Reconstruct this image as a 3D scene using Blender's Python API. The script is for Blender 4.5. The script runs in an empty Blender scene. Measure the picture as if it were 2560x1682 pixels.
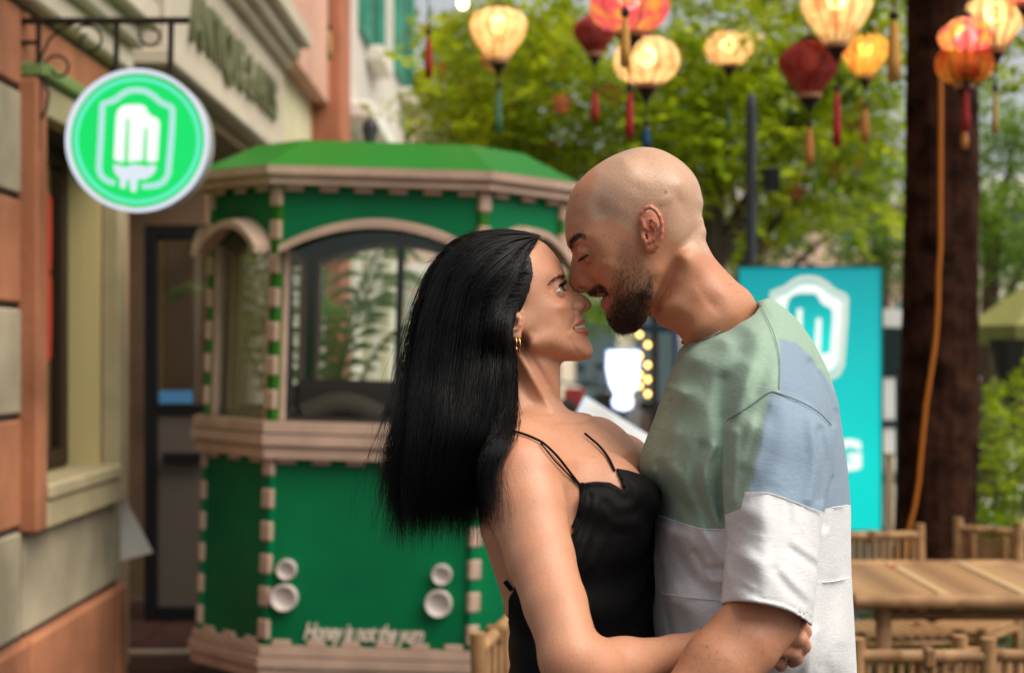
import bpy, bmesh, math, random
import numpy as np
from mathutils import Vector, Matrix, Euler

random.seed(7)
RNG = np.random.default_rng(11)
SC = bpy.context.scene
COL = SC.collection

# ------------------------------------------------------------------ camera, world, sun, exposure
FPX = 4000.0      # focal length in photograph pixels (2560 wide)
CAMZ = 1.42       # eye height of the photographer
HX, HY = 1280.0, 880.0
D0 = 2.0          # distance of the couple

cam_d = bpy.data.cameras.new('camera')
cam = bpy.data.objects.new('camera', cam_d)
COL.objects.link(cam)
cam.location = (0, 0, CAMZ)
cam.rotation_euler = (math.radians(90), 0, 0)
cam_d.sensor_width = 36.0
cam_d.lens = 36.0 * FPX / 2560.0
cam_d.shift_y = (HY - 841.0) / 2560.0
cam_d.clip_start = 0.05
cam_d.clip_end = 400.0
cam_d.dof.use_dof = True
cam_d.dof.focus_distance = 1.93
cam_d.dof.aperture_fstop = 4.8
SC.camera = cam

SUN_EL, SUN_AZ = math.radians(54), math.radians(118)   # azimuth clockwise from +Y (view direction)
world = bpy.data.worlds.new('World')
SC.world = world
world.use_nodes = True
wn = world.node_tree
wn.nodes.clear()
sky = wn.nodes.new('ShaderNodeTexSky')
sky.sky_type = 'NISHITA'
sky.sun_disc = False
sky.sun_elevation = SUN_EL
sky.sun_rotation = SUN_AZ
sky.air_density = 1.0
sky.dust_density = 3.0
hsv = wn.nodes.new('ShaderNodeHueSaturation')
hsv.inputs['Saturation'].default_value = 0.18
bg = wn.nodes.new('ShaderNodeBackground')
bg.inputs['Strength'].default_value = 0.105
wo = wn.nodes.new('ShaderNodeOutputWorld')
wn.links.new(sky.outputs[0], hsv.inputs['Color'])
wn.links.new(hsv.outputs[0], bg.inputs['Color'])
wn.links.new(bg.outputs[0], wo.inputs['Surface'])

sun_d = bpy.data.lights.new('sun', 'SUN')
sun_d.energy = 2.8
sun_d.angle = math.radians(60)
sun_d.color = (1.0, 0.90, 0.76)
sun = bpy.data.objects.new('sun', sun_d)
COL.objects.link(sun)
_sd = Vector((math.sin(SUN_AZ) * math.cos(SUN_EL), math.cos(SUN_AZ) * math.cos(SUN_EL), math.sin(SUN_EL)))
sun.rotation_euler = _sd.to_track_quat('Z', 'Y').to_euler()
sun.location = (3, -4, 8)

SC.view_settings.view_transform = 'Standard'
SC.view_settings.look = 'None'
SC.view_settings.exposure = 0.50
SC.view_settings.gamma = 1.0
SC.view_settings.use_curve_mapping = False
SC.render.engine = 'CYCLES'
SC.cycles.use_denoising = True
SC.cycles.max_bounces = 6
SC.cycles.diffuse_bounces = 3
SC.cycles.glossy_bounces = 3
SC.cycles.transmission_bounces = 6
SC.cycles.transparent_max_bounces = 8
SC.cycles.caustics_reflective = False
SC.cycles.caustics_refractive = False
SC.cycles.sample_clamp_indirect = 6.0

# ------------------------------------------------------------------ helpers
def P(px, py, Y):
    """photograph pixel + distance -> world point"""
    return Vector(((px - HX) * Y / FPX, Y, CAMZ + (HY - py) * Y / FPX))

def link(name, me, mat=None, parent=None):
    o = bpy.data.objects.new(name, me)
    COL.objects.link(o)
    if mat is not None and me is not None and len(me.materials) == 0:
        me.materials.append(mat)
    if parent is not None:
        o.parent = parent
    return o

def empty(name, loc=(0, 0, 0), rot=(0, 0, 0)):
    o = bpy.data.objects.new(name, None)
    COL.objects.link(o)
    o.location = loc
    o.rotation_euler = rot
    o.empty_display_size = 0.1
    return o

def tag(o, label=None, cat=None, group=None, kind=None):
    if label: o['label'] = label
    if cat: o['category'] = cat
    if group: o['group'] = group
    if kind: o['kind'] = kind
    return o

def copy_tree(o, parent=None):
    c = o.copy()
    COL.objects.link(c)
    if parent is not None:
        c.parent = parent
    for ch in o.children:
        copy_tree(ch, c)
    return c

class MB:
    """collects simple solids, then links them as one mesh object"""
    def __init__(s):
        s.v, s.f, s.sm = [], [], []
    def add(s, verts, faces, smooth=False):
        b = len(s.v)
        s.v += [tuple(v) for v in verts]
        s.f += [tuple(i + b for i in f) for f in faces]
        s.sm += [smooth] * len(faces)
        return s
    def box(s, lo, hi, M=None):
        x0, y0, z0 = lo; x1, y1, z1 = hi
        vs = [(x0, y0, z0), (x1, y0, z0), (x1, y1, z0), (x0, y1, z0), (x0, y0, z1), (x1, y0, z1), (x1, y1, z1), (x0, y1, z1)]
        if M is not None:
            vs = [M @ Vector(v) for v in vs]
        return s.add(vs, [(0, 3, 2, 1), (4, 5, 6, 7), (0, 1, 5, 4), (1, 2, 6, 5), (2, 3, 7, 6), (3, 0, 4, 7)])
    def bbox(s, lo, hi, b=0.004, M=None):
        """box with chamfered edges"""
        c = [(lo[i] + hi[i]) / 2 for i in range(3)]
        h = [(hi[i] - lo[i]) / 2 for i in range(3)]
        b = min(b, min(h) * 0.45)
        bm = bmesh.new()
        bmesh.ops.create_cube(bm, size=1.0)
        for v in bm.verts:
            v.co = Vector((c[0] + v.co.x * 2 * h[0], c[1] + v.co.y * 2 * h[1], c[2] + v.co.z * 2 * h[2]))
        bmesh.ops.bevel(bm, geom=list(bm.edges), offset=b, segments=1, affect='EDGES')
        bm.verts.index_update()
        vs = [v.co.copy() for v in bm.verts]
        if M is not None:
            vs = [M @ v for v in vs]
        s.add(vs, [[v.index for v in f.verts] for f in bm.faces])
        bm.free()
        return s
    def tube(s, pts, rad, n=8, cap=True, smooth=True):
        pts = [Vector(p) for p in pts]
        if not hasattr(rad, '__len__'):
            rad = [rad] * len(pts)
        rings = []
        prev = None
        for i, p in enumerate(pts):
            t = (pts[min(i + 1, len(pts) - 1)] - pts[max(i - 1, 0)])
            if t.length < 1e-9: t = Vector((0, 0, 1))
            t.normalize()
            if prev is None:
                a = Vector((0, 0, 1)) if abs(t.z) < 0.9 else Vector((1, 0, 0))
                u = t.cross(a).normalized()
            else:
                u = (prev - t * prev.dot(t))
                u = u.normalized() if u.length > 1e-6 else t.orthogonal().normalized()
            prev = u
            w = t.cross(u)
            rings.append([p + (u * math.cos(2 * math.pi * k / n) + w * math.sin(2 * math.pi * k / n)) * rad[i] for k in range(n)])
        vs = [v for r in rings for v in r]
        fs = []
        for i in range(len(rings) - 1):
            for k in range(n):
                a, b = i * n + k, i * n + (k + 1) % n
                fs.append((a, b, b + n, a + n))
        s.add(vs, fs, smooth)
        if cap:
            s.add(rings[0], [tuple(range(n))[::-1]])
            s.add(rings[-1], [tuple(range(n))])
        return s
    def lathe(s, prof, n=24, M=None, smooth=True, mod=None, cap=False):
        """prof: list of (r, z)"""
        vs = []
        for r, z in prof:
            for k in range(n):
                a = 2 * math.pi * k / n
                rr = r * (mod(a, z) if mod else 1.0)
                vs.append(Vector((rr * math.cos(a), rr * math.sin(a), z)))
        if M is not None:
            vs = [M @ v for v in vs]
        fs = []
        for i in range(len(prof) - 1):
            for k in range(n):
                a, b = i * n + k, i * n + (k + 1) % n
                fs.append((a, b, b + n, a + n))
        if cap:
            fs.append(tuple(range(n))[::-1])
            fs.append(tuple(range((len(prof) - 1) * n, len(prof) * n)))
        return s.add(vs, fs, smooth)
    def prism(s, poly, d0, d1, M=None, smooth=False):
        """polygon in local x,z pushed along local y from d0 to d1"""
        n = len(poly)
        vs = [Vector((p[0], d0, p[1])) for p in poly] + [Vector((p[0], d1, p[1])) for p in poly]
        if M is not None:
            vs = [M @ v for v in vs]
        fs = [tuple(range(n)), tuple(range(2 * n - 1, n - 1, -1))]
        fs += [(i, i + n, (i + 1) % n + n, (i + 1) % n) for i in range(n)]
        return s.add(vs, fs, smooth)
    def build(s, name, mat, parent=None, loc=None):
        me = bpy.data.meshes.new(name)
        me.from_pydata(s.v, [], s.f)
        me.polygons.foreach_set('use_smooth', s.sm)
        me.update()
        o = link(name, me, mat, parent)
        if loc is not None:
            o.location = loc
        return o

# ------------------------------------------------------------------ materials
def mat(name, col, rough=0.6, metal=0.0, spec=0.22, noise=None, bump=None, emit=None, estr=0.0, alpha=None, trans=0.0, sheen=0.0, coat=0.0, coords='Object'):
    """noise=(scale, amount, second colour or None); bump=(scale, strength)"""
    m = bpy.data.materials.new(name)
    m.use_nodes = True
    nt = m.node_tree
    b = nt.nodes['Principled BSDF']
    c = (*col, 1.0)
    b.inputs['Base Color'].default_value = c
    b.inputs['Roughness'].default_value = rough
    b.inputs['Metallic'].default_value = metal
    b.inputs['Specular IOR Level'].default_value = spec
    b.inputs['Sheen Weight'].default_value = sheen
    b.inputs['Coat Weight'].default_value = coat
    b.inputs['Transmission Weight'].default_value = trans
    if emit:
        b.inputs['Emission Color'].default_value = (*emit, 1.0)
        b.inputs['Emission Strength'].default_value = estr
    if noise or bump:
        tc = nt.nodes.new('ShaderNodeTexCoord')
    if noise:
        n = nt.nodes.new('ShaderNodeTexNoise')
        n.inputs['Scale'].default_value = noise[0]
        n.inputs['Detail'].default_value = 5
        nt.links.new(tc.outputs[coords], n.inputs['Vector'])
        r = nt.nodes.new('ShaderNodeValToRGB')
        r.color_ramp.elements[0].position = 0.32
        r.color_ramp.elements[1].position = 0.70
        c2 = noise[2] if len(noise) > 2 and noise[2] else tuple(x * (1 - noise[1]) for x in col)
        r.color_ramp.elements[0].color = (*c2, 1)
        r.color_ramp.elements[1].color = (*[min(1, x * (1 + noise[1] * 0.5)) for x in col], 1)
        nt.links.new(n.outputs[0], r.inputs[0])
        nt.links.new(r.outputs[0], b.inputs['Base Color'])
    if bump:
        n2 = nt.nodes.new('ShaderNodeTexNoise')
        n2.inputs['Scale'].default_value = bump[0]
        n2.inputs['Detail'].default_value = 4
        nt.links.new(tc.outputs[coords], n2.inputs['Vector'])
        bp = nt.nodes.new('ShaderNodeBump')
        bp.inputs['Strength'].default_value = bump[1]
        bp.inputs['Distance'].default_value = 0.01
        nt.links.new(n2.outputs[0], bp.inputs['Height'])
        nt.links.new(bp.outputs[0], b.inputs['Normal'])
    return m
# ------------------------------------------------------------------ ground
pave_m = mat('paving_stone', (0.085, 0.072, 0.062), rough=0.8, noise=(3.0, 0.35), bump=(40, 0.3))
ground = MB().add([(-80, -8, 0), (80, -8, 0), (80, 160, 0), (-80, 160, 0)], [(0, 1, 2, 3)]).build('ground', pave_m)
tag(ground, kind='structure')
road_m = mat('pale_plaza', (0.50, 0.52, 0.44), rough=0.85, noise=(0.6, 0.15))
road = MB().add([(-1.2, 13.0, 0.004), (40, 13.0, 0.004), (40, 60, 0.004), (-1.2, 60, 0.004)], [(0, 1, 2, 3)]).build('road', road_m)
tag(road, kind='structure')
# dark red tiled pavement in front of the shop, tile by tile
pav = MB().box((-2.6, 5.0, -0.05), (-0.3, 9.0, 0.010)).build('pavement', mat('tile_grout', (0.05, 0.035, 0.03), rough=0.9))
tag(pav, kind='structure')
tile_m = mat('clay_tile', (0.055, 0.022, 0.016), rough=0.6, spec=0.2, noise=(5, 0.4), bump=(60, 0.2))
tm = MB().bbox((-0.195, -0.195, 0), (0.195, 0.195, 0.014), 0.006)
t0 = tm.build('tile', tile_m, pav)
first = True
for i in range(5):
    for j in range(10):
        o = t0 if first else t0.copy()
        if not first: COL.objects.link(o); o.parent = pav
        first = False
        o.location = (-2.38 + i * 0.4, 5.2 + j * 0.4, 0.011)
step = MB().bbox((-2.6, 7.32, 0.022), (-1.30, 7.40, 0.05), 0.01).build('step_edge', mat('stone_edge', (0.30, 0.22, 0.17), rough=0.7))
step.parent = pav

# ------------------------------------------------------------------ shop with the window, left
cream = mat('cream_plaster', (0.37, 0.32, 0.22), rough=0.85, noise=(2.6, 0.42), bump=(30, 0.25))
orange = mat('terracotta_plaster', (0.38, 0.155, 0.08), rough=0.85, noise=(2.6, 0.42), bump=(30, 0.25))
joint_m = mat('dark_joint', (0.06, 0.055, 0.05), rough=0.9)
beige = mat('beige_plaster', (0.50, 0.38, 0.25), rough=0.8, noise=(3, 0.18))
pale = mat('pale_stucco', (0.60, 0.53, 0.42), rough=0.8, noise=(2, 0.15))
XW = -1.68
shop = empty('shop_front', (XW, 5.0, 0))
tag(shop, 'terracotta and cream banded shop front with a deep framed window', 'building')
def sub(o, par):
    o.parent = par
    o.matrix_parent_inverse = Matrix.Translation(-Vector(par.location))
    return o
core = MB().box((XW - 0.40, 3.2, 0), (XW - 0.02, 5.60, 4.6)).box((XW - 0.40, 6.62, 0), (XW - 0.02, 6.86, 4.6)).box((XW - 0.40, 5.60, 0), (XW - 0.02, 6.62, 0.86)).box((XW - 0.40, 5.60, 2.24), (XW - 0.02, 6.62, 4.6))
sub(core.build('wall', joint_m), shop)
bands = [0.02, 0.45, 0.826, 1.21, 1.588, 1.96, 2.33, 2.62]
for k in range(len(bands) - 1):
    z0, z1_ = bands[k], bands[k + 1] - 0.022
    m_ = orange if k % 2 == 0 else cream
    for (ya, yb) in ((3.2, 4.1), (4.13, 5.48), (6.72, 6.87)):
        ex = 0.03 if k == 0 else 0.0
        sub(MB().bbox((XW - 0.03, ya, z0), (XW + ex, yb, z1_), 0.010).build('wall_block', m_), shop)
    if z1_ < 0.83 or z0 > 2.2:
        ex = 0.03 if k == 0 else 0.0
        sub(MB().bbox((XW - 0.03, 5.51, z0), (XW + ex, 6.69, z1_), 0.010).build('wall_block', m_), shop)
# blocks round the window between 0.826 and 2.33
# window surround
sur = mat('window_surround', (0.38, 0.32, 0.19), rough=0.7, noise=(6, 0.15))
for lo, hi, m_ in (((XW - 0.02, 5.48, 0.80), (XW + 0.055, 5.60, 2.36), orange), ((XW - 0.02, 6.62, 0.80), (XW + 0.055, 6.74, 2.36), sur), ((XW - 0.02, 5.60, 2.24), (XW + 0.055, 6.62, 2.36), sur), ((XW - 0.02, 5.60, 0.80), (XW + 0.055, 6.62, 0.90), sur)):
    sub(MB().bbox(lo, hi, 0.008).build('window_surround', m_), shop)
sub(MB().bbox((XW - 0.12, 5.60, 0.90), (XW + 0.07, 6.62, 0.96), 0.012).build('window_sill', sur), shop)
sub(MB().bbox((XW - 0.02, 5.50, 2.362), (XW + 0.08, 6.75, 2.42), 0.012).build('window_head', mat('green_lintel', (0.16, 0.24, 0.08), rough=0.7)), shop)
sub(MB().box((XW - 0.40, 6.60, 0.90), (XW - 0.02, 6.62, 2.24)).build('window_reveal', mat('reveal', (0.56, 0.46, 0.22), rough=0.7)), shop)
wood = mat('dark_wood', (0.035, 0.02, 0.014), rough=0.5)
wfz = sub(MB().box((XW - 0.20, 5.62, 0.965), (XW - 0.15, 6.60, 1.03)).build('window_frame', wood), shop)
for lo, hi in (((XW - 0.20, 5.62, 2.17), (XW - 0.15, 6.60, 2.24)), ((XW - 0.20, 5.62, 1.031), (XW - 0.15, 5.69, 2.169)), ((XW - 0.20, 6.51, 1.031), (XW - 0.15, 6.60, 2.169))):
    sub(MB().box(lo, hi).build('window_frame', wood), shop)
def glass_mat(name, tint=(1, 1, 1), refl=0.12, rough=0.02):
    m = bpy.data.materials.new(name); m.use_nodes = True
    nt = m.node_tree; nt.nodes.clear()
    out = nt.nodes.new('ShaderNodeOutputMaterial'); mx = nt.nodes.new('ShaderNodeMixShader')
    tr = nt.nodes.new('ShaderNodeBsdfTransparent'); gl = nt.nodes.new('ShaderNodeBsdfGlossy')
    tr.inputs[0].default_value = (*tint, 1); gl.inputs['Roughness'].default_value = rough
    lw = nt.nodes.new('ShaderNodeLayerWeight'); lw.inputs['Blend'].default_value = 0.25
    ma = nt.nodes.new('ShaderNodeMath'); ma.operation = 'MULTIPLY_ADD'; ma.inputs[1].default_value = 0.35; ma.inputs[2].default_value = refl
    nt.links.new(lw.outputs['Fresnel'], ma.inputs[0]); nt.links.new(ma.outputs[0], mx.inputs[0])
    nt.links.new(tr.outputs[0], mx.inputs[1]); nt.links.new(gl.outputs[0], mx.inputs[2]); nt.links.new(mx.outputs[0], out.inputs[0])
    return m
clear = glass_mat('clear_glass', (0.96, 0.98, 0.97), 0.03)
sub(MB().box((XW - 0.178, 5.69, 1.03), (XW - 0.172, 6.51, 2.17)).build('window_pane', clear), shop)
# lit room behind the window
warm_wall = mat('lit_room_wall', (0.70, 0.55, 0.22), rough=0.8)
sub(MB().box((XW - 0.62, 5.3, 0.7), (XW - 0.58, 6.9, 2.5)).build('room_wall', warm_wall), shop)
rl = bpy.data.lights.new('room_lamp', 'POINT'); rl.energy = 12; rl.color = (1, 0.78, 0.42); rl.shadow_soft_size = 0.08
ro = bpy.data.objects.new('room_lamp', rl); COL.objects.link(ro); ro.location = (XW - 0.38, 6.0, 2.3); ro.parent = shop; ro.matrix_parent_inverse = Matrix.Translation(-shop.location)
# cornice
for z0, z1_, ex in ((2.62, 2.72, 0.05), (2.722, 2.80, 0.10), (2.802, 2.92, 0.16)):
    sub(MB().bbox((XW - 0.30, 3.2, z0), (XW + ex, 6.90, z1_), 0.012).build('cornice', pale), shop)
sub(MB().bbox((XW - 0.3, 3.2, 2.93), (XW - 0.0, 6.86, 4.7), 0.01).build('upper_wall', beige), shop)
red_m = mat('red_paper', (0.42, 0.05, 0.02), rough=0.6)
for dy, label in ((5.86, 'red paper charm hanging in the shop window nearer the street lamp bracket'), (6.16, 'red paper charm hanging in the shop window nearer the door')):
    d = empty('paper_charm', (XW - 0.12, dy, 2.0))
    tag(d, label, 'decoration', 'paper charms in the window')
    mb = MB().tube([(0, 0, 0.15), (0, 0, 0.02)], 0.004, 6)
    o = mb.build('cord', red_m); o.parent = d
    for za, zb in ((-0.26, 0.02), (-0.60, -0.29)):
        o = MB().prism([(-0.055, zb), (-0.06, (za + zb) / 2), (-0.05, za), (0.0, za - 0.02), (0.05, za), (0.06, (za + zb) / 2), (0.055, zb), (0, zb + 0.02)], -0.012, 0.012, Matrix.Rotation(math.radians(90), 4, 'Z')).build('paper_panel', red_m); o.parent = d

# ------------------------------------------------------------------ cafe with lettered fascia, behind
cafe = empty('cafe_building', (-1.53, 8.0, 0))
tag(cafe, 'cream cafe building with lettered fascia, pink upper wall and white columns', 'building')
XF = -1.53
brown_wall = mat('brown_plaster', (0.20, 0.12, 0.07), rough=0.8, noise=(2.5, 0.3))
sub(MB().box((-3.4, 9.3, 0), (-1.78, 9.5, 2.75)).build('wall', brown_wall), cafe)
sub(MB().box((-2.06, 6.87, 0), (-1.72, 7.18, 2.9)).build('pilaster', mat('brown_pilaster', (0.40, 0.26, 0.16), rough=0.75, noise=(3, 0.2))), cafe)
sub(MB().box((-1.99, 7.19, 0), (-1.83, 7.42, 2.75)).build('pilaster', pale), cafe)
for z0, z1_, ex in ((2.72, 2.80, 0.0), (2.80, 3.36, -0.04), (3.36, 3.42, 0.02), (3.42, 3.50, 0.08), (3.50, 3.62, 0.15)):
    sub(MB().bbox((-3.4, 7.25 - ex, z0 + 0.001), (XF + ex, 11.0, z1_), 0.012).build('fascia_board' if ex < 0 else 'cornice', pale), cafe)
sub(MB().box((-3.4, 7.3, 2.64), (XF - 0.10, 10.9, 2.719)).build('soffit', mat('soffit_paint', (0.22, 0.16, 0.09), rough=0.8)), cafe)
pinkw = mat('pink_plaster', (0.62, 0.36, 0.27), rough=0.85, noise=(2, 0.15))
sub(MB().box((-3.4, 8.4, 3.62), (XF - 0.10, 14.2, 9.5)).build('upper_wall', pinkw), cafe)
sub(MB().bbox((XF - 0.3, 14.2, 0), (XF + 0.02, 15.0, 9.5), 0.02).build('quoin', mat('terracotta_quoin', (0.42, 0.16, 0.09), rough=0.8, noise=(3, 0.2))), cafe)
yel = mat('pale_yellow_wall', (0.72, 0.66, 0.44), rough=0.8, noise=(2, 0.15))
sub(MB().box((-3.4, 11.0, 0), (XF - 0.25, 26, 3.6)).build('ground_floor_wall', yel), cafe)
colm = mat('white_column', (0.75, 0.71, 0.64), rough=0.6)
cp = None
for yy in (10.2, 11.1, 12.1, 13.3, 14.8, 16.6, 18.8, 21.6, 25):
    if cp is None:
        cp = MB().lathe([(0.14, 0), (0.14, 0.08), (0.11, 0.12), (0.10, 0.3), (0.095, 2.4), (0.13, 2.5), (0.14, 2.64)], 18).build('column', colm)
        o = cp
    else:
        o = cp.copy(); COL.objects.link(o)
    o.location = (XF - 0.12, yy, 0)
    sub(o, cafe)
# fascia lettering
tcu = bpy.data.curves.new('lettering', 'FONT')
tcu.body = 'ANTIQUE & ARTS'
tcu.size = 0.40; tcu.extrude = 0.02; tcu.align_x = 'LEFT'
tcu.offset = 0.006
to = bpy.data.objects.new('lettering_tmp', tcu); COL.objects.link(to)
bpy.context.view_layer.update()
me = bpy.data.meshes.new_from_object(to.evaluated_get(bpy.context.evaluated_depsgraph_get()))
bpy.data.objects.remove(to)
wid = max(v.co.x for v in me.vertices)
lm = mat('weathered_letters', (0.16, 0.17, 0.09), rough=0.6)
lo_ = link('lettering', me, lm)
lo_.matrix_world = Matrix.Translation((XF - 0.028, 7.75, 2.93)) @ Matrix.Rotation(math.radians(90), 4, 'Z') @ Matrix.Rotation(math.radians(90), 4, 'X') @ Matrix.Diagonal((2.75 / wid, 0.92, 1, 1))
mw = lo_.matrix_world.copy()
lo_.parent = cafe; lo_.matrix_parent_inverse = Matrix.Translation(-cafe.location)
# glass door facing the street
door = empty('glass_door', (-1.83, 8.30, 0))
tag(door, 'black framed glass door standing open beside the green kiosk', 'door')
blk = mat('black_metal', (0.010, 0.010, 0.010), rough=0.4)
for lo, hi in (((-0.08, 0, 0.02), (-0.01, 0.05, 2.08)), ((0.62, 0, 0.02), (0.69, 0.05, 2.08)), ((-0.01, 0, 2.0), (0.62, 0.05, 2.08)), ((-0.01, 0, 0.02), (0.62, 0.05, 0.10)), ((-0.01, 0, 1.10), (0.62, 0.05, 1.15)), ((0.02, -0.03, 0.84), (0.24, 0.0, 0.90))):
    MB().bbox(lo, hi, 0.006).build('door_frame' if hi[2] != 0.90 else 'handle', blk, door)
MB().box((-0.01, 0.02, 1.15), (0.62, 0.026, 2.0)).build('pane', glass_mat('door_glass', (0.75, 0.72, 0.68), 0.10), door)
MB().box((-0.01, 0.02, 0.10), (0.62, 0.026, 1.10)).build('lower_panel', mat('frosted_panel', (0.12, 0.098, 0.075), rough=0.5), door)
MB().box((0.0, -0.004, 1.155), (0.17, 0.012, 1.22)).build('sticker', mat('blue_sticker', (0.08, 0.25, 0.50), rough=0.4), door)
pap = empty('paper_notice', (-1.655, 6.95, 0.50)); tag(pap, 'curled white paper leaning at the foot of the pilaster', 'paper')
mb = MB()
vs = [(-0.10 + 0.02 * math.sin(i), 0.03 * math.sin(i * 0.6), 0.42 - i * 0.07) for i in range(7)] + [(-0.10 + 0.012 + i * 0.030, -0.02 * math.cos(i * 0.5), 0.42 - i * 0.062) for i in range(7)]
mb.add(vs, [(i, i + 1, i + 8, i + 7) for i in range(6)], True)
mb.build('sheet', mat('white_paper', (0.65, 0.66, 0.60), rough=0.7), pap)

# ------------------------------------------------------------------ white house with green shutters
wh = empty('white_house', (-1.6, 15.3, 0)); tag(wh, 'pale grey-white house with green louvred shutters beyond the pink wall', 'building')
gw = mat('grey_white_plaster', (0.58, 0.53, 0.47), rough=0.8, noise=(1.5, 0.15))
sub(MB().box((-3.4, 15.05, 3.0), (-1.6, 25.6, 10)).build('wall', gw), wh)
sub(MB().bbox((-1.64, 15.02, 3.62), (-1.30, 25.7, 3.78), 0.02).build('string_course', mat('white_cornice', (0.78, 0.76, 0.68), rough=0.7)), wh)
shm = mat('green_shutter', (0.06, 0.30, 0.21), rough=0.6, noise=(4, 0.3))
for (ya, yb, za, zb) in ((16.6, 17.5, 4.85, 8.4), (18.6, 19.4, 4.85, 8.4), (21.6, 22.7, 5.3, 8.6), (24.2, 25.3, 5.3, 8.6)):
    fr = sub(MB().box((-1.60, ya, za), (-1.53, ya + 0.08, zb)).box((-1.60, yb - 0.08, za), (-1.53, yb, zb)).box((-1.60, ya, za - 0.08), (-1.53, yb, za)).build('shutter', shm), wh)
    n = int((zb - za) / 0.16)
    sl0 = None
    for i in range(n):
        if sl0 is None:
            sl0 = MB().box((0, 0, 0), (0.05, yb - ya - 0.16, 0.10), Matrix.Rotation(math.radians(25), 4, 'Y')).build('slat', shm); o = sl0
        else:
            o = sl0.copy(); COL.objects.link(o)
        o.location = (-1.595, ya + 0.08, za + i * 0.16)
        o.parent = fr; o.matrix_parent_inverse = Matrix.Translation(-wh.location)
for (ya, yb, z0) in ((17.52, 18.58, 4.6), (22.72, 24.18, 5.0)):
    sub(MB().box((-1.62, ya, z0 + 0.25), (-1.585, yb, z0 + 3.2)).build('window_pane', mat('dark_pane', (0.05, 0.08, 0.08), rough=0.15)), wh)
    sub(MB().bbox((-1.60, ya - 0.1, z0), (-1.40, yb + 0.1, z0 + 0.16), 0.02).build('window_sill', mat('pale_sill', (0.72, 0.66, 0.58), rough=0.7)), wh)

# ------------------------------------------------------------------ far side of the square
def far_house(name, label, x0, x1, y, h, mwall, rows, cols, wcol, base_h=3.0, roof=None):
    r = empty(name, ((x0 + x1) / 2, y, 0)); tag(r, label, 'building', 'houses across the square')
    w = x1 - x0
    MB().box((-w / 2, 0, 0), (w / 2, 6, h)).build('wall', mwall, r)
    MB().bbox((-w / 2 - 0.2, -0.35, h - 0.4), (w / 2 + 0.2, 0.0, h), 0.05).build('cornice', colm, r)
    MB().bbox((-w / 2, -0.2, base_h), (w / 2, 0.0, base_h + 0.25), 0.04).build('string_course', colm, r)
    if roof: MB().prism([(-w / 2 - 0.3, h), (w / 2 + 0.3, h), (w / 2 - 0.5, h + 1.6), (-w / 2 + 0.5, h + 1.6)], 0, 6, None).build('roof', roof, r)
    g0 = None
    for i in range(rows):
        for j in range(cols):
            cx = -w / 2 + w * (j + 0.5) / cols; z0 = base_h + 0.7 + i * (h - base_h - 0.8) / rows
            hh_ = (h - base_h - 0.8) / rows * 0.62; ww = w / cols * 0.42
            win = MB().box((cx - ww / 2, -0.03, z0), (cx + ww / 2, 0.0, z0 + hh_)).build('window', wcol, r)
            f = MB()
            for a, b in (((cx - ww / 2 - 0.08, -0.09, z0 - 0.08), (cx - ww / 2, -0.031, z0 + hh_ + 0.08)), ((cx + ww / 2, -0.09, z0 - 0.08), (cx + ww / 2 + 0.08, -0.031, z0 + hh_ + 0.08)), ((cx - ww / 2, -0.09, z0 + hh_), (cx + ww / 2, -0.031, z0 + hh_ + 0.08)), ((cx - ww / 2, -0.14, z0 - 0.08), (cx + ww / 2, -0.031, z0))):
                f.box(a, b)
            f.build('frame', colm, win)
    for j in range(cols):
        cx = -w / 2 + w * (j + 0.5) / cols; ww = w / cols * 0.7
        MB().box((cx - ww / 2, -0.03, 0.05), (cx + ww / 2, 0.0, base_h - 0.5)).build('shop_window', wcol, r)
    return r
teal_w = mat('teal_window', (0.10, 0.28, 0.27), rough=0.2)
blue_w = mat('dark_window', (0.08, 0.12, 0.14), rough=0.2)
peach = mat('peach_wall', (0.78, 0.55, 0.45), rough=0.85, noise=(0.5, 0.15))
ivory = mat('ivory_wall', (0.80, 0.72, 0.60), rough=0.85, noise=(0.5, 0.12))
roofm = mat('clay_roof', (0.35, 0.13, 0.08), rough=0.8)
far_house('far_house', 'peach house with teal windows across the square, behind the foliage by the shutters', -6.5, -0.2, 34, 7.4, peach, 2, 4, teal_w)
far_house('far_house', 'ivory house across the square behind the heads of the couple', -0.1, 5.2, 36, 5.2, ivory, 1, 4, blue_w)
far_house('far_house', 'second peach house across the square, above the teal sign', 5.3, 9.6, 35, 5.0, peach, 1, 3, teal_w)
far_house('far_house', 'white house across the square behind the dark tree trunk', 9.7, 16, 33, 5.0, ivory, 1, 4, blue_w)
# ------------------------------------------------------------------ emblem shared by the shop's signs
def emis(name, col, s):
    m = bpy.data.materials.new(name); m.use_nodes = True
    b = m.node_tree.nodes['Principled BSDF']
    b.inputs['Base Color'].default_value = (*[c * 0.12 for c in col], 1)
    b.inputs['Emission Color'].default_value = (*col, 1); b.inputs['Emission Strength'].default_value = s
    b.inputs['Roughness'].default_value = 0.3
    return m
SHIELD = [(845, 1178), (920, 1175), (990, 1165), (1050, 1130), (1085, 1060), (1100, 900), (1120, 650), (1125, 470), (1110, 445), (1060, 425), (1010, 400), (950, 345), (880, 303), (800, 290), (720, 298), (660, 330), (600, 378), (530, 405), (480, 420), (475, 500), (465, 700), (450, 950), (447, 1030), (470, 1085), (520, 1125), (590, 1150)]
POP = [(585, 930), (605, 540), (620, 480), (660, 440), (720, 425), (840, 425), (875, 445), (895, 490), (925, 525), (975, 545), (1003, 575), (1005, 640), (985, 940), (930, 955), (860, 940), (790, 942), (720, 952), (650, 952)]
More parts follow.
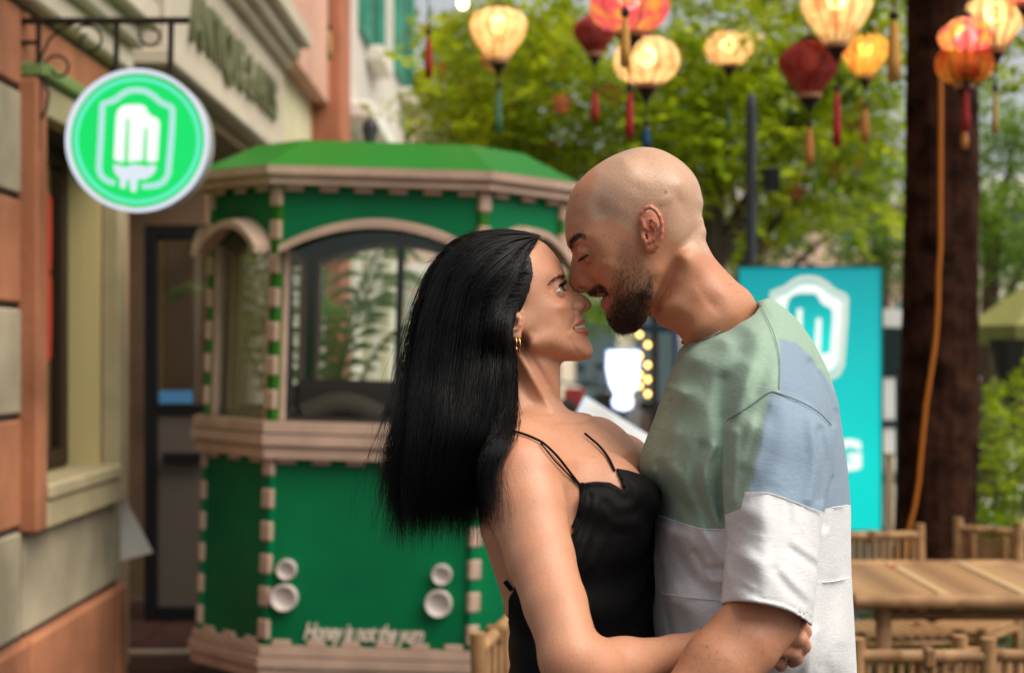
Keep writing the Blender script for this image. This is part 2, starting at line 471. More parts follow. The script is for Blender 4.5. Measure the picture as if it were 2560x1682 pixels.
BLOB = [(590, 975), (640, 985), (700, 1005), (760, 975), (830, 985), (880, 1000), (940, 980), (975, 985), (965, 1030), (930, 1080), (870, 1110), (800, 1112), (790, 1215), (765, 1235), (740, 1215), (730, 1112), (700, 1112), (690, 1190), (665, 1200), (640, 1180), (645, 1110), (600, 1060), (582, 1010)]
SLOT1 = [(706, 560), (728, 560), (716, 985), (684, 985)]
SLOT2 = [(874, 645), (896, 645), (884, 990), (852, 990)]
def emb(pts, R, cx=800.0, cy=755.0, rad=657.0):
    return [((x - cx) / rad * R, -(y - cy) / rad * R) for x, y in pts]
def ring_prism(mb, r0, r1, d0, d1, n=64, ox=0, oz=0):
    vs = []
    for k in range(n):
        a = 2 * math.pi * k / n
        c, s = math.cos(a), math.sin(a)
        vs += [(ox + r0 * c, d0, oz + r0 * s), (ox + r1 * c, d0, oz + r1 * s), (ox + r1 * c, d1, oz + r1 * s), (ox + r0 * c, d1, oz + r0 * s)]
    fs = []
    for k in range(n):
        a, b = 4 * k, 4 * ((k + 1) % n)
        for i in range(4):
            j = (i + 1) % 4
            fs.append((a + i, a + j, b + j, b + i))
    return mb.add(vs, fs)
def stroke(mb, pts, wd, d0, d1):
    """flat band of width wd following pts (x,z)"""
    pts = [Vector((p[0], p[1])) for p in pts]
    L, Rr = [], []
    for i, p in enumerate(pts):
        t = (pts[min(i + 1, len(pts) - 1)] - pts[max(i - 1, 0)]).normalized()
        n = Vector((-t.y, t.x)) * wd / 2
        L.append(p + n); Rr.append(p - n)
    n = len(pts)
    vs = [(q.x, d0, q.y) for q in L] + [(q.x, d0, q.y) for q in Rr] + [(q.x, d1, q.y) for q in L] + [(q.x, d1, q.y) for q in Rr]
    fs = []
    for i in range(n - 1):
        fs += [(i, i + 1, n + i + 1, n + i), (2 * n + i, 3 * n + i, 3 * n + i + 1, 2 * n + i + 1), (i, 2 * n + i, 2 * n + i + 1, i + 1), (n + i, n + i + 1, 3 * n + i + 1, 3 * n + i)]
    fs += [(0, n, 3 * n, 2 * n), (n - 1, 3 * n - 1, 4 * n - 1, 2 * n - 1)]
    return mb.add(vs, fs)

# ------------------------------------------------------------------ round lit sign on its iron bracket
SY = 5.46
sc_ = P(344, 352, SY)
sign = empty('round_sign', sc_)
tag(sign, 'round glowing green sign with a white ice lolly emblem, hung from an iron bracket', 'sign')
RS = 0.243
g_face = emis('sign_green', (0.0, 0.52, 0.10), 1.0)
g_white = emis('sign_white', (0.50, 0.55, 0.63), 1.0)
g_mint = emis('sign_mint', (0.10, 0.57, 0.42), 1.0)
MB().lathe([(0.0001, 0), (RS * 0.93, 0)], 64, Matrix.Rotation(math.radians(90), 4, 'X')).build('face', g_face, sign)
MB().lathe([(RS, -0.004), (RS, 0.10)], 64, Matrix.Rotation(math.radians(-90), 4, 'X')).build('case', mat('sign_case', (0.35, 0.36, 0.36), rough=0.35), sign)
ring_prism(MB(), RS * 0.945, RS * 1.004, -0.012, 0.004).build('rim', g_white, sign)
ring_prism(MB(), RS * 0.835, RS * 0.885, -0.006, -0.001).build('ring', g_mint, sign)
stroke(MB(), emb(SHIELD, RS), 0.019, -0.008, -0.001).build('shield', emis('sign_pale', (0.31, 0.53, 0.54), 1.0), sign)
lolly = MB().prism(emb(POP, RS), -0.009, -0.001).build('lolly', emis('sign_bright', (0.66, 0.68, 0.68), 1.0), sign)
for s_ in (SLOT1, SLOT2):
    MB().prism(emb(s_, RS), -0.012, -0.0095).build('slot', g_face, lolly)
MB().prism(emb(BLOB, RS), -0.009, -0.001).build('melt', g_white, sign)
iron = mat('wrought_iron', (0.018, 0.013, 0.010), rough=0.55)
br = empty('sign_bracket', P(60, 45, SY)); tag(br, 'black wrought iron bracket with scrolls fixed to the shop wall', 'bracket')
k_ = SY / FPX
def bpt(px, py, dy=0.05): v = P(px, py, SY) - P(60, 45, SY); return (v.x, dy, v.z)
def bar(name, pts, r=0.010): MB().tube([bpt(*p) for p in pts], r, 8).build(name, iron, br)
bar('crossbar', [(25, 46), (465, 44)], 0.012); bar('upright', [(27, 10), (25, 320)], 0.014); bar('upright', [(86, 46), (84, 372)], 0.010); bar('tie', [(27, 100), (86, 100)], 0.008); bar('tie', [(27, 235), (86, 235)], 0.008)
bar('hanger', [(283, 46), (281, 180)], 0.010); bar('hanger', [(420, 46), (418, 190)], 0.011)
def scroll(pts): bar('scroll', pts, 0.005)
scroll([(88 + 0, 200), (92, 140), (110, 95), (140, 66), (175, 52)])
def spiral(cx, cy, r, a0, turns, sg=1): return [(cx + r * (1 - 0.65 * t) * math.cos(a0 + sg * turns * 6.283 * t), cy + r * (1 - 0.65 * t) * math.sin(a0 + sg * turns * 6.283 * t)) for t in np.linspace(0, 1, 30)]
scroll(spiral(135, 165, 40, 2.4, 1.1)); scroll(spiral(212, 95, 42, 3.8, 1.1)); scroll([(88, 180), (100, 200), (112, 230), (105, 270), (90, 295)]); scroll(spiral(372, 80, 34, 3.3, 0.8, -1))

# ------------------------------------------------------------------ green kiosk
KZ = 6.15
kx = (914 - HX) * KZ / FPX
kiosk = empty('kiosk', (kx, KZ, 0), (0, math.radians(1.7), 0))
tag(kiosk, 'green octagonal street kiosk with cream scalloped trim and arched windows', 'kiosk')
kg = mat('kiosk_green', (0.001, 0.150, 0.050), rough=0.4, spec=0.16, noise=(1.3, 0.45, (0.001, 0.10, 0.036)))
kroof = mat('kiosk_roof_green', (0.004, 0.17, 0.010), rough=0.38, spec=0.18, noise=(1.0, 0.3, (0.02, 0.14, 0.006)))
kc = mat('kiosk_cream', (0.48, 0.34, 0.26), rough=0.55, noise=(7, 0.2))
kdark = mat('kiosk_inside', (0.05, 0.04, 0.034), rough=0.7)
hw, cx_, dp = 0.397, 0.305, 0.42
PL = [(-hw, 0), (hw, 0), (hw + cx_, cx_), (hw + cx_, cx_ + dp), (hw, 2 * cx_ + dp), (-hw, 2 * cx_ + dp), (-hw - cx_, cx_ + dp), (-hw - cx_, cx_)]
PLC = (0, cx_ + dp / 2)
def plan(out):
    """plan polygon moved outwards"""
    n = len(PL); res = []
    for i in range(n):
        a, b, c = Vector(PL[i - 1]), Vector(PL[i]), Vector(PL[(i + 1) % n])
        d1, d2 = (b - a).normalized(), (c - b).normalized()
        n1, n2 = Vector((d1.y, -d1.x)), Vector((d2.y, -d2.x))
        m_ = (n1 + n2).normalized()
        res.append(b + m_ * (out / m_.dot(n1)))
    return res
def slab(mb, out0, out1, z0, z1):
    a, b = plan(out0), plan(out1); n = 8
    vs = [(p.x, p.y, z0) for p in a] + [(p.x, p.y, z1) for p in b]
    return mb.add(vs, [(i, (i + 1) % n, n + (i + 1) % n, n + i) for i in range(n)] + [tuple(range(n))[::-1], tuple(range(n, 2 * n))])
def face_M(i, out=0.0):
    q = plan(out); p, r = q[i], q[(i + 1) % 8]
    d = (r - p); L = d.length; d = d.normalized()
    M = Matrix(((d.x, -d.y, 0, p.x), (d.y, d.x, 0, p.y), (0, 0, 1, 0), (0, 0, 0, 1)))
    return M, L
# body and trims
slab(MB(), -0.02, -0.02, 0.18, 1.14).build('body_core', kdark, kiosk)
for nm, zz in (('base_board', ((0.16, 0.200, 0.035), (0.207, 0.243, 0.045), (0.250, 0.285, 0.032))), ('ledge_board', ((1.005, 1.048, 0.045), (1.055, 1.096, 0.058), (1.103, 1.145, 0.052))), ('roof_board', ((2.050, 2.085, 0.055), (2.087, 2.12, 0.075)))):
    for z0, z1_, ex in zz:
        slab(MB(), ex, ex, z0, z1_).build(nm, kc, kiosk)
SEEN = [7, 0, 1, 2, 6]
tab = MB().bbox((-0.036, -0.008, 0), (0.036, 0.008, 0.022), 0.007)
tab_me = None
blk_me = None
for i in range(8):
    M, L = face_M(i)
    MB().box((0, 0, 0.287), (L, 0.02, 1.003), M).build('lower_panel', kg, kiosk)
    # upper panel with arch
    arc = []
    z_sp, rise = 1.80, 0.105
    for k in range(17):
        t = k / 16
        arc.append((0.02 + (L - 0.04) * t, z_sp + rise * 4 * t * (1 - t)))
    mbp = MB()
    vs = [M @ Vector((a[0], 0, a[1])) for a in arc] + [M @ Vector((a[0], 0, 2.048)) for a in arc] + [M @ Vector((a[0], 0.02, a[1])) for a in arc] + [M @ Vector((a[0], 0.02, 2.048)) for a in arc]
    n = len(arc)
    mbp.add(vs, [(k, k + 1, n + k + 1, n + k) for k in range(n - 1)] + [(2 * n + k, 3 * n + k, 3 * n + k + 1, 2 * n + k + 1) for k in range(n - 1)] + [(k, 2 * n + k, 2 * n + k + 1, k + 1) for k in range(n - 1)])
    mbp.build('upper_panel', kg, kiosk)
    # arched hood
    hood = MB(); th = 0.028; out = 0.085
    vs, fs = [], []
    for k, a in enumerate(arc):
        t = k / (n - 1)
        for (dy, dz) in ((0.0, 0), (-out, -0.015), (-out, -0.015 + th), (0.0, th)):
            vs.append(M @ Vector((a[0], dy - 0.002, a[1] + dz)))
    for k in range(n - 1):
        for q in range(4):
            fs.append((4 * k + q, 4 * k + (q + 1) % 4, 4 * k + 4 + (q + 1) % 4, 4 * k + 4 + q))
    fs += [(0, 1, 2, 3), (4 * n - 1, 4 * n - 2, 4 * n - 3, 4 * n - 4)]
    hood.add(vs, fs); hood.build('arched_hood', kc, kiosk)
    # window
    MB().box((0.035, 0.008, 1.147), (L - 0.035, 0.012, 1.90), M).build('window_pane', clear, kiosk)
    MB().bbox((0.028, -0.004, 1.147), (0.052, 0.026, 1.83), 0.004, M).build('window_jamb', kc, kiosk)
    MB().bbox((L - 0.052, -0.004, 1.147), (L - 0.028, 0.026, 1.83), 0.004, M).build('window_jamb', kc, kiosk)
    # scalloped tabs
    if i in SEEN:
        nt_ = max(2, round(L / 0.135))
        for k in range(nt_):
            for zz, ex in ((0.286, 0.012), (0.982, 0.012), (2.027, 0.02)):
                o = tab.build('trim_tab', kc, kiosk) if tab_me is None else link('trim_tab', tab_me, None, kiosk)
                tab_me = o.data
                o.matrix_basis = M @ Matrix.Translation((L * (k + 0.5) / nt_, -ex, zz))
    # corner post and its cream blocks
    q = plan(0.0)[i]
    cdir = (q - Vector(PLC)).normalized()
    ang = math.atan2(cdir.y, cdir.x)
    Mq = Matrix.Translation((q.x, q.y, 0)) @ Matrix.Rotation(ang, 4, 'Z')
    MB().bbox((-0.03, -0.022, 0.287), (0.012, 0.022, 1.003), 0.004, Mq).build('corner_post', kg, kiosk)
    MB().bbox((-0.03, -0.022, 1.146), (0.012, 0.022, 2.048), 0.004, Mq).build('corner_post', mat('post_green', (0.02, 0.13, 0.01), rough=0.5) if i == 0 else bpy.data.materials['post_green'], kiosk)
    if i in (7, 0, 1, 2):
        for zz in [0.31 + 0.125 * k for k in range(6)] + [1.19 + 0.13 * k for k in range(7)]:
            o = MB().bbox((-0.008, -0.026, 0), (0.018, 0.026, 0.075), 0.005).build('edge_block', kc, kiosk) if blk_me is None else link('edge_block', blk_me, None, kiosk)
            blk_me = o.data
            o.matrix_basis = Mq @ Matrix.Translation((0, 0, zz))
    # roof panel
    ra, rb = plan(0.07), plan(-0.16)
    a, b, c, d = ra[i], ra[(i + 1) % 8], rb[(i + 1) % 8], rb[i]
    MB().add([(a.x, a.y, 2.122), (b.x, b.y, 2.122), (c.x, c.y, 2.245), (d.x, d.y, 2.245), (a.x, a.y, 2.121), (b.x, b.y, 2.121)], [(0, 1, 2, 3)]).build('roof_panel', kroof, kiosk)
slab(MB(), -0.162, -0.162, 2.240, 2.247).build('roof_top', kroof, kiosk)
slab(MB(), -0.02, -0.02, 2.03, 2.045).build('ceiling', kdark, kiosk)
MB().lathe([(0.001, 2.40), (0.03, 2.38), (0.035, 2.35), (0.02, 2.29), (0.03, 2.24)], 14, Matrix.Translation((-0.1, 0.55, 0))).build('finial', mat('finial_dark', (0.05, 0.045, 0.05), rough=0.4), kiosk)
slab(MB(), -0.03, -0.03, 1.146, 1.158).build('counter', mat('kiosk_counter', (0.06, 0.045, 0.035), rough=0.5), kiosk)
# things inside: dark machine and tubs
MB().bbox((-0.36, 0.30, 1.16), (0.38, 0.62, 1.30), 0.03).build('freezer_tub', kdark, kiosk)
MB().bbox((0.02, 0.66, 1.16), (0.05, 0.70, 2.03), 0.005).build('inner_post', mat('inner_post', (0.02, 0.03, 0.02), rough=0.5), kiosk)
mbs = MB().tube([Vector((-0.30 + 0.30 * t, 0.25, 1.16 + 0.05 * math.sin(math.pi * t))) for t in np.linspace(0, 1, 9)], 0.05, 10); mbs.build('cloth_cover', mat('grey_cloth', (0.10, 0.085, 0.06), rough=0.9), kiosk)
# round cups on the front panel
cup_m = mat('white_dish', (0.62, 0.56, 0.52), rough=0.4)
k_ = KZ / FPX
for (pxc, pyc, rr) in ((711, 1491, 34), (713, 1421, 25), (1096, 1506, 34), (1100, 1434, 25)):
    x = (pxc - HX) * KZ / FPX - kx; z = CAMZ + (HY - pyc) * KZ / FPX; r = rr * k_
    x += 0.03 * (z - 0.9)  # undo the lean
    MB().lathe([(0.0005, 0.004), (r * 0.45, 0.006), (r * 0.72, 0.018), (r * 0.84, 0.036), (r * 0.93, 0.040), (r, 0.030), (r, 0.0)], 32, Matrix.Translation((x, -0.001, z + 0.03 * x)) @ Matrix.Rotation(math.radians(90), 4, 'X')).build('dish', cup_m, kiosk)
tcu = bpy.data.curves.new('script', 'FONT'); tcu.body = 'Honey is not the yum'; tcu.size = 0.105; tcu.shear = 0.35; tcu.extrude = 0.002; tcu.offset = 0.0024; tcu.space_character = 0.90
to = bpy.data.objects.new('script_tmp', tcu); COL.objects.link(to); bpy.context.view_layer.update()
me = bpy.data.meshes.new_from_object(to.evaluated_get(bpy.context.evaluated_depsgraph_get())); bpy.data.objects.remove(to)
wid = max(v.co.x for v in me.vertices)
so = link('script_lettering', me, mat('script_cream', (0.72, 0.60, 0.50), rough=0.5), kiosk)
so.matrix_basis = Matrix.Translation(((752 - HX) * k_ - kx, -0.008, CAMZ + (HY - 1592) * k_ - 0.012)) @ Matrix.Rotation(math.radians(90), 4, 'X') @ Matrix.Diagonal((302 * k_ / wid, 0.85, 1, 1))
# wheels below
for x in (-0.35, 0.35):
    for y in (0.2, 0.9):
        w = MB().lathe([(0.03, -0.02), (0.078, -0.02), (0.08, 0), (0.078, 0.02), (0.03, 0.02)], 18, Matrix.Translation((x, y, 0.08)) @ Matrix.Rotation(math.radians(90), 4, 'Y')).build('wheel', blk, kiosk)

# ------------------------------------------------------------------ palm behind the kiosk
leaf_dark = None
def leaf_mat(name, c1, c2, tr=0.45, sc=1.5):
    m = bpy.data.materials.new(name); m.use_nodes = True
    nt = m.node_tree; nt.nodes.clear()
    out = nt.nodes.new('ShaderNodeOutputMaterial'); mx = nt.nodes.new('ShaderNodeMixShader'); mx.inputs[0].default_value = tr
    pr = nt.nodes.new('ShaderNodeBsdfPrincipled'); pr.inputs['Roughness'].default_value = 0.45; pr.inputs['Specular IOR Level'].default_value = 0.22
    tl = nt.nodes.new('ShaderNodeBsdfTranslucent')
    tc = nt.nodes.new('ShaderNodeTexCoord'); n = nt.nodes.new('ShaderNodeTexNoise'); n.inputs['Scale'].default_value = sc; n.inputs['Detail'].default_value = 6; n.inputs['Roughness'].default_value = 0.75
    nt.links.new(tc.outputs['Object'], n.inputs['Vector'])
    r = nt.nodes.new('ShaderNodeValToRGB'); r.color_ramp.elements[0].position = 0.36; r.color_ramp.elements[1].position = 0.64
    r.color_ramp.elements[0].color = (*c1, 1); r.color_ramp.elements[1].color = (*c2, 1)
    nt.links.new(n.outputs[0], r.inputs[0]); nt.links.new(r.outputs[0], pr.inputs['Base Color'])
    hs = nt.nodes.new('ShaderNodeHueSaturation'); hs.inputs['Value'].default_value = 1.95
    nt.links.new(r.outputs[0], hs.inputs['Color']); nt.links.new(hs.outputs[0], tl.inputs[0])
    nt.links.new(pr.outputs[0], mx.inputs[1]); nt.links.new(tl.outputs[0], mx.inputs[2]); nt.links.new(mx.outputs[0], out.inputs[0])
    return m
palm_leaf = leaf_mat('palm_leaf', (0.05, 0.11, 0.02), (0.10, 0.17, 0.03))
palm = empty('palm', (-1.15, 9.0, 0)); tag(palm, 'potted palm with arching fronds seen through the kiosk windows', 'plant')
MB().lathe([(0.16, 0.0), (0.20, 0.02), (0.24, 0.42), (0.22, 0.42), (0.20, 0.38), (0.01, 0.38)], 20).build('pot', mat('clay_pot', (0.25, 0.11, 0.06), rough=0.7), palm)
for k in range(11):
    a = k * 2.4; rd = 0.55 + 0.3 * random.random()
    pts = [Vector((math.cos(a) * rd * t, math.sin(a) * rd * t, 0.4 + 1.45 * math.sin(min(1, t * 1.05) * 1.75) * (0.8 + 0.04 * k) )) for t in np.linspace(0, 1, 12)]
    mb = MB().tube(pts, [0.012 * (1 - 0.7 * i / 11) for i in range(12)], 5)
    for i in range(4, 12):
        d = (pts[i] - pts[i - 1]).normalized(); s = d.cross(Vector((0, 0, 1))).normalized()
        for sg in (-1, 1):
            L = 0.34 * math.sin(math.pi * (i - 2) / 11)
            for off in (0, 0.5):
                b = pts[i - 1].lerp(pts[i], off)
                tip = b + (s * sg * 0.8 + d * 0.6) * L + Vector((0, 0, -0.35 * L))
                mid = b.lerp(tip, 0.5) + Vector((0, 0, 0.04)); wv2 = d * 0.02
                mb.add([b, mid + wv2, tip, mid - wv2], [(0, 1, 2, 3)])
    mb.build('frond', palm_leaf, palm)

# ------------------------------------------------------------------ teal lightbox
TZ = 9.0
tb = empty('light_box', P(2025, 1325, TZ) * 1.0); tag(tb, 'tall glowing turquoise light box with a white shield emblem beside the tree trunk', 'sign')
org = P(2025, 1325, TZ)
W_, H_ = 354 * TZ / FPX, 655 * TZ / FPX
bmn = bpy.data.materials.new('turquoise_lit'); bmn.use_nodes = True
nt = bmn.node_tree; b = nt.nodes['Principled BSDF']; b.inputs['Base Color'].default_value = (0.0, 0.25, 0.26, 1)
tc = nt.nodes.new('ShaderNodeTexCoord'); n = nt.nodes.new('ShaderNodeSeparateXYZ'); nt.links.new(tc.outputs['Generated'], n.inputs['Vector'])
r = nt.nodes.new('ShaderNodeValToRGB'); r.color_ramp.elements[0].color = (0.0, 0.70, 0.62, 1); r.color_ramp.elements[1].color = (0.0, 0.26, 0.31, 1); r.color_ramp.elements[0].position = 0.25; r.color_ramp.elements[1].position = 0.97
nt.links.new(n.outputs['Z'], r.inputs[0]); nt.links.new(r.outputs[0], b.inputs['Emission Color']); b.inputs['Emission Strength'].default_value = 0.62
MB().box((-W_ / 2, 0, 0), (W_ / 2, 0.12, H_)).build('panel', bmn, tb)
edge_m = mat('light_box_frame', (0.02, 0.16, 0.16), rough=0.4)
for lo, hi in (((-W_ / 2 - 0.012, -0.01, 0), (-W_ / 2, 0.13, H_)), ((W_ / 2, -0.01, 0), (W_ / 2 + 0.012, 0.13, H_)), ((-W_ / 2, -0.01, H_), (W_ / 2, 0.13, H_ + 0.012))):
    MB().box(lo, hi).build('frame', edge_m, tb)
lit_w = emis('light_box_white', (0.90, 0.93, 0.86), 0.78)
def tloc(pts, S=0.40, ox=0.0, oz=1.10): return [(ox + x * S, oz + z * S) for x, z in emb(pts, 1.0)]
sh_closed = SHIELD + [(700, 1175)]
ocx = (2022 - 2025) * TZ / FPX
MB().prism(tloc([(800 + (x - 800) * 0.90, 735 + (y - 735) * 0.90) for x, y in sh_closed], 0.42, ocx, 1.12), -0.006, -0.001).build('shield', lit_w, tb)
stroke(MB(), tloc(SHIELD, 0.42, ocx, 1.12), 0.028, -0.008, -0.001).build('shield_outline', emis('light_box_cream', (0.80, 0.86, 0.72), 0.62), tb)
lol2 = MB().prism(tloc(POP, 0.42, ocx, 1.12), -0.011, -0.0065).build('lolly', bmn, tb)
for s_ in (SLOT1, SLOT2):
    MB().prism(tloc([((x - 790) * 1.0 + 790 + (12 if i in (1, 2) else -12), y) for i, (x, y) in enumerate(s_)], 0.42, ocx, 1.12), -0.015, -0.0115).build('slot', lit_w, lol2)
tcu = bpy.data.curves.new('g', 'FONT'); tcu.body = 'G'; tcu.size = 0.22; tcu.extrude = 0.004; tcu.offset = 0.012; tcu.align_x = 'CENTER'
to = bpy.data.objects.new('g_tmp', tcu); COL.objects.link(to); bpy.context.view_layer.update()
me = bpy.data.meshes.new_from_object(to.evaluated_get(bpy.context.evaluated_depsgraph_get())); bpy.data.objects.remove(to)
lo_ = link('letter', me, lit_w, tb)
lo_.matrix_basis = Matrix.Translation(((2118 - 2025) * TZ / FPX, -0.006, (1325 - 1170) * TZ / FPX)) @ Matrix.Rotation(math.radians(90), 4, 'X')
MB().box((-W_ / 2 + 0.05, 0.02, -org.z), (W_ / 2 - 0.05, 0.10, 0)).build('stand', edge_m, tb)

# ------------------------------------------------------------------ dark trunk with the orange cable
bark = mat('dark_bark', (0.040, 0.017, 0.010), rough=0.95, spec=0.05, noise=(9, 0.6, (0.008, 0.0035, 0.0025)), bump=(22, 1.0))
GZ = 7.0
gb = P(2335, 1690, GZ)
tree1 = empty('near_tree', (gb.x, GZ, 0)); tag(tree1, 'dark thick tree trunk with an orange cable, beside the turquoise light box', 'tree')
prof = [(2325, 1700, 118), (2328, 1550, 100), (2335, 1380, 97), (2340, 1200, 96), (2345, 1000, 95), (2348, 800, 93), (2350, 600, 90), (2352, 400, 88), (2352, 200, 84), (2350, 0, 78), (2345, -250, 74), (2330, -500, 66)]
mb = MB(); n = 64
pa = np.array(prof, float); yy_ = np.linspace(pa[0, 1], pa[-1, 1], 90)
prof = [(np.interp(-y, -pa[:, 1], pa[:, 0]), y, np.interp(-y, -pa[:, 1], pa[:, 2])) for y in yy_]
vs = []
for j, (cx0, cy0, hwp) in enumerate(prof):
    c = P(cx0, cy0, GZ); r = hwp * GZ / FPX
    for k in range(n):
        a = 2 * math.pi * k / n
        rr = r * (1 + 0.04 * math.sin(3 * a + j * 0.06) + 0.022 * math.sin(7 * a + j * 0.17) + 0.018 * math.sin(17 * a + 0.9 * math.sin(j * 0.35)) + random.uniform(-0.022, 0.022))
        vs.append((c.x - gb.x + rr * math.cos(a), rr * math.sin(a), c.z))
mb.add(vs, [(j * n + k, j * n + (k + 1) % n, (j + 1) * n + (k + 1) % n, (j + 1) * n + k) for j in range(len(prof) - 1) for k in range(n)], True)
mb.build('trunk', bark, tree1)
cab = empty('cable', (gb.x, GZ - 0.2, 0)); tag(cab, 'orange electric cable running down the dark tree trunk', 'cable')
cp_ = [(2352, 150), (2352, 300), (2351, 480), (2351, 620), (2346, 680), (2345, 760), (2341, 830), (2335, 880), (2326, 940), (2315, 1010), (2308, 1080), (2301, 1150), (2297, 1200), (2288, 1260), (2275, 1310), (2268, 1345), (2262, 1420), (2258, 1600)]
MB().tube([Vector(P(x, y, GZ - 0.222)) - Vector((gb.x, GZ - 0.2, 0)) for x, y in cp_], 0.0095, 8).build('cord', mat('orange_cable', (0.42, 0.13, 0.015), rough=0.5), cab)

# ------------------------------------------------------------------ foliage
leafA = leaf_mat('bright_leaf', (0.045, 0.11, 0.004), (0.36, 0.41, 0.010), 0.5, 2.2)
leafB = leaf_mat('deep_leaf', (0.020, 0.058, 0.004), (0.10, 0.17, 0.008), 0.4, 1.8)
leafC = leaf_mat('far_leaf', (0.045, 0.11, 0.012), (0.17, 0.26, 0.02), 0.45, 1.2)
def leaves(name, blobs, n, size, m_, parent, seed, flower=None):
    """blobs: (x,y,z,rx,ry,rz) in world; leaves hang in small sprays through the volume"""
    rg = np.random.default_rng(seed)
    vol_ = np.array([b[3] * b[4] * b[5] for b in blobs]) ** 0.8; vol_ /= vol_.sum()
    cl = max(1, n // 16)
    bi = rg.choice(len(blobs), cl, p=vol_)
    B = np.array(blobs)[bi]
    d = rg.normal(size=(cl, 3)); d /= np.linalg.norm(d, axis=1)[:, None]
    c = B[:, :3] + d * B[:, 3:] * (rg.random(cl) ** 0.45)[:, None]
    # spray: a drooping axis with leaflets either side
    ax = rg.normal(size=(cl, 3)); ax[:, 2] = ax[:, 2] * 0.5 - 0.35; ax /= np.linalg.norm(ax, axis=1)[:, None]
    L = size * rg.uniform(3.5, 6.0, cl)
    k = 16
    t = np.tile(np.linspace(0, 1, k // 2).repeat(2), (cl, 1)); sg = np.tile(np.array([1, -1] * (k // 2)), (cl, 1))
    up = np.array([0, 0, 1.0]) + rg.normal(size=(cl, 3)) * 0.35
    sd_ = np.cross(ax, up); sd_ /= np.linalg.norm(sd_, axis=1)[:, None] + 1e-9
    base = c[:, None] + ax[:, None] * (L[:, None] * t)[:, :, None]
    dirv = sd_[:, None] * sg[:, :, None] + ax[:, None] * 0.45 + rg.normal(size=(cl, k, 3)) * 0.28
    dirv /= np.linalg.norm(dirv, axis=2)[:, :, None]
    wl = np.cross(dirv, up[:, None]); wl /= np.linalg.norm(wl, axis=2)[:, :, None] + 1e-9
    wl += rg.normal(size=wl.shape) * 0.3
    s = size * rg.uniform(0.7, 1.3, (cl, k))[:, :, None]
    base = base.reshape(-1, 3); dirv = dirv.reshape(-1, 3); wl = wl.reshape(-1, 3); s = s.reshape(-1, 1)
    v = np.stack([base, base + dirv * s * 0.5 + wl * s * 0.24, base + dirv * s, base + dirv * s * 0.5 - wl * s * 0.24], 1).reshape(-1, 3)
    q = np.arange(len(v)).reshape(-1, 4)
    me = bpy.data.meshes.new(name)
    me.vertices.add(len(v)); me.vertices.foreach_set('co', (v - np.array(parent.location)).astype(np.float32).ravel())
    me.loops.add(len(v)); me.loops.foreach_set('vertex_index', q.astype(np.int32).ravel())
    me.polygons.add(len(q)); me.polygons.foreach_set('loop_start', np.arange(0, len(v), 4, dtype=np.int32)); me.update(calc_edges=True)
    o = link(name, me, m_, parent)
    o['kind'] = 'stuff'
    if flower is not None:
        fm = MB()
        for i in range(flower[0]):
            p = c[rg.integers(cl)] + rg.normal(size=3) * 0.1 - np.array(parent.location)
            for q_ in range(5):
                a = q_ * 1.2566
                u = Vector((math.cos(a), 0.3 * math.sin(a * 2), math.sin(a))) * size * 0.8; w2 = Vector((-math.sin(a), 0, math.cos(a))) * size * 0.3
                p_ = Vector(p)
                fm.add([p_, p_ + u * 0.6 + w2, p_ + u, p_ + u * 0.6 - w2], [(0, 1, 2, 3)])
        fo_ = fm.build('blossoms', flower[1], parent); fo_['kind'] = 'stuff'
    return o
def blob(px, py, Y, rpx, rpz, ry): c = P(px, py, Y); return (c.x, c.y, c.z, rpx * Y / FPX, ry, rpz * Y / FPX)
limb_m = mat('bark_grey', (0.09, 0.065, 0.045), rough=0.9, noise=(8, 0.4), bump=(20, 0.6))
flow_m = mat('flame_blossom', (0.60, 0.14, 0.06), rough=0.6)
def tree(name, label, base, top_r, limbs, blobs, n, size, m_, seed, flower=None, group='trees round the square'):
    r = empty(name, base); tag(r, label, 'tree', group)
    bx, by = base[0], base[1]
    top = max(b[2] for b in blobs) * 0.8
    pts = [Vector((0.02 * math.sin(i), 0.02 * math.cos(i), top * i / 8)) for i in range(9)]
    MB().tube(pts, [top_r * (1.25 - 0.75 * i / 8) for i in range(9)], 12).build('trunk', limb_m, r)
    for b in blobs:
        e = Vector((b[0] - bx, b[1] - by, b[2])); s0 = Vector((0, 0, min(b[2] * 0.6, top * 0.7)))
        mid = s0.lerp(e, 0.5) + Vector((0, 0, 0.15))
        MB().tube([s0, s0.lerp(mid, 0.5), mid, mid.lerp(e, 0.6), e], [top_r * 0.45, top_r * 0.38, top_r * 0.28, top_r * 0.18, top_r * 0.08], 8).build('limb', limb_m, r)
    leaves('crown', blobs, n, size, m_, r, seed, flower)
    return r
leaves('crown', [blob(2200, -120, 7.6, 420, 130, 0.9), blob(2480, -60, 7.4, 260, 130, 0.8), blob(2050, -40, 8.4, 300, 110, 0.8), blob(2500, 120, 8.6, 160, 120, 0.6)], 6500, 0.055, leafA, tree1, 3)
tree('flame_tree', 'leafy tree with orange blossoms above the kiosk roof', (P(1330, 0, 13).x, 13.0, 0), 0.10, 3, [blob(1180, 260, 12.0, 150, 120, 0.9), blob(1330, 120, 12.5, 190, 150, 1.0), blob(1330, 330, 12.2, 170, 120, 0.8), blob(1200, 80, 13, 120, 100, 0.9), blob(1450, 420, 12.5, 120, 110, 0.7)], 8000, 0.098, leafA, 5, (26, flow_m))
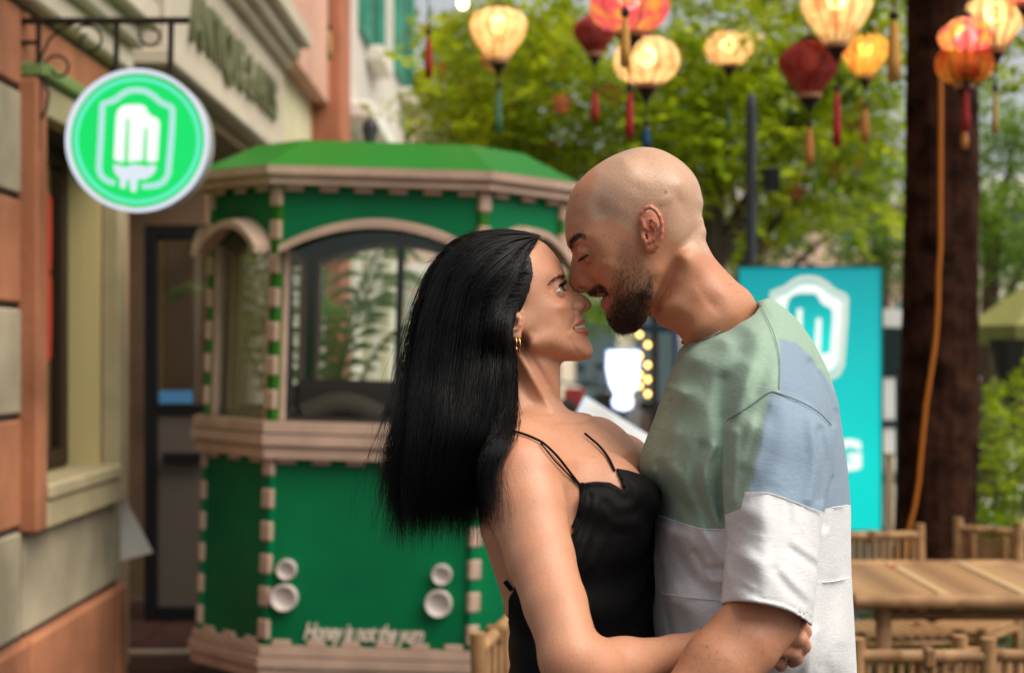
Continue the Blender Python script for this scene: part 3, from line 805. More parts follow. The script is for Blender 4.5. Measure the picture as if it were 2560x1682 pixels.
tree('shade_tree', 'broad bright green tree behind the lanterns over the bald head', (P(1780, 0, 12).x, 11.9, 0), 0.12, 3, [blob(1560, 200, 11.5, 220, 150, 1.0), blob(1800, 150, 11.8, 260, 180, 1.1), blob(1760, 360, 11.4, 220, 130, 0.9), blob(2050, 250, 12, 230, 180, 1.1), blob(2020, 470, 12.2, 190, 130, 0.8), blob(1650, 430, 12.6, 150, 140, 0.7), blob(2180, 80, 12, 200, 150, 0.9)], 10500, 0.105, leafA, 8, (14, flow_m))
tree('shade_tree', 'darker green tree further back between the lamp post and the trunk', (P(1900, 0, 17).x, 17.5, 0), 0.13, 3, [blob(1500, 330, 17, 230, 200, 1.4), blob(1750, 250, 17.5, 260, 240, 1.5), blob(2000, 350, 17, 240, 220, 1.4), blob(2100, 560, 16.5, 150, 110, 0.9), blob(1700, 560, 17, 160, 130, 0.9), blob(1350, 480, 17.5, 160, 150, 1.0)], 8500, 0.11, leafB, 13)
tree('shade_tree', 'blue-green tree at the edge of the square beyond the trunk', (P(2520, 0, 15).x, 15.5, 0), 0.12, 3, [blob(2500, 560, 14.5, 110, 120, 0.7), blob(2540, 330, 15, 120, 130, 0.9), blob(2440, 440, 15.5, 90, 100, 0.7), blob(2600, 600, 14.5, 130, 130, 0.8)], 4200, 0.085, leafC, 21)
tree('far_tree', 'far loose green tree in front of the peach house', (P(1150, 0, 24).x, 24.5, 0), 0.14, 3, [blob(1130, 420, 24, 110, 140, 1.2), blob(1250, 300, 24.5, 130, 200, 1.4), blob(1120, 180, 25, 90, 120, 1.2)], 4500, 0.13, leafC, 31, (16, flow_m))
tree('far_tree', 'far green tree standing behind the turquoise light box', (P(2230, 0, 25).x, 25.5, 0), 0.14, 3, [blob(2200, 620, 25, 110, 110, 1.2), blob(2120, 420, 26, 200, 160, 1.4), blob(1900, 600, 26, 130, 90, 1.2), blob(1560, 640, 26, 120, 110, 1.0), blob(1440, 700, 25, 70, 80, 1.0), blob(1500, 765, 24, 70, 62, 0.8), blob(1500, 770, 22, 60, 50, 0.6), blob(2480, 640, 24, 130, 90, 1.0), blob(1780, 640, 25, 140, 70, 1.0)], 11000, 0.13, leafB, 37)
# shrub by the trunk
for k, (px_, py_, Y_, lab) in enumerate(((2480, 1240, 7.8, 'leafy green shrub behind the bamboo chairs beyond the trunk'), (2300, 1560, 6.9, 'low dark green planting under the bamboo table'), (2535, 1150, 9.5, 'tall thin green shrub below the parasol'))):
    c = P(px_, py_, Y_)
    r = empty('shrub', (c.x, c.y, 0)); tag(r, lab, 'shrub', 'shrubs by the tables')
    for j in range(7):
        a = j * 0.9; MB().tube([Vector((0.05 * math.cos(a), 0.05 * math.sin(a), 0)), Vector((0.12 * math.cos(a), 0.12 * math.sin(a), c.z * 0.7)), Vector((0.22 * math.cos(a), 0.22 * math.sin(a), c.z * 1.2))], [0.012, 0.009, 0.004], 6).build('stem', limb_m, r)
    if k == 0: bl_ = [blob(2480, 1240, 7.8, 110, 140, 0.3), blob(2520, 1100, 8.0, 70, 90, 0.25), blob(2440, 1330, 7.6, 70, 90, 0.25)]
    elif k == 1: bl_ = [blob(2200, 1600, 6.9, 130, 70, 0.3), blob(2400, 1580, 7.0, 160, 80, 0.3)]
    else: bl_ = [blob(2530, 1160, 9.5, 60, 130, 0.3), blob(2500, 960, 9.6, 50, 60, 0.25)]
    leaves('foliage', bl_, 1400 if k else 1600, 0.05, leafA if k != 1 else leafB, r, 50 + k)

# ------------------------------------------------------------------ lanterns
def lantern_mat(name, c1, c2, c3, tr=0.86):
    m = bpy.data.materials.new(name); m.use_nodes = True
    nt = m.node_tree; nt.nodes.clear()
    out = nt.nodes.new('ShaderNodeOutputMaterial'); mx = nt.nodes.new('ShaderNodeMixShader'); mx.inputs[0].default_value = tr
    df = nt.nodes.new('ShaderNodeBsdfDiffuse'); tl = nt.nodes.new('ShaderNodeBsdfTranslucent')
    tc = nt.nodes.new('ShaderNodeTexCoord'); n = nt.nodes.new('ShaderNodeTexNoise'); n.inputs['Scale'].default_value = 17; n.inputs['Detail'].default_value = 2
    oi = nt.nodes.new('ShaderNodeObjectInfo'); ad = nt.nodes.new('ShaderNodeVectorMath'); ad.operation = 'ADD'
    nt.links.new(tc.outputs['Object'], ad.inputs[0]); nt.links.new(oi.outputs['Random'], ad.inputs[1]); nt.links.new(ad.outputs[0], n.inputs['Vector'])
    r = nt.nodes.new('ShaderNodeValToRGB'); e = r.color_ramp.elements
    e[0].position = 0.38; e[0].color = (*c3, 1); e[1].position = 0.62; e[1].color = (*c2, 1); q = e.new(0.48); q.color = (*c1, 1)
    nt.links.new(n.outputs[0], r.inputs[0]); nt.links.new(r.outputs[0], df.inputs[0]); nt.links.new(r.outputs[0], tl.inputs[0])
    nt.links.new(df.outputs[0], mx.inputs[1]); nt.links.new(tl.outputs[0], mx.inputs[2])
    rf = nt.nodes.new('ShaderNodeBsdfRefraction'); rf.inputs['IOR'].default_value = 1.0; rf.inputs['Roughness'].default_value = 0.85
    nt.links.new(r.outputs[0], rf.inputs['Color'])
    m2 = nt.nodes.new('ShaderNodeMixShader'); m2.inputs[0].default_value = 0.14
    nt.links.new(mx.outputs[0], m2.inputs[1]); nt.links.new(rf.outputs[0], m2.inputs[2]); nt.links.new(m2.outputs[0], out.inputs[0])
    return m
L_CREAM = lantern_mat('cream_silk', (0.88, 0.70, 0.45), (0.92, 0.80, 0.56), (0.80, 0.46, 0.26))
L_PINK = lantern_mat('pink_silk', (0.80, 0.17, 0.20), (0.90, 0.50, 0.12), (0.78, 0.14, 0.19))
L_RED = lantern_mat('red_silk', (0.48, 0.085, 0.075), (0.55, 0.13, 0.11), (0.38, 0.055, 0.05), 0.35)
L_ORANGE = lantern_mat('yellow_silk', (0.85, 0.55, 0.12), (0.85, 0.62, 0.2), (0.75, 0.22, 0.12))
rib_m = mat('lantern_rib', (0.10, 0.05, 0.03), rough=0.6)
cap_m = mat('lantern_cap', (0.025, 0.014, 0.010), rough=0.5)
rim_m = mat('lantern_rim', (0.40, 0.20, 0.10), rough=0.6)
TAS = {k: mat('tassel_' + k, c, rough=0.7) for k, c in dict(gold=(0.50, 0.26, 0.06), red=(0.30, 0.02, 0.02), orange=(0.50, 0.20, 0.06), blue=(0.01, 0.06, 0.16), green=(0.06, 0.16, 0.10), tan=(0.42, 0.28, 0.10)).items()}
SHAPES = {'balloon': [(0.30, 0.62), (0.55, 0.60), (0.82, 0.48), (0.97, 0.26), (1.0, 0.06), (0.94, -0.18), (0.78, -0.48), (0.58, -0.76), (0.42, -0.98), (0.33, -1.10)],
          'round': [(0.30, 0.66), (0.55, 0.62), (0.82, 0.46), (0.97, 0.22), (1.0, 0.0), (0.97, -0.22), (0.84, -0.44), (0.60, -0.62), (0.34, -0.70)],
          'diamond': [(0.34, 0.74), (0.62, 0.60), (0.90, 0.36), (1.0, 0.14), (0.96, -0.06), (0.78, -0.38), (0.54, -0.70), (0.40, -0.86), (0.38, -0.96)]}
rib_cache = {}
def lantern(label, px, py, wpx, shape, m_, power, tassel=None, tl=(0, 0), dia=0.27, light_col=(1, 0.66, 0.34)):
    if m_ is L_PINK: light_col = (1.0, 0.78, 0.66)
    Y = dia * FPX / wpx
    c = P(px, py, Y); R = dia / 2
    r = empty('lantern', c); tag(r, label, 'lantern', 'silk lanterns strung between the trees')
    prof = [(a * R, b * R) for a, b in SHAPES[shape]]
    nr = 12
    MB().lathe(prof, 72, None, True, mod=lambda a, z: 1 - 0.045 * abs(math.cos(a * nr / 2)) ** 6).build('shade', m_, r)
    key = (shape, dia)
    for k in range(nr):
        if key not in rib_cache:
            o = MB().tube([Vector((a * 0.962, 0, b)) for a, b in prof], 0.0034, 5).build('rib', rib_m, r); rib_cache[key] = o.data
        else:
            o = link('rib', rib_cache[key], None, r)
        o.rotation_euler = (0, 0, 2 * math.pi * (k + 0.5) / nr)
    zt, zb = prof[0][1], prof[-1][1]; rb = prof[-1][0]
    MB().lathe([(prof[0][0], zt), (prof[0][0] * 1.02, zt + 0.012), (0.002, zt + 0.03)], 20).build('top_cap', cap_m, r)
    MB().lathe([(rb * 1.02, zb + 0.004), (rb * 1.06, zb - 0.012), (rb * 1.0, zb - 0.018)], 20).build('rim', rim_m, r)
    MB().lathe([(rb * 0.98, zb - 0.018), (rb * 0.62, zb - 0.035), (rb * 0.30, zb - 0.06), (0.004, zb - 0.085)], 20).build('bottom_cap', cap_m, r)
    MB().tube([(0, 0, zt + 0.02), (0.0, 0, 3.2 - 0.0 + 0.9 - c.z + 0.4)], 0.003, 5).build('cord', cap_m, r)
    if tassel:
        add_tassel(r, tassel, px, tl[0], tl[1], tl[2] if len(tl) > 2 else 14, Y, c, zb - 0.08)
    if power > 0:
        ld = bpy.data.lights.new('lantern_bulb', 'POINT'); ld.energy = power; ld.color = light_col; ld.shadow_soft_size = 0.040
        lo2 = bpy.data.objects.new('lantern_bulb', ld); COL.objects.link(lo2); lo2.parent = r; lo2.location = (0, 0, 0.12 * R)
        if power > 0.3: MB().lathe([(0.001, -0.03), (0.016, -0.024), (0.026, 0), (0.016, 0.024), (0.001, 0.03)], 12).build('bulb', BULB, r, (0, 0, 0.12 * R))
    return r
def add_tassel(r, tassel, pxt, y0, y1, wpx, Y, c, ztop):
    a = P(pxt, y0, Y) - c; b = P(pxt, y1, Y) - c
    hw_ = wpx * Y / FPX / 2 * 1.4
    if ztop is not None: MB().tube([(0, 0, ztop), (0, 0, a.z)], 0.003, 5).build('string', cap_m, r)
    MB().lathe([(0.001, a.z + 0.004), (hw_ * 0.75, a.z - 0.004), (hw_ * 0.8, a.z - 0.022), (hw_ * 0.3, a.z - 0.030)], 12).build('bead', cap_m, r)
    L = a.z - b.z
    MB().lathe([(hw_ * 0.35, a.z - 0.028), (hw_ * 0.75, a.z - 0.03 - L * 0.15), (hw_, b.z + L * 0.3), (hw_ * 0.9, b.z), (0.001, b.z)], 26, None, True, mod=lambda t, z: 1 + 0.16 * math.sin(13 * t)).build('tassel', TAS[tassel], r)
PW = 1.5
BULB = emis('lantern_bulb_glow', (1.0, 0.70, 0.36), 5.0)
lantern('cream lantern above the kiosk roof, tapering to a dark cap', 1246, 70, 146, 'balloon', L_CREAM, PW, 'green', (205, 335, 12))
lantern('large coral pink lantern cut by the top of the picture', 1574, 10, 204, 'round', L_PINK, PW * 0.75, 'red', (210, 345, 16), 0.30)
lantern('dim dark red lantern half hidden behind the coral pink one', 1487, 82, 112, 'diamond', L_RED, 0, 'red', (215, 305, 15))
lantern('round cream lantern below the coral pink one', 1616, 152, 168, 'round', L_CREAM, PW * 0.8, 'blue', (300, 372, 14))
lantern('small round cream lantern to the left of the dim red ones', 1822, 120, 120, 'round', L_CREAM, PW, 'green', (255, 325, 9))
lantern('smaller pale lantern peeping from behind the small round cream one', 1868, 104, 78, 'balloon', L_CREAM, PW * 0.5)
lantern('dim red lantern with an orange tassel left of the trunk', 2024, 162, 156, 'diamond', L_RED, 0.05, 'orange', (303, 412, 15))
lantern('large cream lantern cut by the top, with a dark red tassel', 2092, 12, 178, 'balloon', L_CREAM, PW * 1.1, 'red', (212, 368, 16), 0.30)
lantern('golden lantern with red blotches nearest the trunk', 2163, 128, 118, 'balloon', L_ORANGE, PW, 'orange', (258, 358, 15))
lantern('orange lantern in front of the trunk, behind the pink one', 2412, 160, 146, 'round', L_ORANGE, PW * 0.4, 'orange', (300, 372, 13), 0.215)
lantern('pink and gold lantern in front of the dark trunk', 2415, 100, 140, 'diamond', L_PINK, PW * 0.8, 'red', (205, 330, 14), 0.205)
lantern('large cream lantern to the right of the dark trunk', 2488, 40, 150, 'balloon', L_CREAM, PW * 0.8, 'tan', (212, 335, 12), 0.22)
lantern('pink lantern in the top corner of the picture', 2566, -40, 140, 'round', L_PINK, PW * 0.7, None, (0, 0), 0.20)
def loose_tassel(label, col, px, y0, y1, w, Y):
    c = P(px, y0, Y); r = empty('tassel_pendant', c); tag(r, label, 'tassel', 'tassels of lanterns above the picture')
    MB().tube([(0, 0, 0.5), (0, 0, 0)], 0.003, 5).build('string', cap_m, r)
    add_tassel(r, col, px, y0, y1, w, Y, c, None)
    return r
loose_tassel('gold tassel hanging in front of the coral pink lantern', 'gold', 1563, 20, 168, 19, 4.6)
loose_tassel('gold tassel hanging just left of the dark trunk', 'gold', 2235, 30, 203, 24, 5.6)
t_ = loose_tassel('dark red tassel hanging above the kiosk, left of the first lantern', 'red', 1071, 72, 195, 14, 6.6)
loose_tassel('thin tan tassel hanging before the pink upper wall', 'tan', 824, 62, 150, 9, 7.2)
loose_tassel('dark blue tassel hanging in front of the trunk', 'blue', 2416, 258, 350, 11, 6.0)
# festoon cables carrying the lanterns
for i, (x0, y0, Y0, x1, y1, Y1) in enumerate(((900, -150, 7.5, 2700, -160, 7.0), (1100, -220, 5.4, 2700, -230, 5.6))):
    a, b = P(x0, y0, Y0), P(x1, y1, Y1)
    fc = empty('festoon_cable', (a + b) / 2); tag(fc, ['rear festoon cable carrying the lanterns', 'front festoon cable carrying the lanterns'][i], 'cable', 'festoon cables')
    MB().tube([a.lerp(b, t) - (a + b) / 2 + Vector((0, 0, -0.12 * math.sin(math.pi * t))) for t in np.linspace(0, 1, 14)], 0.006, 6).build('cord', cap_m, fc)
bulb = empty('bare_bulb', P(1157, 8, 7.0)); tag(bulb, 'small bare glowing bulb above the kiosk by the cream lantern', 'bulb')
MB().lathe([(0.001, -0.03), (0.016, -0.024), (0.024, -0.008), (0.022, 0.01), (0.012, 0.03), (0.010, 0.04)], 16).build('glass', emis('bulb_glow', (1.0, 0.62, 0.30), 6), bulb)
MB().lathe([(0.011, 0.04), (0.012, 0.07), (0.003, 0.08)], 12).build('socket', cap_m, bulb)

# ------------------------------------------------------------------ street lamp post with box
lp = P(1878, 1300, 10.0)
lpo = empty('lamp_post', (lp.x, 10.0, 0)); tag(lpo, 'dark slim lamp post with a small black box, above the turquoise light box', 'lamp post')
grey = mat('post_paint', (0.03, 0.033, 0.04), rough=0.45)
MB().lathe([(0.06, 0), (0.06, 0.3), (0.037, 0.34), (0.035, 2.9), (0.03, 2.95), (0.028, 3.02), (0.001, 3.04)], 16).build('post', grey, lpo)
bxp = P(1928, 450, 10.0)
MB().bbox((bxp.x - lp.x - 0.05, -0.06, bxp.z - 0.075), (bxp.x - lp.x + 0.05, 0.04, bxp.z + 0.075), 0.01).build('box', blk, lpo)
MB().tube([(0.0, 0, bxp.z - 0.02), (bxp.x - lp.x, 0, bxp.z - 0.02)], 0.012, 8).build('arm', grey, lpo)

# ------------------------------------------------------------------ glimpses between the two figures
ls = P(1557, 1005, 14.0)
lso = empty('lit_sign', ls); tag(lso, 'small white glowing shield sign on a stand seen between the couple', 'sign')
lw = emis('lit_sign_white', (0.95, 0.97, 1.0), 1.8)
k_ = 14.0 / FPX
out_ = [(-38, 128), (42, 128), (40, 80), (36, 40), (20, 18), (26, 4), (22, -14), (0, -20), (-22, -12), (-26, 4), (-18, 18), (-32, 44), (-40, 84)]
MB().prism([(x * k_, z * k_) for x, z in out_], 0, 0.08).build('panel', lw, lso)
MB().prism([(x * k_ * 1.07, (z - 54) * k_ * 1.05 + 54 * k_) for x, z in out_], 0.02, 0.085).build('case', emis('lit_sign_edge', (0.12, 0.30, 0.85), 0.8), lso)
MB().tube([(0, 0.05, -20 * k_), (0, 0.05, -ls.z)], 0.03, 8).build('stand', grey, lso)
sp_ = P(1620, 1000, 12.0)
spo = empty('light_pole', (sp_.x + 0.05, 12.0, 0)); tag(spo, 'thin dark pole wound with a string of warm bulbs between the couple', 'pole')
MB().tube([(0, 0, 0), (0, 0, 2.0)], 0.03, 10).build('post', grey, spo)
wb = emis('string_bulb', (1.0, 0.55, 0.14), 5.0)
bme = None
for i, yy in enumerate((836, 862, 890, 912, 936, 948, 964, 984)):
    p = P(1604 + (14 if i % 2 else -6), yy, 12.0)
    if bme is None:
        o = MB().lathe([(0.001, -0.022), (0.014, -0.015), (0.02, 0), (0.014, 0.015), (0.001, 0.022)], 10).build('bulb', wb, spo); bme = o.data
    else: o = link('bulb', bme, None, spo)
    o.location = (p.x - spo.location.x, -0.04, p.z)
bp2 = P(1690, 900, 10.5)
bpo = empty('blue_post', (bp2.x, 10.5, 0)); tag(bpo, 'thin dark blue post beside the neck of the bald person', 'post')
MB().lathe([(0.05, 0), (0.05, 0.08), (0.022, 0.1), (0.022, 2.0), (0.001, 2.02)], 12).build('post', mat('navy_paint', (0.01, 0.03, 0.10), rough=0.4), bpo)
MB().bbox((-0.25, -0.02, 1.55), (0.0, 0.0, 1.60), 0.005).build('arm', mat('navy_arm', (0.02, 0.03, 0.06), rough=0.4), bpo)
# menu board on a slanted stand
mz = 5.2
mc = P(1535, 1080, mz)
mno = empty('menu_stand', (mc.x, mz, 0)); tag(mno, 'slanted blue-grey menu board on a stand between the couple', 'menu stand')
Mm = Matrix.Translation((0, 0, mc.z)) @ Matrix.Rotation(math.radians(-32), 4, 'Y').inverted() @ Matrix.Rotation(math.radians(25), 4, 'X')
MB().bbox((-0.14, -0.10, -0.012), (0.14, 0.10, 0.012), 0.004, Mm).build('board', mat('menu_board', (0.22, 0.30, 0.42), rough=0.35, noise=(14, 0.5, (0.5, 0.55, 0.6))), mno)
MB().box((-0.12, -0.08, 0.0125), (0.11, 0.08, 0.014), Mm).build('sheet', mat('menu_sheet', (0.50, 0.52, 0.52), rough=0.3, noise=(10, 0.3)), mno)
MB().tube([(0.02, 0, mc.z - 0.03), (0.02, 0, 0.03)], 0.018, 10).build('post', blk, mno)
MB().lathe([(0.16, 0.0), (0.16, 0.02), (0.03, 0.04)], 20, Matrix.Translation((0.02, 0, 0))).build('foot', blk, mno)
# parked scooters
tyre = mat('tyre_rubber', (0.012, 0.012, 0.012), rough=0.8)
def scooter(label, x, y, rz, col):
    r = empty('scooter', (x, y, 0), (0, 0, rz)); tag(r, label, 'scooter', 'scooters parked across the square')
    bm_ = mat('scooter_paint', col, rough=0.3, coat=0.4)
    for wx in (-0.62, 0.62):
        w = MB().lathe([(0.16, -0.04), (0.23, -0.045), (0.25, 0), (0.23, 0.045), (0.16, 0.04)], 22, Matrix.Translation((wx, 0, 0.25)) @ Matrix.Rotation(math.radians(90), 4, 'X')).build('wheel', tyre, r)
        MB().lathe([(0.02, -0.03), (0.155, -0.03), (0.155, 0.03), (0.02, 0.03)], 18, Matrix.Translation((wx, 0, 0.25)) @ Matrix.Rotation(math.radians(90), 4, 'X')).build('rim', grey, w)
    MB().prism([(-0.85, 0.62), (-0.2, 0.70), (-0.1, 0.42), (0.25, 0.36), (0.42, 0.95), (0.52, 0.95), (0.50, 0.45), (0.30, 0.24), (-0.25, 0.24), (-0.55, 0.42)], -0.13, 0.13).build('body', bm_, r)
    MB().bbox((-0.80, -0.13, 0.72), (-0.10, 0.13, 0.82), 0.04).build('seat', tyre, r)
    MB().tube([(0.44, -0.34, 1.05), (0.50, 0, 1.0), (0.44, 0.34, 1.05)], 0.016, 8).build('handlebar', grey, r)
    MB().lathe([(0.001, 0.06), (0.05, 0.05), (0.075, 0.0), (0.05, -0.03)], 16, Matrix.Translation((0.56, 0, 0.90)) @ Matrix.Rotation(math.radians(90), 4, 'Y')).build('headlight', colm, r)
    for sd in (-0.25, 0.25): MB().tube([(0.46, sd, 1.06), (0.44, sd * 1.3, 1.2)], 0.008, 6).lathe([(0.001, 0.0), (0.05, 0.005), (0.001, 0.012)], 12, Matrix.Translation((0.44, sd * 1.3, 1.24)) @ Matrix.Rotation(math.radians(90), 4, 'Y')).build('mirror', grey, r)
scooter('dark parked scooter seen past the neck of the dark-haired person, nearer one', P(1470, 0, 18).x, 18.0, math.radians(60), (0.02, 0.02, 0.025))
scooter('red parked scooter seen past the neck of the dark-haired person', P(1420, 0, 20).x, 20.5, math.radians(75), (0.25, 0.03, 0.03))
scooter('grey parked scooter seen behind the glowing shield sign', P(1620, 0, 19).x, 19.5, math.radians(110), (0.15, 0.15, 0.16))

# ------------------------------------------------------------------ van and fence posts beyond the light box
van = empty('van', (P(2215, 0, 17).x, 17.0, 0)); tag(van, 'white van parked beyond the light box, left of the trunk', 'van')
vw = mat('van_white', (0.70, 0.71, 0.74), rough=0.3, coat=0.4)
MB().prism([(-2.0, 0.35), (1.9, 0.35), (2.1, 0.55), (2.05, 1.05), (1.35, 1.15), (0.85, 1.85), (-1.95, 1.95), (-2.05, 1.2)], 0, 1.7).build('body', vw, van)
vg = mat('van_glass', (0.015, 0.03, 0.03), rough=0.1)
for x0, x1 in ((-1.8, -0.75), (-0.65, 0.25), (0.35, 0.95)): MB().prism([(x0, 1.15), (x1 + (0.25 if x1 > 0.9 else 0), 1.15), (x1, 1.68), (x0, 1.70)], -0.012, -0.002).build('window', vg, van)
for wx in (-1.3, 1.3):
    w = MB().lathe([(0.18, -0.1), (0.30, -0.1), (0.32, 0), (0.30, 0.1), (0.18, 0.1)], 22, Matrix.Translation((wx, 0.08, 0.32)) @ Matrix.Rotation(math.radians(90), 4, 'X')).build('wheel', tyre, van)
MB().bbox((-2.05, -0.02, 0.62), (2.08, -0.001, 0.70), 0.004).build('trim', blk, van)
for i, (px_, Y_, top, c_, lab) in enumerate(((2222, 8.6, 1140, (0.42, 0.30, 0.20), 'short pale wooden post between the light box and the trunk'), (2250, 8.8, 920, (0.02, 0.02, 0.02), 'thin black post just left of the trunk'), (2425, 8.2, 980, (0.45, 0.44, 0.44), 'pale grey post hugging the trunk on its right'), (2443, 8.8, 960, (0.02, 0.02, 0.02), 'black fence post right of the trunk'))):
    b_ = P(px_, top, Y_)
    r = empty('fence_post', (b_.x, Y_, 0)); tag(r, lab, 'post', 'posts near the trunk')
    MB().bbox((-0.022, -0.022, 0), (0.022, 0.022, b_.z), 0.005).build('shaft', mat('post_%d' % i, c_, rough=0.6), r)
    MB().bbox((-0.028, -0.028, b_.z), (0.028, 0.028, b_.z + 0.02), 0.006).build('cap', mat('post_cap_%d' % i, c_, rough=0.6), r)

# ------------------------------------------------------------------ parasol, right edge
pz = 11.0
pc = P(2660, 900, pz)
par = empty('parasol', (pc.x, pz, 0)); tag(par, 'olive parasol with a dark grey tied side curtain at the edge of the square', 'parasol')
canv = mat('olive_canvas', (0.30, 0.30, 0.10), rough=0.8, noise=(3, 0.2))
eave = P(2410, 815, pz); Rp = pc.x - eave.x
ze = eave.z
mbp = MB(); n = 8
vs = [(0, 0, ze + 0.45)] + [(Rp * math.cos(k * math.pi / 4), Rp * math.sin(k * math.pi / 4), ze + 0.10 * abs(math.sin(k * 0.8))*0) for k in range(8)]
vs2 = [(Rp * 0.995 * math.cos(k * math.pi / 4), Rp * 0.995 * math.sin(k * math.pi / 4), ze - 0.13) for k in range(8)]
mbp.add(vs + vs2, [(0, 1 + k, 1 + (k + 1) % 8) for k in range(8)] + [(1 + k, 9 + k, 9 + (k + 1) % 8, 1 + (k + 1) % 8) for k in range(8)]).build('canopy', canv, par)
MB().tube([(0, 0, 0), (0, 0, ze + 0.45)], 0.03, 10).build('pole', grey, par)
for k in range(8): MB().tube([(0, 0, ze + 0.42), (Rp * 0.98 * math.cos(k * math.pi / 4), Rp * 0.98 * math.sin(k * math.pi / 4), ze - 0.02)], 0.01, 6).build('rib', grey, par)
ct = P(2545, 860, pz - 0.5)
MB().lathe([(0.10, ct.z - 0.62), (0.07, ct.z - 0.5), (0.11, ct.z - 0.30), (0.15, ct.z - 0.05), (0.17, ct.z + 0.03)], 20, Matrix.Translation((ct.x - pc.x, -0.5, 0)), True, mod=lambda a, z: 1 + 0.12 * math.sin(7 * a)).build('curtain', mat('dark_grey_canvas', (0.045, 0.04, 0.035), rough=0.9), par)

# ------------------------------------------------------------------ bamboo furniture
bam = mat('bamboo', (0.38, 0.22, 0.10), rough=0.5, spec=0.25, noise=(9, 0.32, (0.20, 0.105, 0.045)))
bam_d = mat('bamboo_dark', (0.22, 0.12, 0.05), rough=0.5, noise=(9, 0.3))
def cane(mb, a, b, r, nodes=3):
    a, b = Vector(a), Vector(b)
    pts, rad = [a], [r]
    for i in range(1, nodes + 1):
        t = i / (nodes + 1)
        for dt, rr in ((-0.012, 1.0), (0.0, 1.10), (0.012, 1.0)):
            pts.append(a.lerp(b, t + dt)); rad.append(r * rr)
    pts.append(b); rad.append(r)
    return mb.tube(pts, rad, 12)
def bamboo_chair(label, loc, rz, style='rods', w=0.34, h=0.70, seat=0.36, d=0.36):
    r = empty('bamboo_chair', loc, (0, 0, rz)); tag(r, label, 'chair', 'small bamboo chairs round the table')
    # local: back at +y, seat towards -y
    for sx in (-1, 1):
        cane(MB(), (sx * w / 2, 0, 0), (sx * w / 2, 0.02, h), 0.020, 4).build('back_leg', bam, r)
        cane(MB(), (sx * w / 2, -d, 0), (sx * w / 2, -d, seat + 0.02), 0.020, 2).build('front_leg', bam, r)
        cane(MB(), (sx * w / 2, -d, seat * 0.45), (sx * w / 2, 0, seat * 0.45), 0.012, 1).build('side_rail', bam, r)
        cane(MB(), (sx * w / 2, -d, seat - 0.03), (sx * w / 2, 0, seat - 0.03), 0.013, 1).build('side_rail', bam, r)
    cane(MB(), (-w / 2, -d, seat - 0.035), (w / 2, -d, seat - 0.035), 0.013, 1).build('front_rail', bam, r)
    cane(MB(), (-w / 2, 0.018, h - 0.045), (w / 2, 0.018, h - 0.045), 0.017, 2).build('top_rail', bam, r)
    cane(MB(), (-w / 2, 0.012, seat + 0.08), (w / 2, 0.012, seat + 0.08), 0.014, 2).build('lower_rail', bam, r)
    if style == 'rods':
        m0 = None; n = 11 if w < 0.45 else 4
        for k in range(n):
            if m0 is None:
                o = cane(MB(), (0, 0, seat + 0.09), (0, 0, h - 0.06), 0.0085, 1).build('back_rod', bam, r); m0 = o.data
            else: o = link('back_rod', m0, None, r)
            o.location = (-w / 2 + w * (k + 1) / (n + 1), 0.015, 0)
        MB().bbox((-0.028, -0.006, h - 0.072), (0.0, 0.042, h - 0.022), 0.006).build('binding', bam_d, r)
    else:
        m0 = None
        for k in range(9):
            if m0 is None:
                o = MB().bbox((-w / 2 + 0.01, -0.006, 0), (w / 2 - 0.01, 0.006, 0.020), 0.004).build('back_slat', bam, r); m0 = o.data
            else: o = link('back_slat', m0, None, r)
            o.location = (0, 0.015, seat + 0.10 + k * (h - seat - 0.17) / 9)
        for xx in (-0.06, 0.07): MB().bbox((xx, -0.012, seat + 0.09), (xx + 0.016, 0.026, h - 0.06), 0.004).build('back_stay', bam, r)
    m0 = None
    for k in range(9):
        if m0 is None:
            o = MB().bbox((-0.017, -d, seat - 0.018), (0.017, 0.0, seat), 0.004).build('seat_slat', bam, r); m0 = o.data
        else: o = link('seat_slat', m0, None, r)
        o.location = (-w / 2 + 0.02 + (w - 0.04) * k / 8, 0, 0)
    return r
def gp(px, Y): return (px - HX) * Y / FPX
bamboo_chair('bamboo chair with rod back in the foreground right of the white shirt', (gp(2302, 4.05), 4.05, 0), math.pi, 'rods', 0.33, 0.70)
bamboo_chair('bamboo chair with rod back half hidden behind the dark-haired person', (-0.025, 4.22, 0), math.radians(81), 'rods', 0.52, 0.725)
bamboo_chair('bamboo chair with rod back behind the table in front of the trunk', (gp(2190, 6.35), 6.35, 0), math.radians(8), 'rods', 0.38, 0.735)
bamboo_chair('bamboo chair with woven slat back behind the table, right of the trunk', (gp(2466, 6.4), 6.4, 0), math.radians(-38), 'slats', 0.25, 0.75)
bamboo_chair('bamboo chair just showing its post at the lower right edge', (gp(2600, 4.1), 4.2, 0), math.radians(160), 'rods', 0.34, 0.67)
# table
tbz = 0.65
tx0 = gp(2150, 5.05); tx1 = tx0 + 1.3
tab_ = empty('bamboo_table', ((tx0 + tx1) / 2, 5.45, 0)); tag(tab_, 'long bamboo slat table in front of the dark trunk', 'table')
hx_ = (tx1 - tx0) / 2
m0 = None
for k in range(13):
    if m0 is None:
        o = MB().bbox((-hx_, -0.027, tbz - 0.02), (hx_, 0.027, tbz), 0.008).build('top_slat', bam, tab_); m0 = o.data
    else: o = link('top_slat', m0, None, tab_)
    o.location = (0, -0.38 + 0.0275 + k * 0.0595, 0.0)
cane(MB(), (-hx_ - 0.02, -0.41, tbz - 0.015), (hx_, -0.41, tbz - 0.015), 0.024, 4).build('edge_cane', bam, tab_)
cane(MB(), (-hx_ - 0.02, -0.41, tbz - 0.012), (-hx_ - 0.02, 0.42, tbz - 0.012), 0.024, 2).build('edge_cane', bam, tab_)
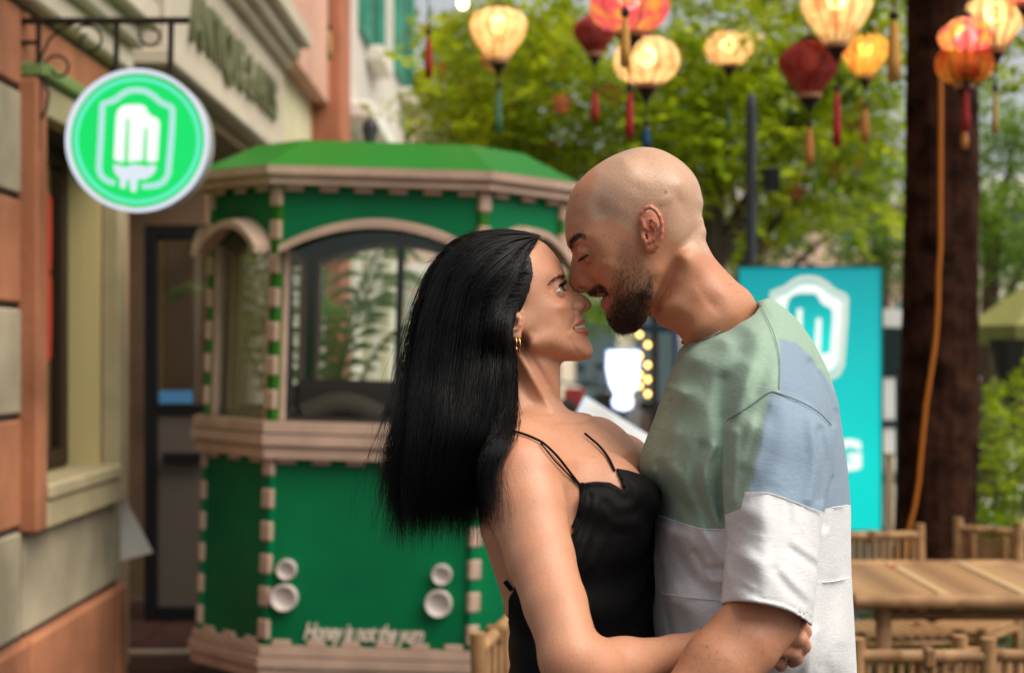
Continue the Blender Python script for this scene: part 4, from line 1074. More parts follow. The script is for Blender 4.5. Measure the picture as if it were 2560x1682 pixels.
cane(MB(), (-hx_ - 0.02, 0.41, tbz - 0.015), (hx_, 0.41, tbz - 0.015), 0.024, 4).build('edge_cane', bam, tab_)
for x in (-hx_ + 0.09, hx_ - 0.06):
    for y in (-0.33, 0.33):
        cane(MB(), (x, y, 0), (x, y, tbz - 0.03), 0.026, 3).build('leg', bam, tab_)
for y in (-0.33, 0.33): cane(MB(), (-hx_ + 0.06, y, tbz - 0.07), (hx_ - 0.06, y, tbz - 0.07), 0.016, 3).build('rail', bam_d, tab_)
for x in (-hx_ + 0.26, -hx_ + 0.52, -hx_ + 0.82): MB().bbox((x, -0.385, tbz + 0.001), (x + 0.035, 0.385, tbz + 0.005), 0.001).build('cross_strip', mat('pale_strip', (0.52, 0.36, 0.19), rough=0.4), tab_)
pet = empty('fallen_petal', (gp(2220, 5.7), 5.7, tbz)); tag(pet, 'small red petal lying on the bamboo table', 'petal')
MB().add([(0, 0, 0.004), (0.03, 0.01, 0.014), (0.045, 0.03, 0.006), (0.015, 0.025, 0.012), (0.0, 0.0, 0.001), (0.03, 0.01, 0.010)], [(0, 1, 2, 3)]).build('blade', mat('red_petal', (0.6, 0.06, 0.03), rough=0.6), pet)
# round stool
st = empty('round_stool', (gp(2500, 4.6), 4.6, 0)); tag(st, 'round brown rattan stool at the lower right corner', 'stool')
MB().lathe([(0.001, 0.505), (0.12, 0.505), (0.15, 0.49), (0.155, 0.47), (0.15, 0.45), (0.13, 0.44)], 28).build('seat', mat('rattan', (0.26, 0.14, 0.065), rough=0.6, noise=(20, 0.3), bump=(60, 0.5)), st)
for k in range(4): cane(MB(), (0.11 * math.cos(k * 1.571 + 0.7), 0.11 * math.sin(k * 1.571 + 0.7), 0.44), (0.14 * math.cos(k * 1.571 + 0.7), 0.14 * math.sin(k * 1.571 + 0.7), 0), 0.014, 1).build('leg', bam_d, st)
# ------------------------------------------------------------------ implicit surfaces for the two figures
PXM = D0 / FPX      # metres per photograph pixel at the couple

def place(px, py, w=0.0):
    """pixel and distance in front of the couple's middle plane -> world (numpy)"""
    Y = D0 - w
    return np.array([(px - HX) * Y / FPX, Y, CAMZ + (HY - py) * Y / FPX])

def to_px(v):
    v = np.asarray(v)
    return HX + v[..., 0] * FPX / v[..., 1], HY - (v[..., 2] - CAMZ) * FPX / v[..., 1]

def catmull(pts, step=8.0, closed=True):
    pts = np.array(pts, float)
    n = len(pts)
    out = []
    rng = range(n) if closed else range(n - 1)
    for i in rng:
        if closed:
            p0, p1, p2, p3 = pts[i - 1], pts[i], pts[(i + 1) % n], pts[(i + 2) % n]
        else:
            p0, p1, p2, p3 = pts[max(i - 1, 0)], pts[i], pts[i + 1], pts[min(i + 2, n - 1)]
        L = np.hypot(*(p2 - p1)[:2])
        k = max(1, int(round(L / step)))
        for j in range(k):
            t = j / k
            out.append(0.5 * (2 * p1 + (p2 - p0) * t + (2 * p0 - 5 * p1 + 4 * p2 - p3) * t * t + (3 * p1 - p0 - 3 * p2 + p3) * t ** 3))
    if not closed:
        out.append(pts[-1])
    return np.array(out)

class TPS:
    def __init__(s, xy, val, lam=1e-6):
        xy = np.asarray(xy) * 10.0
        val = np.asarray(val)
        n = len(xy)
        s.c = xy.mean(0)
        xy = xy - s.c
        s.xy = xy
        d2 = ((xy[:, None] - xy[None]) ** 2).sum(-1)
        K = 0.5 * d2 * np.log(d2 + 1e-12) + lam * np.eye(n)
        Pm = np.c_[np.ones(n), xy]
        A = np.zeros((n + 3, n + 3))
        A[:n, :n] = K; A[:n, n:] = Pm; A[n:, :n] = Pm.T
        b = np.zeros(n + 3); b[:n] = val
        s.w = np.linalg.solve(A, b)
    def __call__(s, X, Z):
        q = np.stack([X.ravel(), Z.ravel()], 1) * 10.0 - s.c
        out = np.empty(len(q))
        n = len(s.xy)
        for i in range(0, len(q), 20000):
            qq = q[i:i + 20000]
            d2 = ((qq[:, None, 0] - s.xy[None, :, 0]) ** 2 + (qq[:, None, 1] - s.xy[None, :, 1]) ** 2)
            out[i:i + 20000] = (0.5 * d2 * np.log(d2 + 1e-12)) @ s.w[:n] + s.w[n] + qq @ s.w[n + 1:]
        return out.reshape(X.shape)

class QMap:
    """solid given by its outline (px, py, rim radius mm) and half depths (px, py, mm) in the picture plane;
    surface: w*w = Q(x, z)"""
    def __init__(s, rim, inner, step=8.0, w0=0.0, lam=1e-7, smooth=True):
        rim = np.array([(r[0], r[1], r[2]) for r in rim], float)
        rs = catmull(rim, step) if smooth else rim
        n = len(rs)
        nxt, prv = np.roll(rs, -1, 0), np.roll(rs, 1, 0)
        t = nxt[:, :2] - prv[:, :2]
        t /= np.linalg.norm(t, axis=1)[:, None] + 1e-9
        nor = np.c_[t[:, 1], -t[:, 0]]
        area = 0.5 * np.sum(rs[:, 0] * nxt[:, 1] - nxt[:, 0] * rs[:, 1])
        if area < 0:
            nor = -nor
        s.poly = rs[:, :2]
        xy, val = [], []
        w0f = w0 if callable(w0) else (lambda px, py: w0)
        s.w0 = w0
        for k in range(n):
            R = max(rs[k, 2], 2.0) * 1e-3
            de = min(max(R * 0.10, 0.0010), 0.004)
            base = rs[k, :2]
            wc = w0f(base[0], base[1])
            for sg, v in ((0, 0.0), (1, -2 * R * de), (-1, 2 * R * de - de * de)):
                p = base + nor[k] * sg * de / PXM
                q = place(p[0], p[1], wc)
                xy.append((q[0], q[2])); val.append(v)
        for c in inner:
            wc = w0f(c[0], c[1])
            q = place(c[0], c[1], wc + c[2] * 1e-3)
            xy.append((q[0], q[2])); val.append((c[2] * 1e-3) ** 2)
        s.f = TPS(xy, val, lam)
        s.mods = []
    def ev(s, X, Z):
        Q = s.f(X, Z)
        if s.mods:
            W = np.sqrt(np.maximum(Q, 0))
            w0_ = s.w0(HX + X * FPX / D0, HY - (Z - CAMZ) * FPX / D0) if callable(s.w0) else s.w0
            px = HX + X * FPX / (D0 - w0_ - W); py = HY - (Z - CAMZ) * FPX / (D0 - w0_ - W)
            dW = np.zeros_like(W)
            for m in s.mods:
                dW += m(px, py)
            fade = np.clip(W / 0.006, 0, 1)
            W2 = np.maximum(W + dW * fade, 0)
            Q = np.where(Q > 0, W2 * W2, Q)
        return Q

def gauss(cx, cy, sx, sy, ang, amp):
    ca, sa = math.cos(math.radians(ang)), math.sin(math.radians(ang))
    def f(px, py):
        dx, dy = px - cx, py - cy
        u, v = dx * ca + dy * sa, -dx * sa + dy * ca
        return amp * 1e-3 * np.exp(-(u / sx) ** 2 - (v / sy) ** 2)
    return f

def pdist(px, py, poly, closed=False):
    """distance in px to a polyline"""
    poly = np.asarray(poly, float)
    best = np.full(px.shape, 1e9)
    m = len(poly) if closed else len(poly) - 1
    for i in range(m):
        a, b = poly[i], poly[(i + 1) % len(poly)]
        d = b - a
        L2 = (d ** 2).sum() + 1e-9
        t = np.clip(((px - a[0]) * d[0] + (py - a[1]) * d[1]) / L2, 0, 1)
        best = np.minimum(best, np.hypot(px - a[0] - t * d[0], py - a[1] - t * d[1]))
    return best

def inpoly(px, py, poly):
    poly = np.asarray(poly, float)
    res = np.zeros(px.shape, bool)
    n = len(poly)
    for i in range(n):
        x0, y0 = poly[i]; x1, y1 = poly[(i + 1) % n]
        c = ((y0 > py) != (y1 > py))
        xx = x0 + (py - y0) * (x1 - x0) / (y1 - y0 + 1e-12)
        res ^= c & (px < xx)
    return res

def sdpoly(px, py, poly):
    d = pdist(px, py, poly, True)
    return np.where(inpoly(px, py, poly), -d, d)

def groove(poly, width, amp, fade=None):
    """valley (amp<0) or ridge along a polyline; fade tapers the ends"""
    poly = catmull(poly, 6, False)
    def f(px, py):
        return amp * 1e-3 * np.exp(-(pdist(px, py, poly) / width) ** 2)
    return f

def axis_pts(segs):
    """[(start, end, step), ...] -> rectilinear grid coordinates"""
    out = [segs[0][0]]
    for a, b, st in segs:
        n = max(1, int(math.ceil((b - a) / st)))
        out += list(a + (b - a) * (np.arange(n) + 1) / n)
    return np.array(out)

class Vol:
    def __init__(s, xs, ys, zs):
        s.xs, s.ys, s.zs = xs, ys, zs
        s.v = np.full((len(xs), len(ys), len(zs)), 0.04, np.float32)
    def sl(s, lo, hi):
        r = []
        for a, l, h in zip((s.xs, s.ys, s.zs), lo, hi):
            i = max(0, np.searchsorted(a, l) - 1); j = min(len(a), np.searchsorted(a, h) + 1)
            r.append(slice(i, max(j, i)))
        return tuple(r)
    def apply(s, fn, lo, hi, mode='u', k=0.0):
        sl = s.sl(lo, hi)
        if any(q.stop <= q.start for q in sl): return
        X = s.xs[sl[0]][:, None, None]; Y = s.ys[sl[1]][None, :, None]; Z = s.zs[sl[2]][None, None, :]
        d = fn(X, Y, Z)
        a = s.v[sl]
        s.v[sl] = comb(a, d, mode, k)
    def qmap(s, q, mode='u', k=0.0, off=0.0, pad=0.03):
        p = q.poly
        lo2 = place(p[:, 0].min(), p[:, 1].max(), 0); hi2 = place(p[:, 0].max(), p[:, 1].min(), 0)
        sl = s.sl((lo2[0] - pad, -9, lo2[2] - pad), (hi2[0] + pad, 9, hi2[2] + pad))
        x, z = s.xs[sl[0]], s.zs[sl[2]]
        if len(x) < 3 or len(z) < 3: return
        X, Z = np.meshgrid(x, z, indexing='ij')
        Q = q.ev(X, Z)
        Qx = np.gradient(Q, x, axis=0); Qz = np.gradient(Q, z, axis=1)
        if callable(q.w0):
            W0 = q.w0(HX + X * FPX / D0, HY - (Z - CAMZ) * FPX / D0)
        else:
            W0 = np.full_like(X, q.w0)
        w = (D0 - s.ys[sl[1]])[None, :, None] - W0[:, None, :]
        d = (w * w - Q[:, None, :]) / np.sqrt((Qx ** 2 + Qz ** 2)[:, None, :] + 4 * w * w + 1e-6)
        d = np.clip(d, -0.06, 0.06) - off
        s.v[sl] = comb(s.v[sl], d, mode, k)

def comb(a, d, mode, k):
    if mode == 's':            # subtract
        d = -d
        if k > 0:
            h = np.clip(0.5 - 0.5 * (d - a) / k, 0, 1)
            return (d * (1 - h) + a * h + k * h * (1 - h)).astype(np.float32)
        return np.maximum(a, d).astype(np.float32)
    if mode == 'i':
        return np.maximum(a, d).astype(np.float32)
    if k > 0:
        h = np.clip(0.5 + 0.5 * (d - a) / k, 0, 1)
        return (d * (1 - h) + a * h - k * h * (1 - h)).astype(np.float32)
    return np.minimum(a, d).astype(np.float32)

def capsule(vol, a, b, ra, rb, mode='u', k=0.0):
    a, b = np.asarray(a, float), np.asarray(b, float)
    d = b - a; L2 = (d ** 2).sum() + 1e-12
    m = max(ra, rb) + 0.02 + k
    def fn(X, Y, Z):
        t = np.clip(((X - a[0]) * d[0] + (Y - a[1]) * d[1] + (Z - a[2]) * d[2]) / L2, 0, 1)
        return np.sqrt((X - a[0] - t * d[0]) ** 2 + (Y - a[1] - t * d[1]) ** 2 + (Z - a[2] - t * d[2]) ** 2) - (ra + (rb - ra) * t)
    vol.apply(fn, np.minimum(a, b) - m, np.maximum(a, b) + m, mode, k)

def chain(vol, pts, k=0.0, mode='u'):
    """pts: [(px, py, w, r mm), ...]"""
    for p, q in zip(pts[:-1], pts[1:]):
        capsule(vol, place(*p[:3]), place(*q[:3]), p[3] * 1e-3, q[3] * 1e-3, mode, k)

def ellipsoid(vol, c, r, R=None, mode='u', k=0.0):
    c = np.asarray(c, float); r = np.asarray(r, float)
    R = np.eye(3) if R is None else np.asarray(R)     # rows: local axes
    m = r.max() + 0.015 + k
    def fn(X, Y, Z):
        dx, dy, dz = X - c[0], Y - c[1], Z - c[2]
        l = [(R[i, 0] * dx + R[i, 1] * dy + R[i, 2] * dz) for i in range(3)]
        k0 = np.sqrt((l[0] / r[0]) ** 2 + (l[1] / r[1]) ** 2 + (l[2] / r[2]) ** 2)
        k1 = np.sqrt((l[0] / r[0] ** 2) ** 2 + (l[1] / r[1] ** 2) ** 2 + (l[2] / r[2] ** 2) ** 2)
        return k0 * (k0 - 1) / (k1 + 1e-9)
    vol.apply(fn, c - m, c + m, mode, k)

def surface(vol, flip=False):
    """naive surface nets on the rectilinear grid -> verts, quads"""
    v = vol.v
    ins = v < 0
    nx, ny, nz = v.shape
    cnt = np.zeros((nx - 1, ny - 1, nz - 1), np.int8)
    for i in (0, 1):
        for j in (0, 1):
            for k in (0, 1):
                cnt += ins[i:nx - 1 + i, j:ny - 1 + j, k:nz - 1 + k]
    act = (cnt > 0) & (cnt < 8)
    I, J, K = np.nonzero(act)
    idx = np.full(act.shape, -1, np.int32)
    idx[I, J, K] = np.arange(len(I))
    acc = np.zeros((len(I), 3)); num = np.zeros(len(I))
    cor = [(i, j, k) for i in (0, 1) for j in (0, 1) for k in (0, 1)]
    for a in cor:
        for ax in range(3):
            if a[ax] == 1: continue
            b = list(a); b[ax] = 1
            va = v[I + a[0], J + a[1], K + a[2]].astype(np.float64); vb = v[I + b[0], J + b[1], K + b[2]].astype(np.float64)
            mk = (va < 0) != (vb < 0)
            t = np.where(mk, va / (va - vb + 1e-20), 0)
            pa = np.array(a, float)[None] + np.zeros((len(I), 3))
            pa[:, ax] = t
            acc[mk] += pa[mk]; num[mk] += 1
    acc /= num[:, None]
    co = np.empty_like(acc)
    for ax, (g, ii) in enumerate(((vol.xs, I), (vol.ys, J), (vol.zs, K))):
        co[:, ax] = g[ii] + acc[:, ax] * (g[ii + 1] - g[ii])
    quads = []
    for ax in range(3):
        s0 = [slice(None)] * 3; s1 = [slice(None)] * 3
        s0[ax] = slice(0, -1); s1[ax] = slice(1, None)
        a, b = ins[tuple(s0)], ins[tuple(s1)]
        ch = a != b
        o1, o2 = [q for q in range(3) if q != ax]
        e = np.array(np.nonzero(ch)).T
        ok = (e[:, o1] > 0) & (e[:, o2] > 0) & (e[:, o1] < v.shape[o1] - 1) & (e[:, o2] < v.shape[o2] - 1)
        e = e[ok]
        sg = a[tuple(e.T)]
        def cell(d1, d2):
            c = e.copy(); c[:, o1] -= d1; c[:, o2] -= d2
            return idx[tuple(c.T)]
        q = np.stack([cell(1, 1), cell(0, 1), cell(0, 0), cell(1, 0)], 1)
        fl = sg if ax != 1 else ~sg
        q[~fl] = q[~fl][:, ::-1]
        quads.append(q)
    quads = np.concatenate(quads)
    return co, quads

def relax(co, quads, it=2, f=0.5):
    e = np.concatenate([quads[:, [0, 1]], quads[:, [1, 2]], quads[:, [2, 3]], quads[:, [3, 0]]])
    for _ in range(it):
        s = np.zeros_like(co); n = np.zeros(len(co))
        for ax in range(3):
            s[:, ax] = np.bincount(e[:, 0], co[e[:, 1], ax], len(co)) + np.bincount(e[:, 1], co[e[:, 0], ax], len(co))
        n = np.bincount(e[:, 0], minlength=len(co)) + np.bincount(e[:, 1], minlength=len(co))
        co = co + f * (s / np.maximum(n, 1)[:, None] - co)
    return co

def vnormals(co, quads):
    a = co[quads[:, 2]] - co[quads[:, 0]]; b = co[quads[:, 3]] - co[quads[:, 1]]
    fn = np.cross(a, b)
    n = np.zeros_like(co)
    for k in range(4):
        for ax in range(3):
            n[:, ax] += np.bincount(quads[:, k], fn[:, ax], len(co))
    return n / (np.linalg.norm(n, axis=1)[:, None] + 1e-12)

def np_mesh(name, co, quads, mat_, parent=None, cols=None, floats=None, alpha=None):
    me = bpy.data.meshes.new(name)
    me.vertices.add(len(co))
    me.vertices.foreach_set('co', co.astype(np.float32).ravel())
    nf, k = quads.shape
    me.loops.add(nf * k)
    me.loops.foreach_set('vertex_index', quads.astype(np.int32).ravel())
    me.polygons.add(nf)
    me.polygons.foreach_set('loop_start', np.arange(0, nf * k, k, dtype=np.int32))
    me.polygons.foreach_set('use_smooth', np.ones(nf, bool))
    me.update(calc_edges=True)
    if cols is not None:
        at = me.attributes.new('Col', 'FLOAT_COLOR', 'POINT')
        c4 = np.ones((len(co), 4), np.float32); c4[:, :3] = cols
        if alpha is not None: c4[:, 3] = alpha
        at.data.foreach_set('color', c4.ravel())
    for nm, arr in (floats or {}).items():
        at = me.attributes.new(nm, 'FLOAT', 'POINT')
        at.data.foreach_set('value', arr.astype(np.float32))
    return link(name, me, mat_, parent)

def strands(name, paths, rad, mat_, parent=None, sides=3):
    """paths: (N, S, 3) array; rad: (N,) root radius -> tapered tubes in one mesh"""
    paths = np.asarray(paths, float); N, S, _ = paths.shape
    rad = np.broadcast_to(np.asarray(rad, float), (N,))
    T = np.gradient(paths, axis=1)
    T /= np.linalg.norm(T, axis=2)[:, :, None] + 1e-12
    ref = RNG.normal(size=(N, 1, 3))
    U = np.cross(T, ref); U /= np.linalg.norm(U, axis=2)[:, :, None] + 1e-12
    V = np.cross(T, U)
    tp = np.linspace(0, 1, S)
    tp = np.clip(1.15 - tp ** 2, 0.15, 1.0)
    co = np.empty((N, S, sides, 3))
    for k in range(sides):
        a = 2 * math.pi * k / sides
        co[:, :, k] = paths + (U * math.cos(a) + V * math.sin(a)) * (rad[:, None] * tp[None])[:, :, None]
    base = (np.arange(N) * S * sides)[:, None, None] + (np.arange(S - 1) * sides)[None, :, None]
    k = np.arange(sides)[None, None]
    q = np.stack([base + k, base + (k + 1) % sides, base + sides + (k + 1) % sides, base + sides + k], -1).reshape(-1, 4)
    return np_mesh(name, co.reshape(-1, 3), q, mat_, parent)
# ------------------------------------------------------------------ the man
def skin_mat(name, sss=0.12, rough=0.44, spec=0.42):
    m = bpy.data.materials.new(name)
    m.use_nodes = True
    nt = m.node_tree
    b = nt.nodes['Principled BSDF']
    at = nt.nodes.new('ShaderNodeAttribute'); at.attribute_name = 'Col'
    tc = nt.nodes.new('ShaderNodeTexCoord')
    n1 = nt.nodes.new('ShaderNodeTexNoise'); n1.inputs['Scale'].default_value = 26; n1.inputs['Detail'].default_value = 6
    nt.links.new(tc.outputs['Object'], n1.inputs['Vector'])
    mr = nt.nodes.new('ShaderNodeMapRange'); mr.inputs[1].default_value = 0.3; mr.inputs[2].default_value = 0.7
    mr.inputs[3].default_value = 0.0; mr.inputs[4].default_value = 1.0
    nt.links.new(n1.outputs[0], mr.inputs[0])
    mx = nt.nodes.new('ShaderNodeMix'); mx.data_type = 'RGBA'; mx.blend_type = 'MULTIPLY'
    mx.inputs['B'].default_value = (0.93, 0.82, 0.78, 1)
    sc = nt.nodes.new('ShaderNodeMath'); sc.operation = 'MULTIPLY'; sc.inputs[1].default_value = 0.75
    nt.links.new(mr.outputs[0], sc.inputs[0])
    nt.links.new(sc.outputs[0], mx.inputs['Factor'])
    nt.links.new(at.outputs['Color'], mx.inputs['A'])
    # small freckles and pores
    v = nt.nodes.new('ShaderNodeTexVoronoi'); v.inputs['Scale'].default_value = 62
    nt.links.new(tc.outputs['Object'], v.inputs['Vector'])
    cr = nt.nodes.new('ShaderNodeValToRGB')
    cr.color_ramp.elements[0].position = 0.035; cr.color_ramp.elements[0].color = (0.55, 0.42, 0.36, 1)
    cr.color_ramp.elements[1].position = 0.075; cr.color_ramp.elements[1].color = (1, 1, 1, 1)
    nt.links.new(v.outputs['Distance'], cr.inputs[0])
    mx2 = nt.nodes.new('ShaderNodeMix'); mx2.data_type = 'RGBA'; mx2.blend_type = 'MULTIPLY'
    mx2.inputs['Factor'].default_value = 0.55
    nt.links.new(mx.outputs['Result'], mx2.inputs['A']); nt.links.new(cr.outputs[0], mx2.inputs['B'])
    nt.links.new(mx2.outputs['Result'], b.inputs['Base Color'])
    nt.links.new(at.outputs['Alpha'], b.inputs['Roughness'])
    b.inputs['Specular IOR Level'].default_value = spec
    b.inputs['Subsurface Weight'].default_value = sss
    b.inputs['Subsurface Radius'].default_value = (1.0, 0.35, 0.2)
    b.inputs['Subsurface Scale'].default_value = 0.006
    n3 = nt.nodes.new('ShaderNodeTexNoise'); n3.inputs['Scale'].default_value = 420; n3.inputs['Detail'].default_value = 3
    nt.links.new(tc.outputs['Object'], n3.inputs['Vector'])
    n4 = nt.nodes.new('ShaderNodeTexNoise'); n4.inputs['Scale'].default_value = 55; n4.inputs['Detail'].default_value = 4
    nt.links.new(tc.outputs['Object'], n4.inputs['Vector'])
    ad = nt.nodes.new('ShaderNodeMath'); ad.operation = 'MULTIPLY_ADD'; ad.inputs[1].default_value = 0.8
    nt.links.new(n4.outputs[0], ad.inputs[0]); nt.links.new(n3.outputs[0], ad.inputs[2])
    bp = nt.nodes.new('ShaderNodeBump'); bp.inputs['Strength'].default_value = 0.28; bp.inputs['Distance'].default_value = 0.0012
    nt.links.new(ad.outputs[0], bp.inputs['Height'])
    nt.links.new(bp.outputs[0], b.inputs['Normal'])
    return m

def lerp_cols(cols, mask, c):
    m = np.clip(mask, 0, 1)[:, None]
    return cols * (1 - m) + np.asarray(c)[None] * m

def sstep(a, b, x):
    t = np.clip((x - a) / (b - a), 0, 1)
    return t * t * (3 - 2 * t)

def z1(x, y): return (1400 + x / 3.128, 360 + y / 3.128)

man_skin = skin_mat('man_skin')
_r = lambda lst: [(*z1(x, y), R) for x, y, R in lst]
man_rim = _r([(1118, 640, 58), (1112, 580, 58), (1108, 545, 58), (1118, 470, 60), (1108, 410, 62), (1085, 320, 64), (1040, 235, 65), (960, 150, 65), (880, 95, 65),
              (800, 55, 65), (720, 33, 64), (640, 28, 64), (560, 40, 64), (470, 70, 62), (380, 110, 60), (290, 165, 58), (200, 235, 56), (130, 310, 55), (85, 385, 54), (58, 470, 52),
              (42, 570, 50), (38, 660, 46), (44, 735, 36), (56, 790, 24), (80, 830, 14), (95, 862, 9), (92, 895, 8), (82, 950, 7.5), (73, 1020, 8), (68, 1075, 9), (76, 1112, 9.5), (100, 1140, 9),
              (135, 1158, 8), (170, 1168, 7), (195, 1160, 7), (212, 1172, 9), (232, 1188, 11), (262, 1196, 11), (292, 1203, 10), (312, 1200, 9), (321, 1204, 8), (321, 1213, 8), (316, 1230, 9), (315, 1255, 10),
              (326, 1285, 11), (346, 1304, 12), (356, 1335, 15), (376, 1378, 18), (398, 1418, 20), (435, 1455, 22), (480, 1476, 24), (525, 1476, 25), (580, 1458, 26), (630, 1424, 26), (668, 1382, 24), (700, 1330, 24),
              (760, 1250, 30), (850, 1150, 34), (960, 1010, 40), (1060, 850, 46)])
man_in = [(1640, 472, 77), (1700, 455, 68), (1690, 520, 72), (1580, 440, 71), (1520, 445, 60), (1480, 475, 52), (1450, 520, 43), (1440, 560, 38), (1620, 405, 52), (1560, 400, 50),
          (1505, 539, 61), (1560, 545, 71), (1470, 560, 52), (1620, 560, 75), (1660, 570, 74), (1700, 590, 62),
          (1436, 606, 33), (1458, 597, 46), (1482, 600, 57), (1452, 622, 31), (1470, 634, 40), (1486, 636, 51), (1520, 600, 65),
          (1444, 644, 15.5), (1440, 668, 11.5), (1436, 690, 12), (1446, 706, 13.5), (1464, 700, 18.5), (1478, 708, 20), (1456, 660, 18), (1466, 672, 26),
          (1486, 684, 38), (1476, 656, 33), (1506, 660, 57), (1540, 645, 66), (1580, 640, 70), (1600, 590, 73), (1620, 650, 67), (1600, 680, 65),
          (1480, 727, 16), (1497, 722, 25), (1514, 736, 28), (1510, 706, 43), (1540, 710, 56), (1580, 710, 61), (1625, 710, 60), (1650, 680, 60),
          (1512, 756, 19), (1520, 770, 22), (1545, 770, 38), (1535, 800, 22), (1560, 800, 32), (1560, 818, 20), (1590, 780, 45), (1612, 750, 51), (1630, 740, 53)]
qh = QMap(man_rim, man_in, step=7, lam=2e-7)
qh.mods += [
    gauss(1450, 600, 26, 9, -28, 2.5),                                  # brow ridge
    groove([(1462, 686), (1476, 700), (1488, 716)], 6, -2.2),           # crease around the wing of the nose
    groove([(1488, 706), (1504, 718), (1520, 736)], 7, -2.5),           # smile line
    gauss(1500, 690, 20, 16, 20, 2.2),                                  # cheek
    groove([(1436, 634), (1446, 640)], 5, -1.0),
    groove([(1493, 748), (1515, 735)], 4, -2.0),
    gauss(1508, 660, 30, 10, 15, 1.5),
    gauss(1700, 505, 34, 14, 60, -1.6), gauss(1660, 500, 24, 12, -20, 1.2), gauss(1590, 470, 30, 16, 20, -1.0), gauss(1545, 520, 40, 22, 30, 1.4), gauss(1500, 520, 16, 26, 10, -1.6),
]
neck_rim = [(1690, 560, 40), (1757, 571, 52), (1764, 603, 52), (1780, 636, 54), (1800, 662, 56), (1841, 704, 56), (1876, 734, 50), (1892, 780, 40), (1870, 850, 40), (1800, 890, 40), (1740, 880, 38), (1714, 856, 34), (1700, 841, 34),
            (1688, 831, 34), (1672, 823, 34), (1656, 817, 33), (1646, 809, 34), (1637, 796, 36), (1630, 783, 40), (1626, 760, 42), (1640, 690, 42)]
neck_in = [(1700, 640, 58), (1700, 700, 57), (1740, 700, 58), (1720, 760, 56), (1780, 760, 58), (1690, 780, 50), (1660, 770, 46), (1800, 730, 56), (1840, 790, 52), (1780, 830, 54), (1730, 830, 48)]
qn = QMap(neck_rim, neck_in, step=10, lam=3e-7)
qn.mods += [groove([(1668, 655), (1690, 720), (1706, 780), (1712, 830)], 24, 0.9), groove([(1695, 670), (1722, 740), (1740, 800)], 22, -0.4),
            groove([(1735, 725), (1765, 770), (1790, 790)], 9, 0.35), groove([(1750, 720), (1780, 762), (1800, 785)], 9, -0.3), groove([(1640, 740), (1690, 790)], 14, -1.5)]

xs = axis_pts([(place(1255, 0)[0], place(1300, 0)[0], 0.0025), (place(1300, 0)[0], place(1392, 0)[0], 0.006), (place(1392, 0)[0], place(1770, 0)[0], 0.00145), (place(1770, 0)[0], place(2090, 0)[0], 0.0035)])
zs = axis_pts([(place(0, 1760)[2], place(0, 870)[2], 0.004), (place(0, 870)[2], place(0, 355)[2], 0.00145)])
ys = axis_pts([(D0 - 0.37, D0 - 0.11, 0.004), (D0 - 0.11, D0 + 0.06, 0.0017), (D0 + 0.06, D0 + 0.33, 0.0055)])
mv = Vol(xs, ys, zs)
mv.qmap(qh)
mv.qmap(qn, k=0.010)
# trunk below the shirt
for c, r in (((1850, 1130, 0), (0.085, 0.12, 0.11)), ((1860, 1350, 0), (0.09, 0.11, 0.2)), ((1865, 1600, 0), (0.09, 0.11, 0.16)), ((1800, 920, 0), (0.03, 0.045, 0.06))):
    ellipsoid(mv, place(*c), r, k=0.03)
# near arm: shoulder, elbow, forearm running forward round her waist
chain(mv, [(1900, 1080, 0.10, 48), (1950, 1280, 0.20, 34), (1955, 1430, 0.238, 33), (1908, 1545, 0.252, 37)], k=0.008)
chain(mv, [(1908, 1545, 0.252, 37), (1860, 1600, 0.268, 38.5), (1800, 1662, 0.28, 38.5), (1730, 1745, 0.29, 34)], k=0.012)
# far arm behind her back, finger tips showing at its edge
chain(mv, [(1880, 1060, -0.16, 55), (1720, 1400, -0.26, 45), (1640, 1520, -0.28, 42), (1420, 1560, -0.22, 30), (1340, 1555, -0.13, 26)], k=0.02)
for p in ([(1340, 1530, -0.12, 10), (1288, 1532, -0.06, 8.5), (1281, 1531, -0.03, 8), (1289, 1532, -0.008, 6.5)], [(1350, 1560, -0.12, 10), (1300, 1568, -0.06, 8.5), (1292, 1570, -0.03, 8), (1298, 1572, -0.008, 6.5)]):
    chain(mv, p, k=0.004)

# eyes: lowered lids
mf = np.array([-0.87, 0, -0.49]); mu = np.array([-0.49, 0, 0.87])
def lids(vol, c, r, fwd, up, side, lo, hi, az_max, both=True, fold=None):
    """eyelid shell over an eyeball; open between elevations lo..hi (degrees) in front"""
    c = np.asarray(c); lat = np.array([0, -side, 0.0])
    def ball(X, Y, Z): return np.sqrt((X - c[0]) ** 2 + (Y - c[1]) ** 2 + (Z - c[2]) ** 2) - r
    m = r + 0.01
    vol.apply(lambda X, Y, Z: ball(X, Y, Z) - 0.0002, c - m, c + m, 's', 0.002)
    def shell(X, Y, Z):
        dx, dy, dz = X - c[0], Y - c[1], Z - c[2]
        f = dx * fwd[0] + dy * fwd[1] + dz * fwd[2]; u = dx * up[0] + dy * up[1] + dz * up[2]; l = dy * lat[1]
        rr = np.sqrt(dx * dx + dy * dy + dz * dz)
        d = np.abs(rr - r - 0.0008) - 0.0011
        az = np.degrees(np.arctan2(np.abs(l), f)); el = np.degrees(np.arcsin(np.clip(u / (rr + 1e-9), -1, 1)))
        s = np.cos(np.radians(np.clip(az / az_max, 0, 1) * 90))
        mid = 0.5 * (lo + hi)
        a, b = mid + (lo - mid) * s, mid + (hi - mid) * s
        gap = np.minimum(el - a, b - el) * math.pi / 180 * r        # >0 inside the opening
        gap = np.where(az > az_max, -0.01, gap)
        return np.where(f < -0.3 * r, 0.02, np.maximum(d, gap))
    vol.apply(shell, c - m, c + m, 'u', 0.0012)

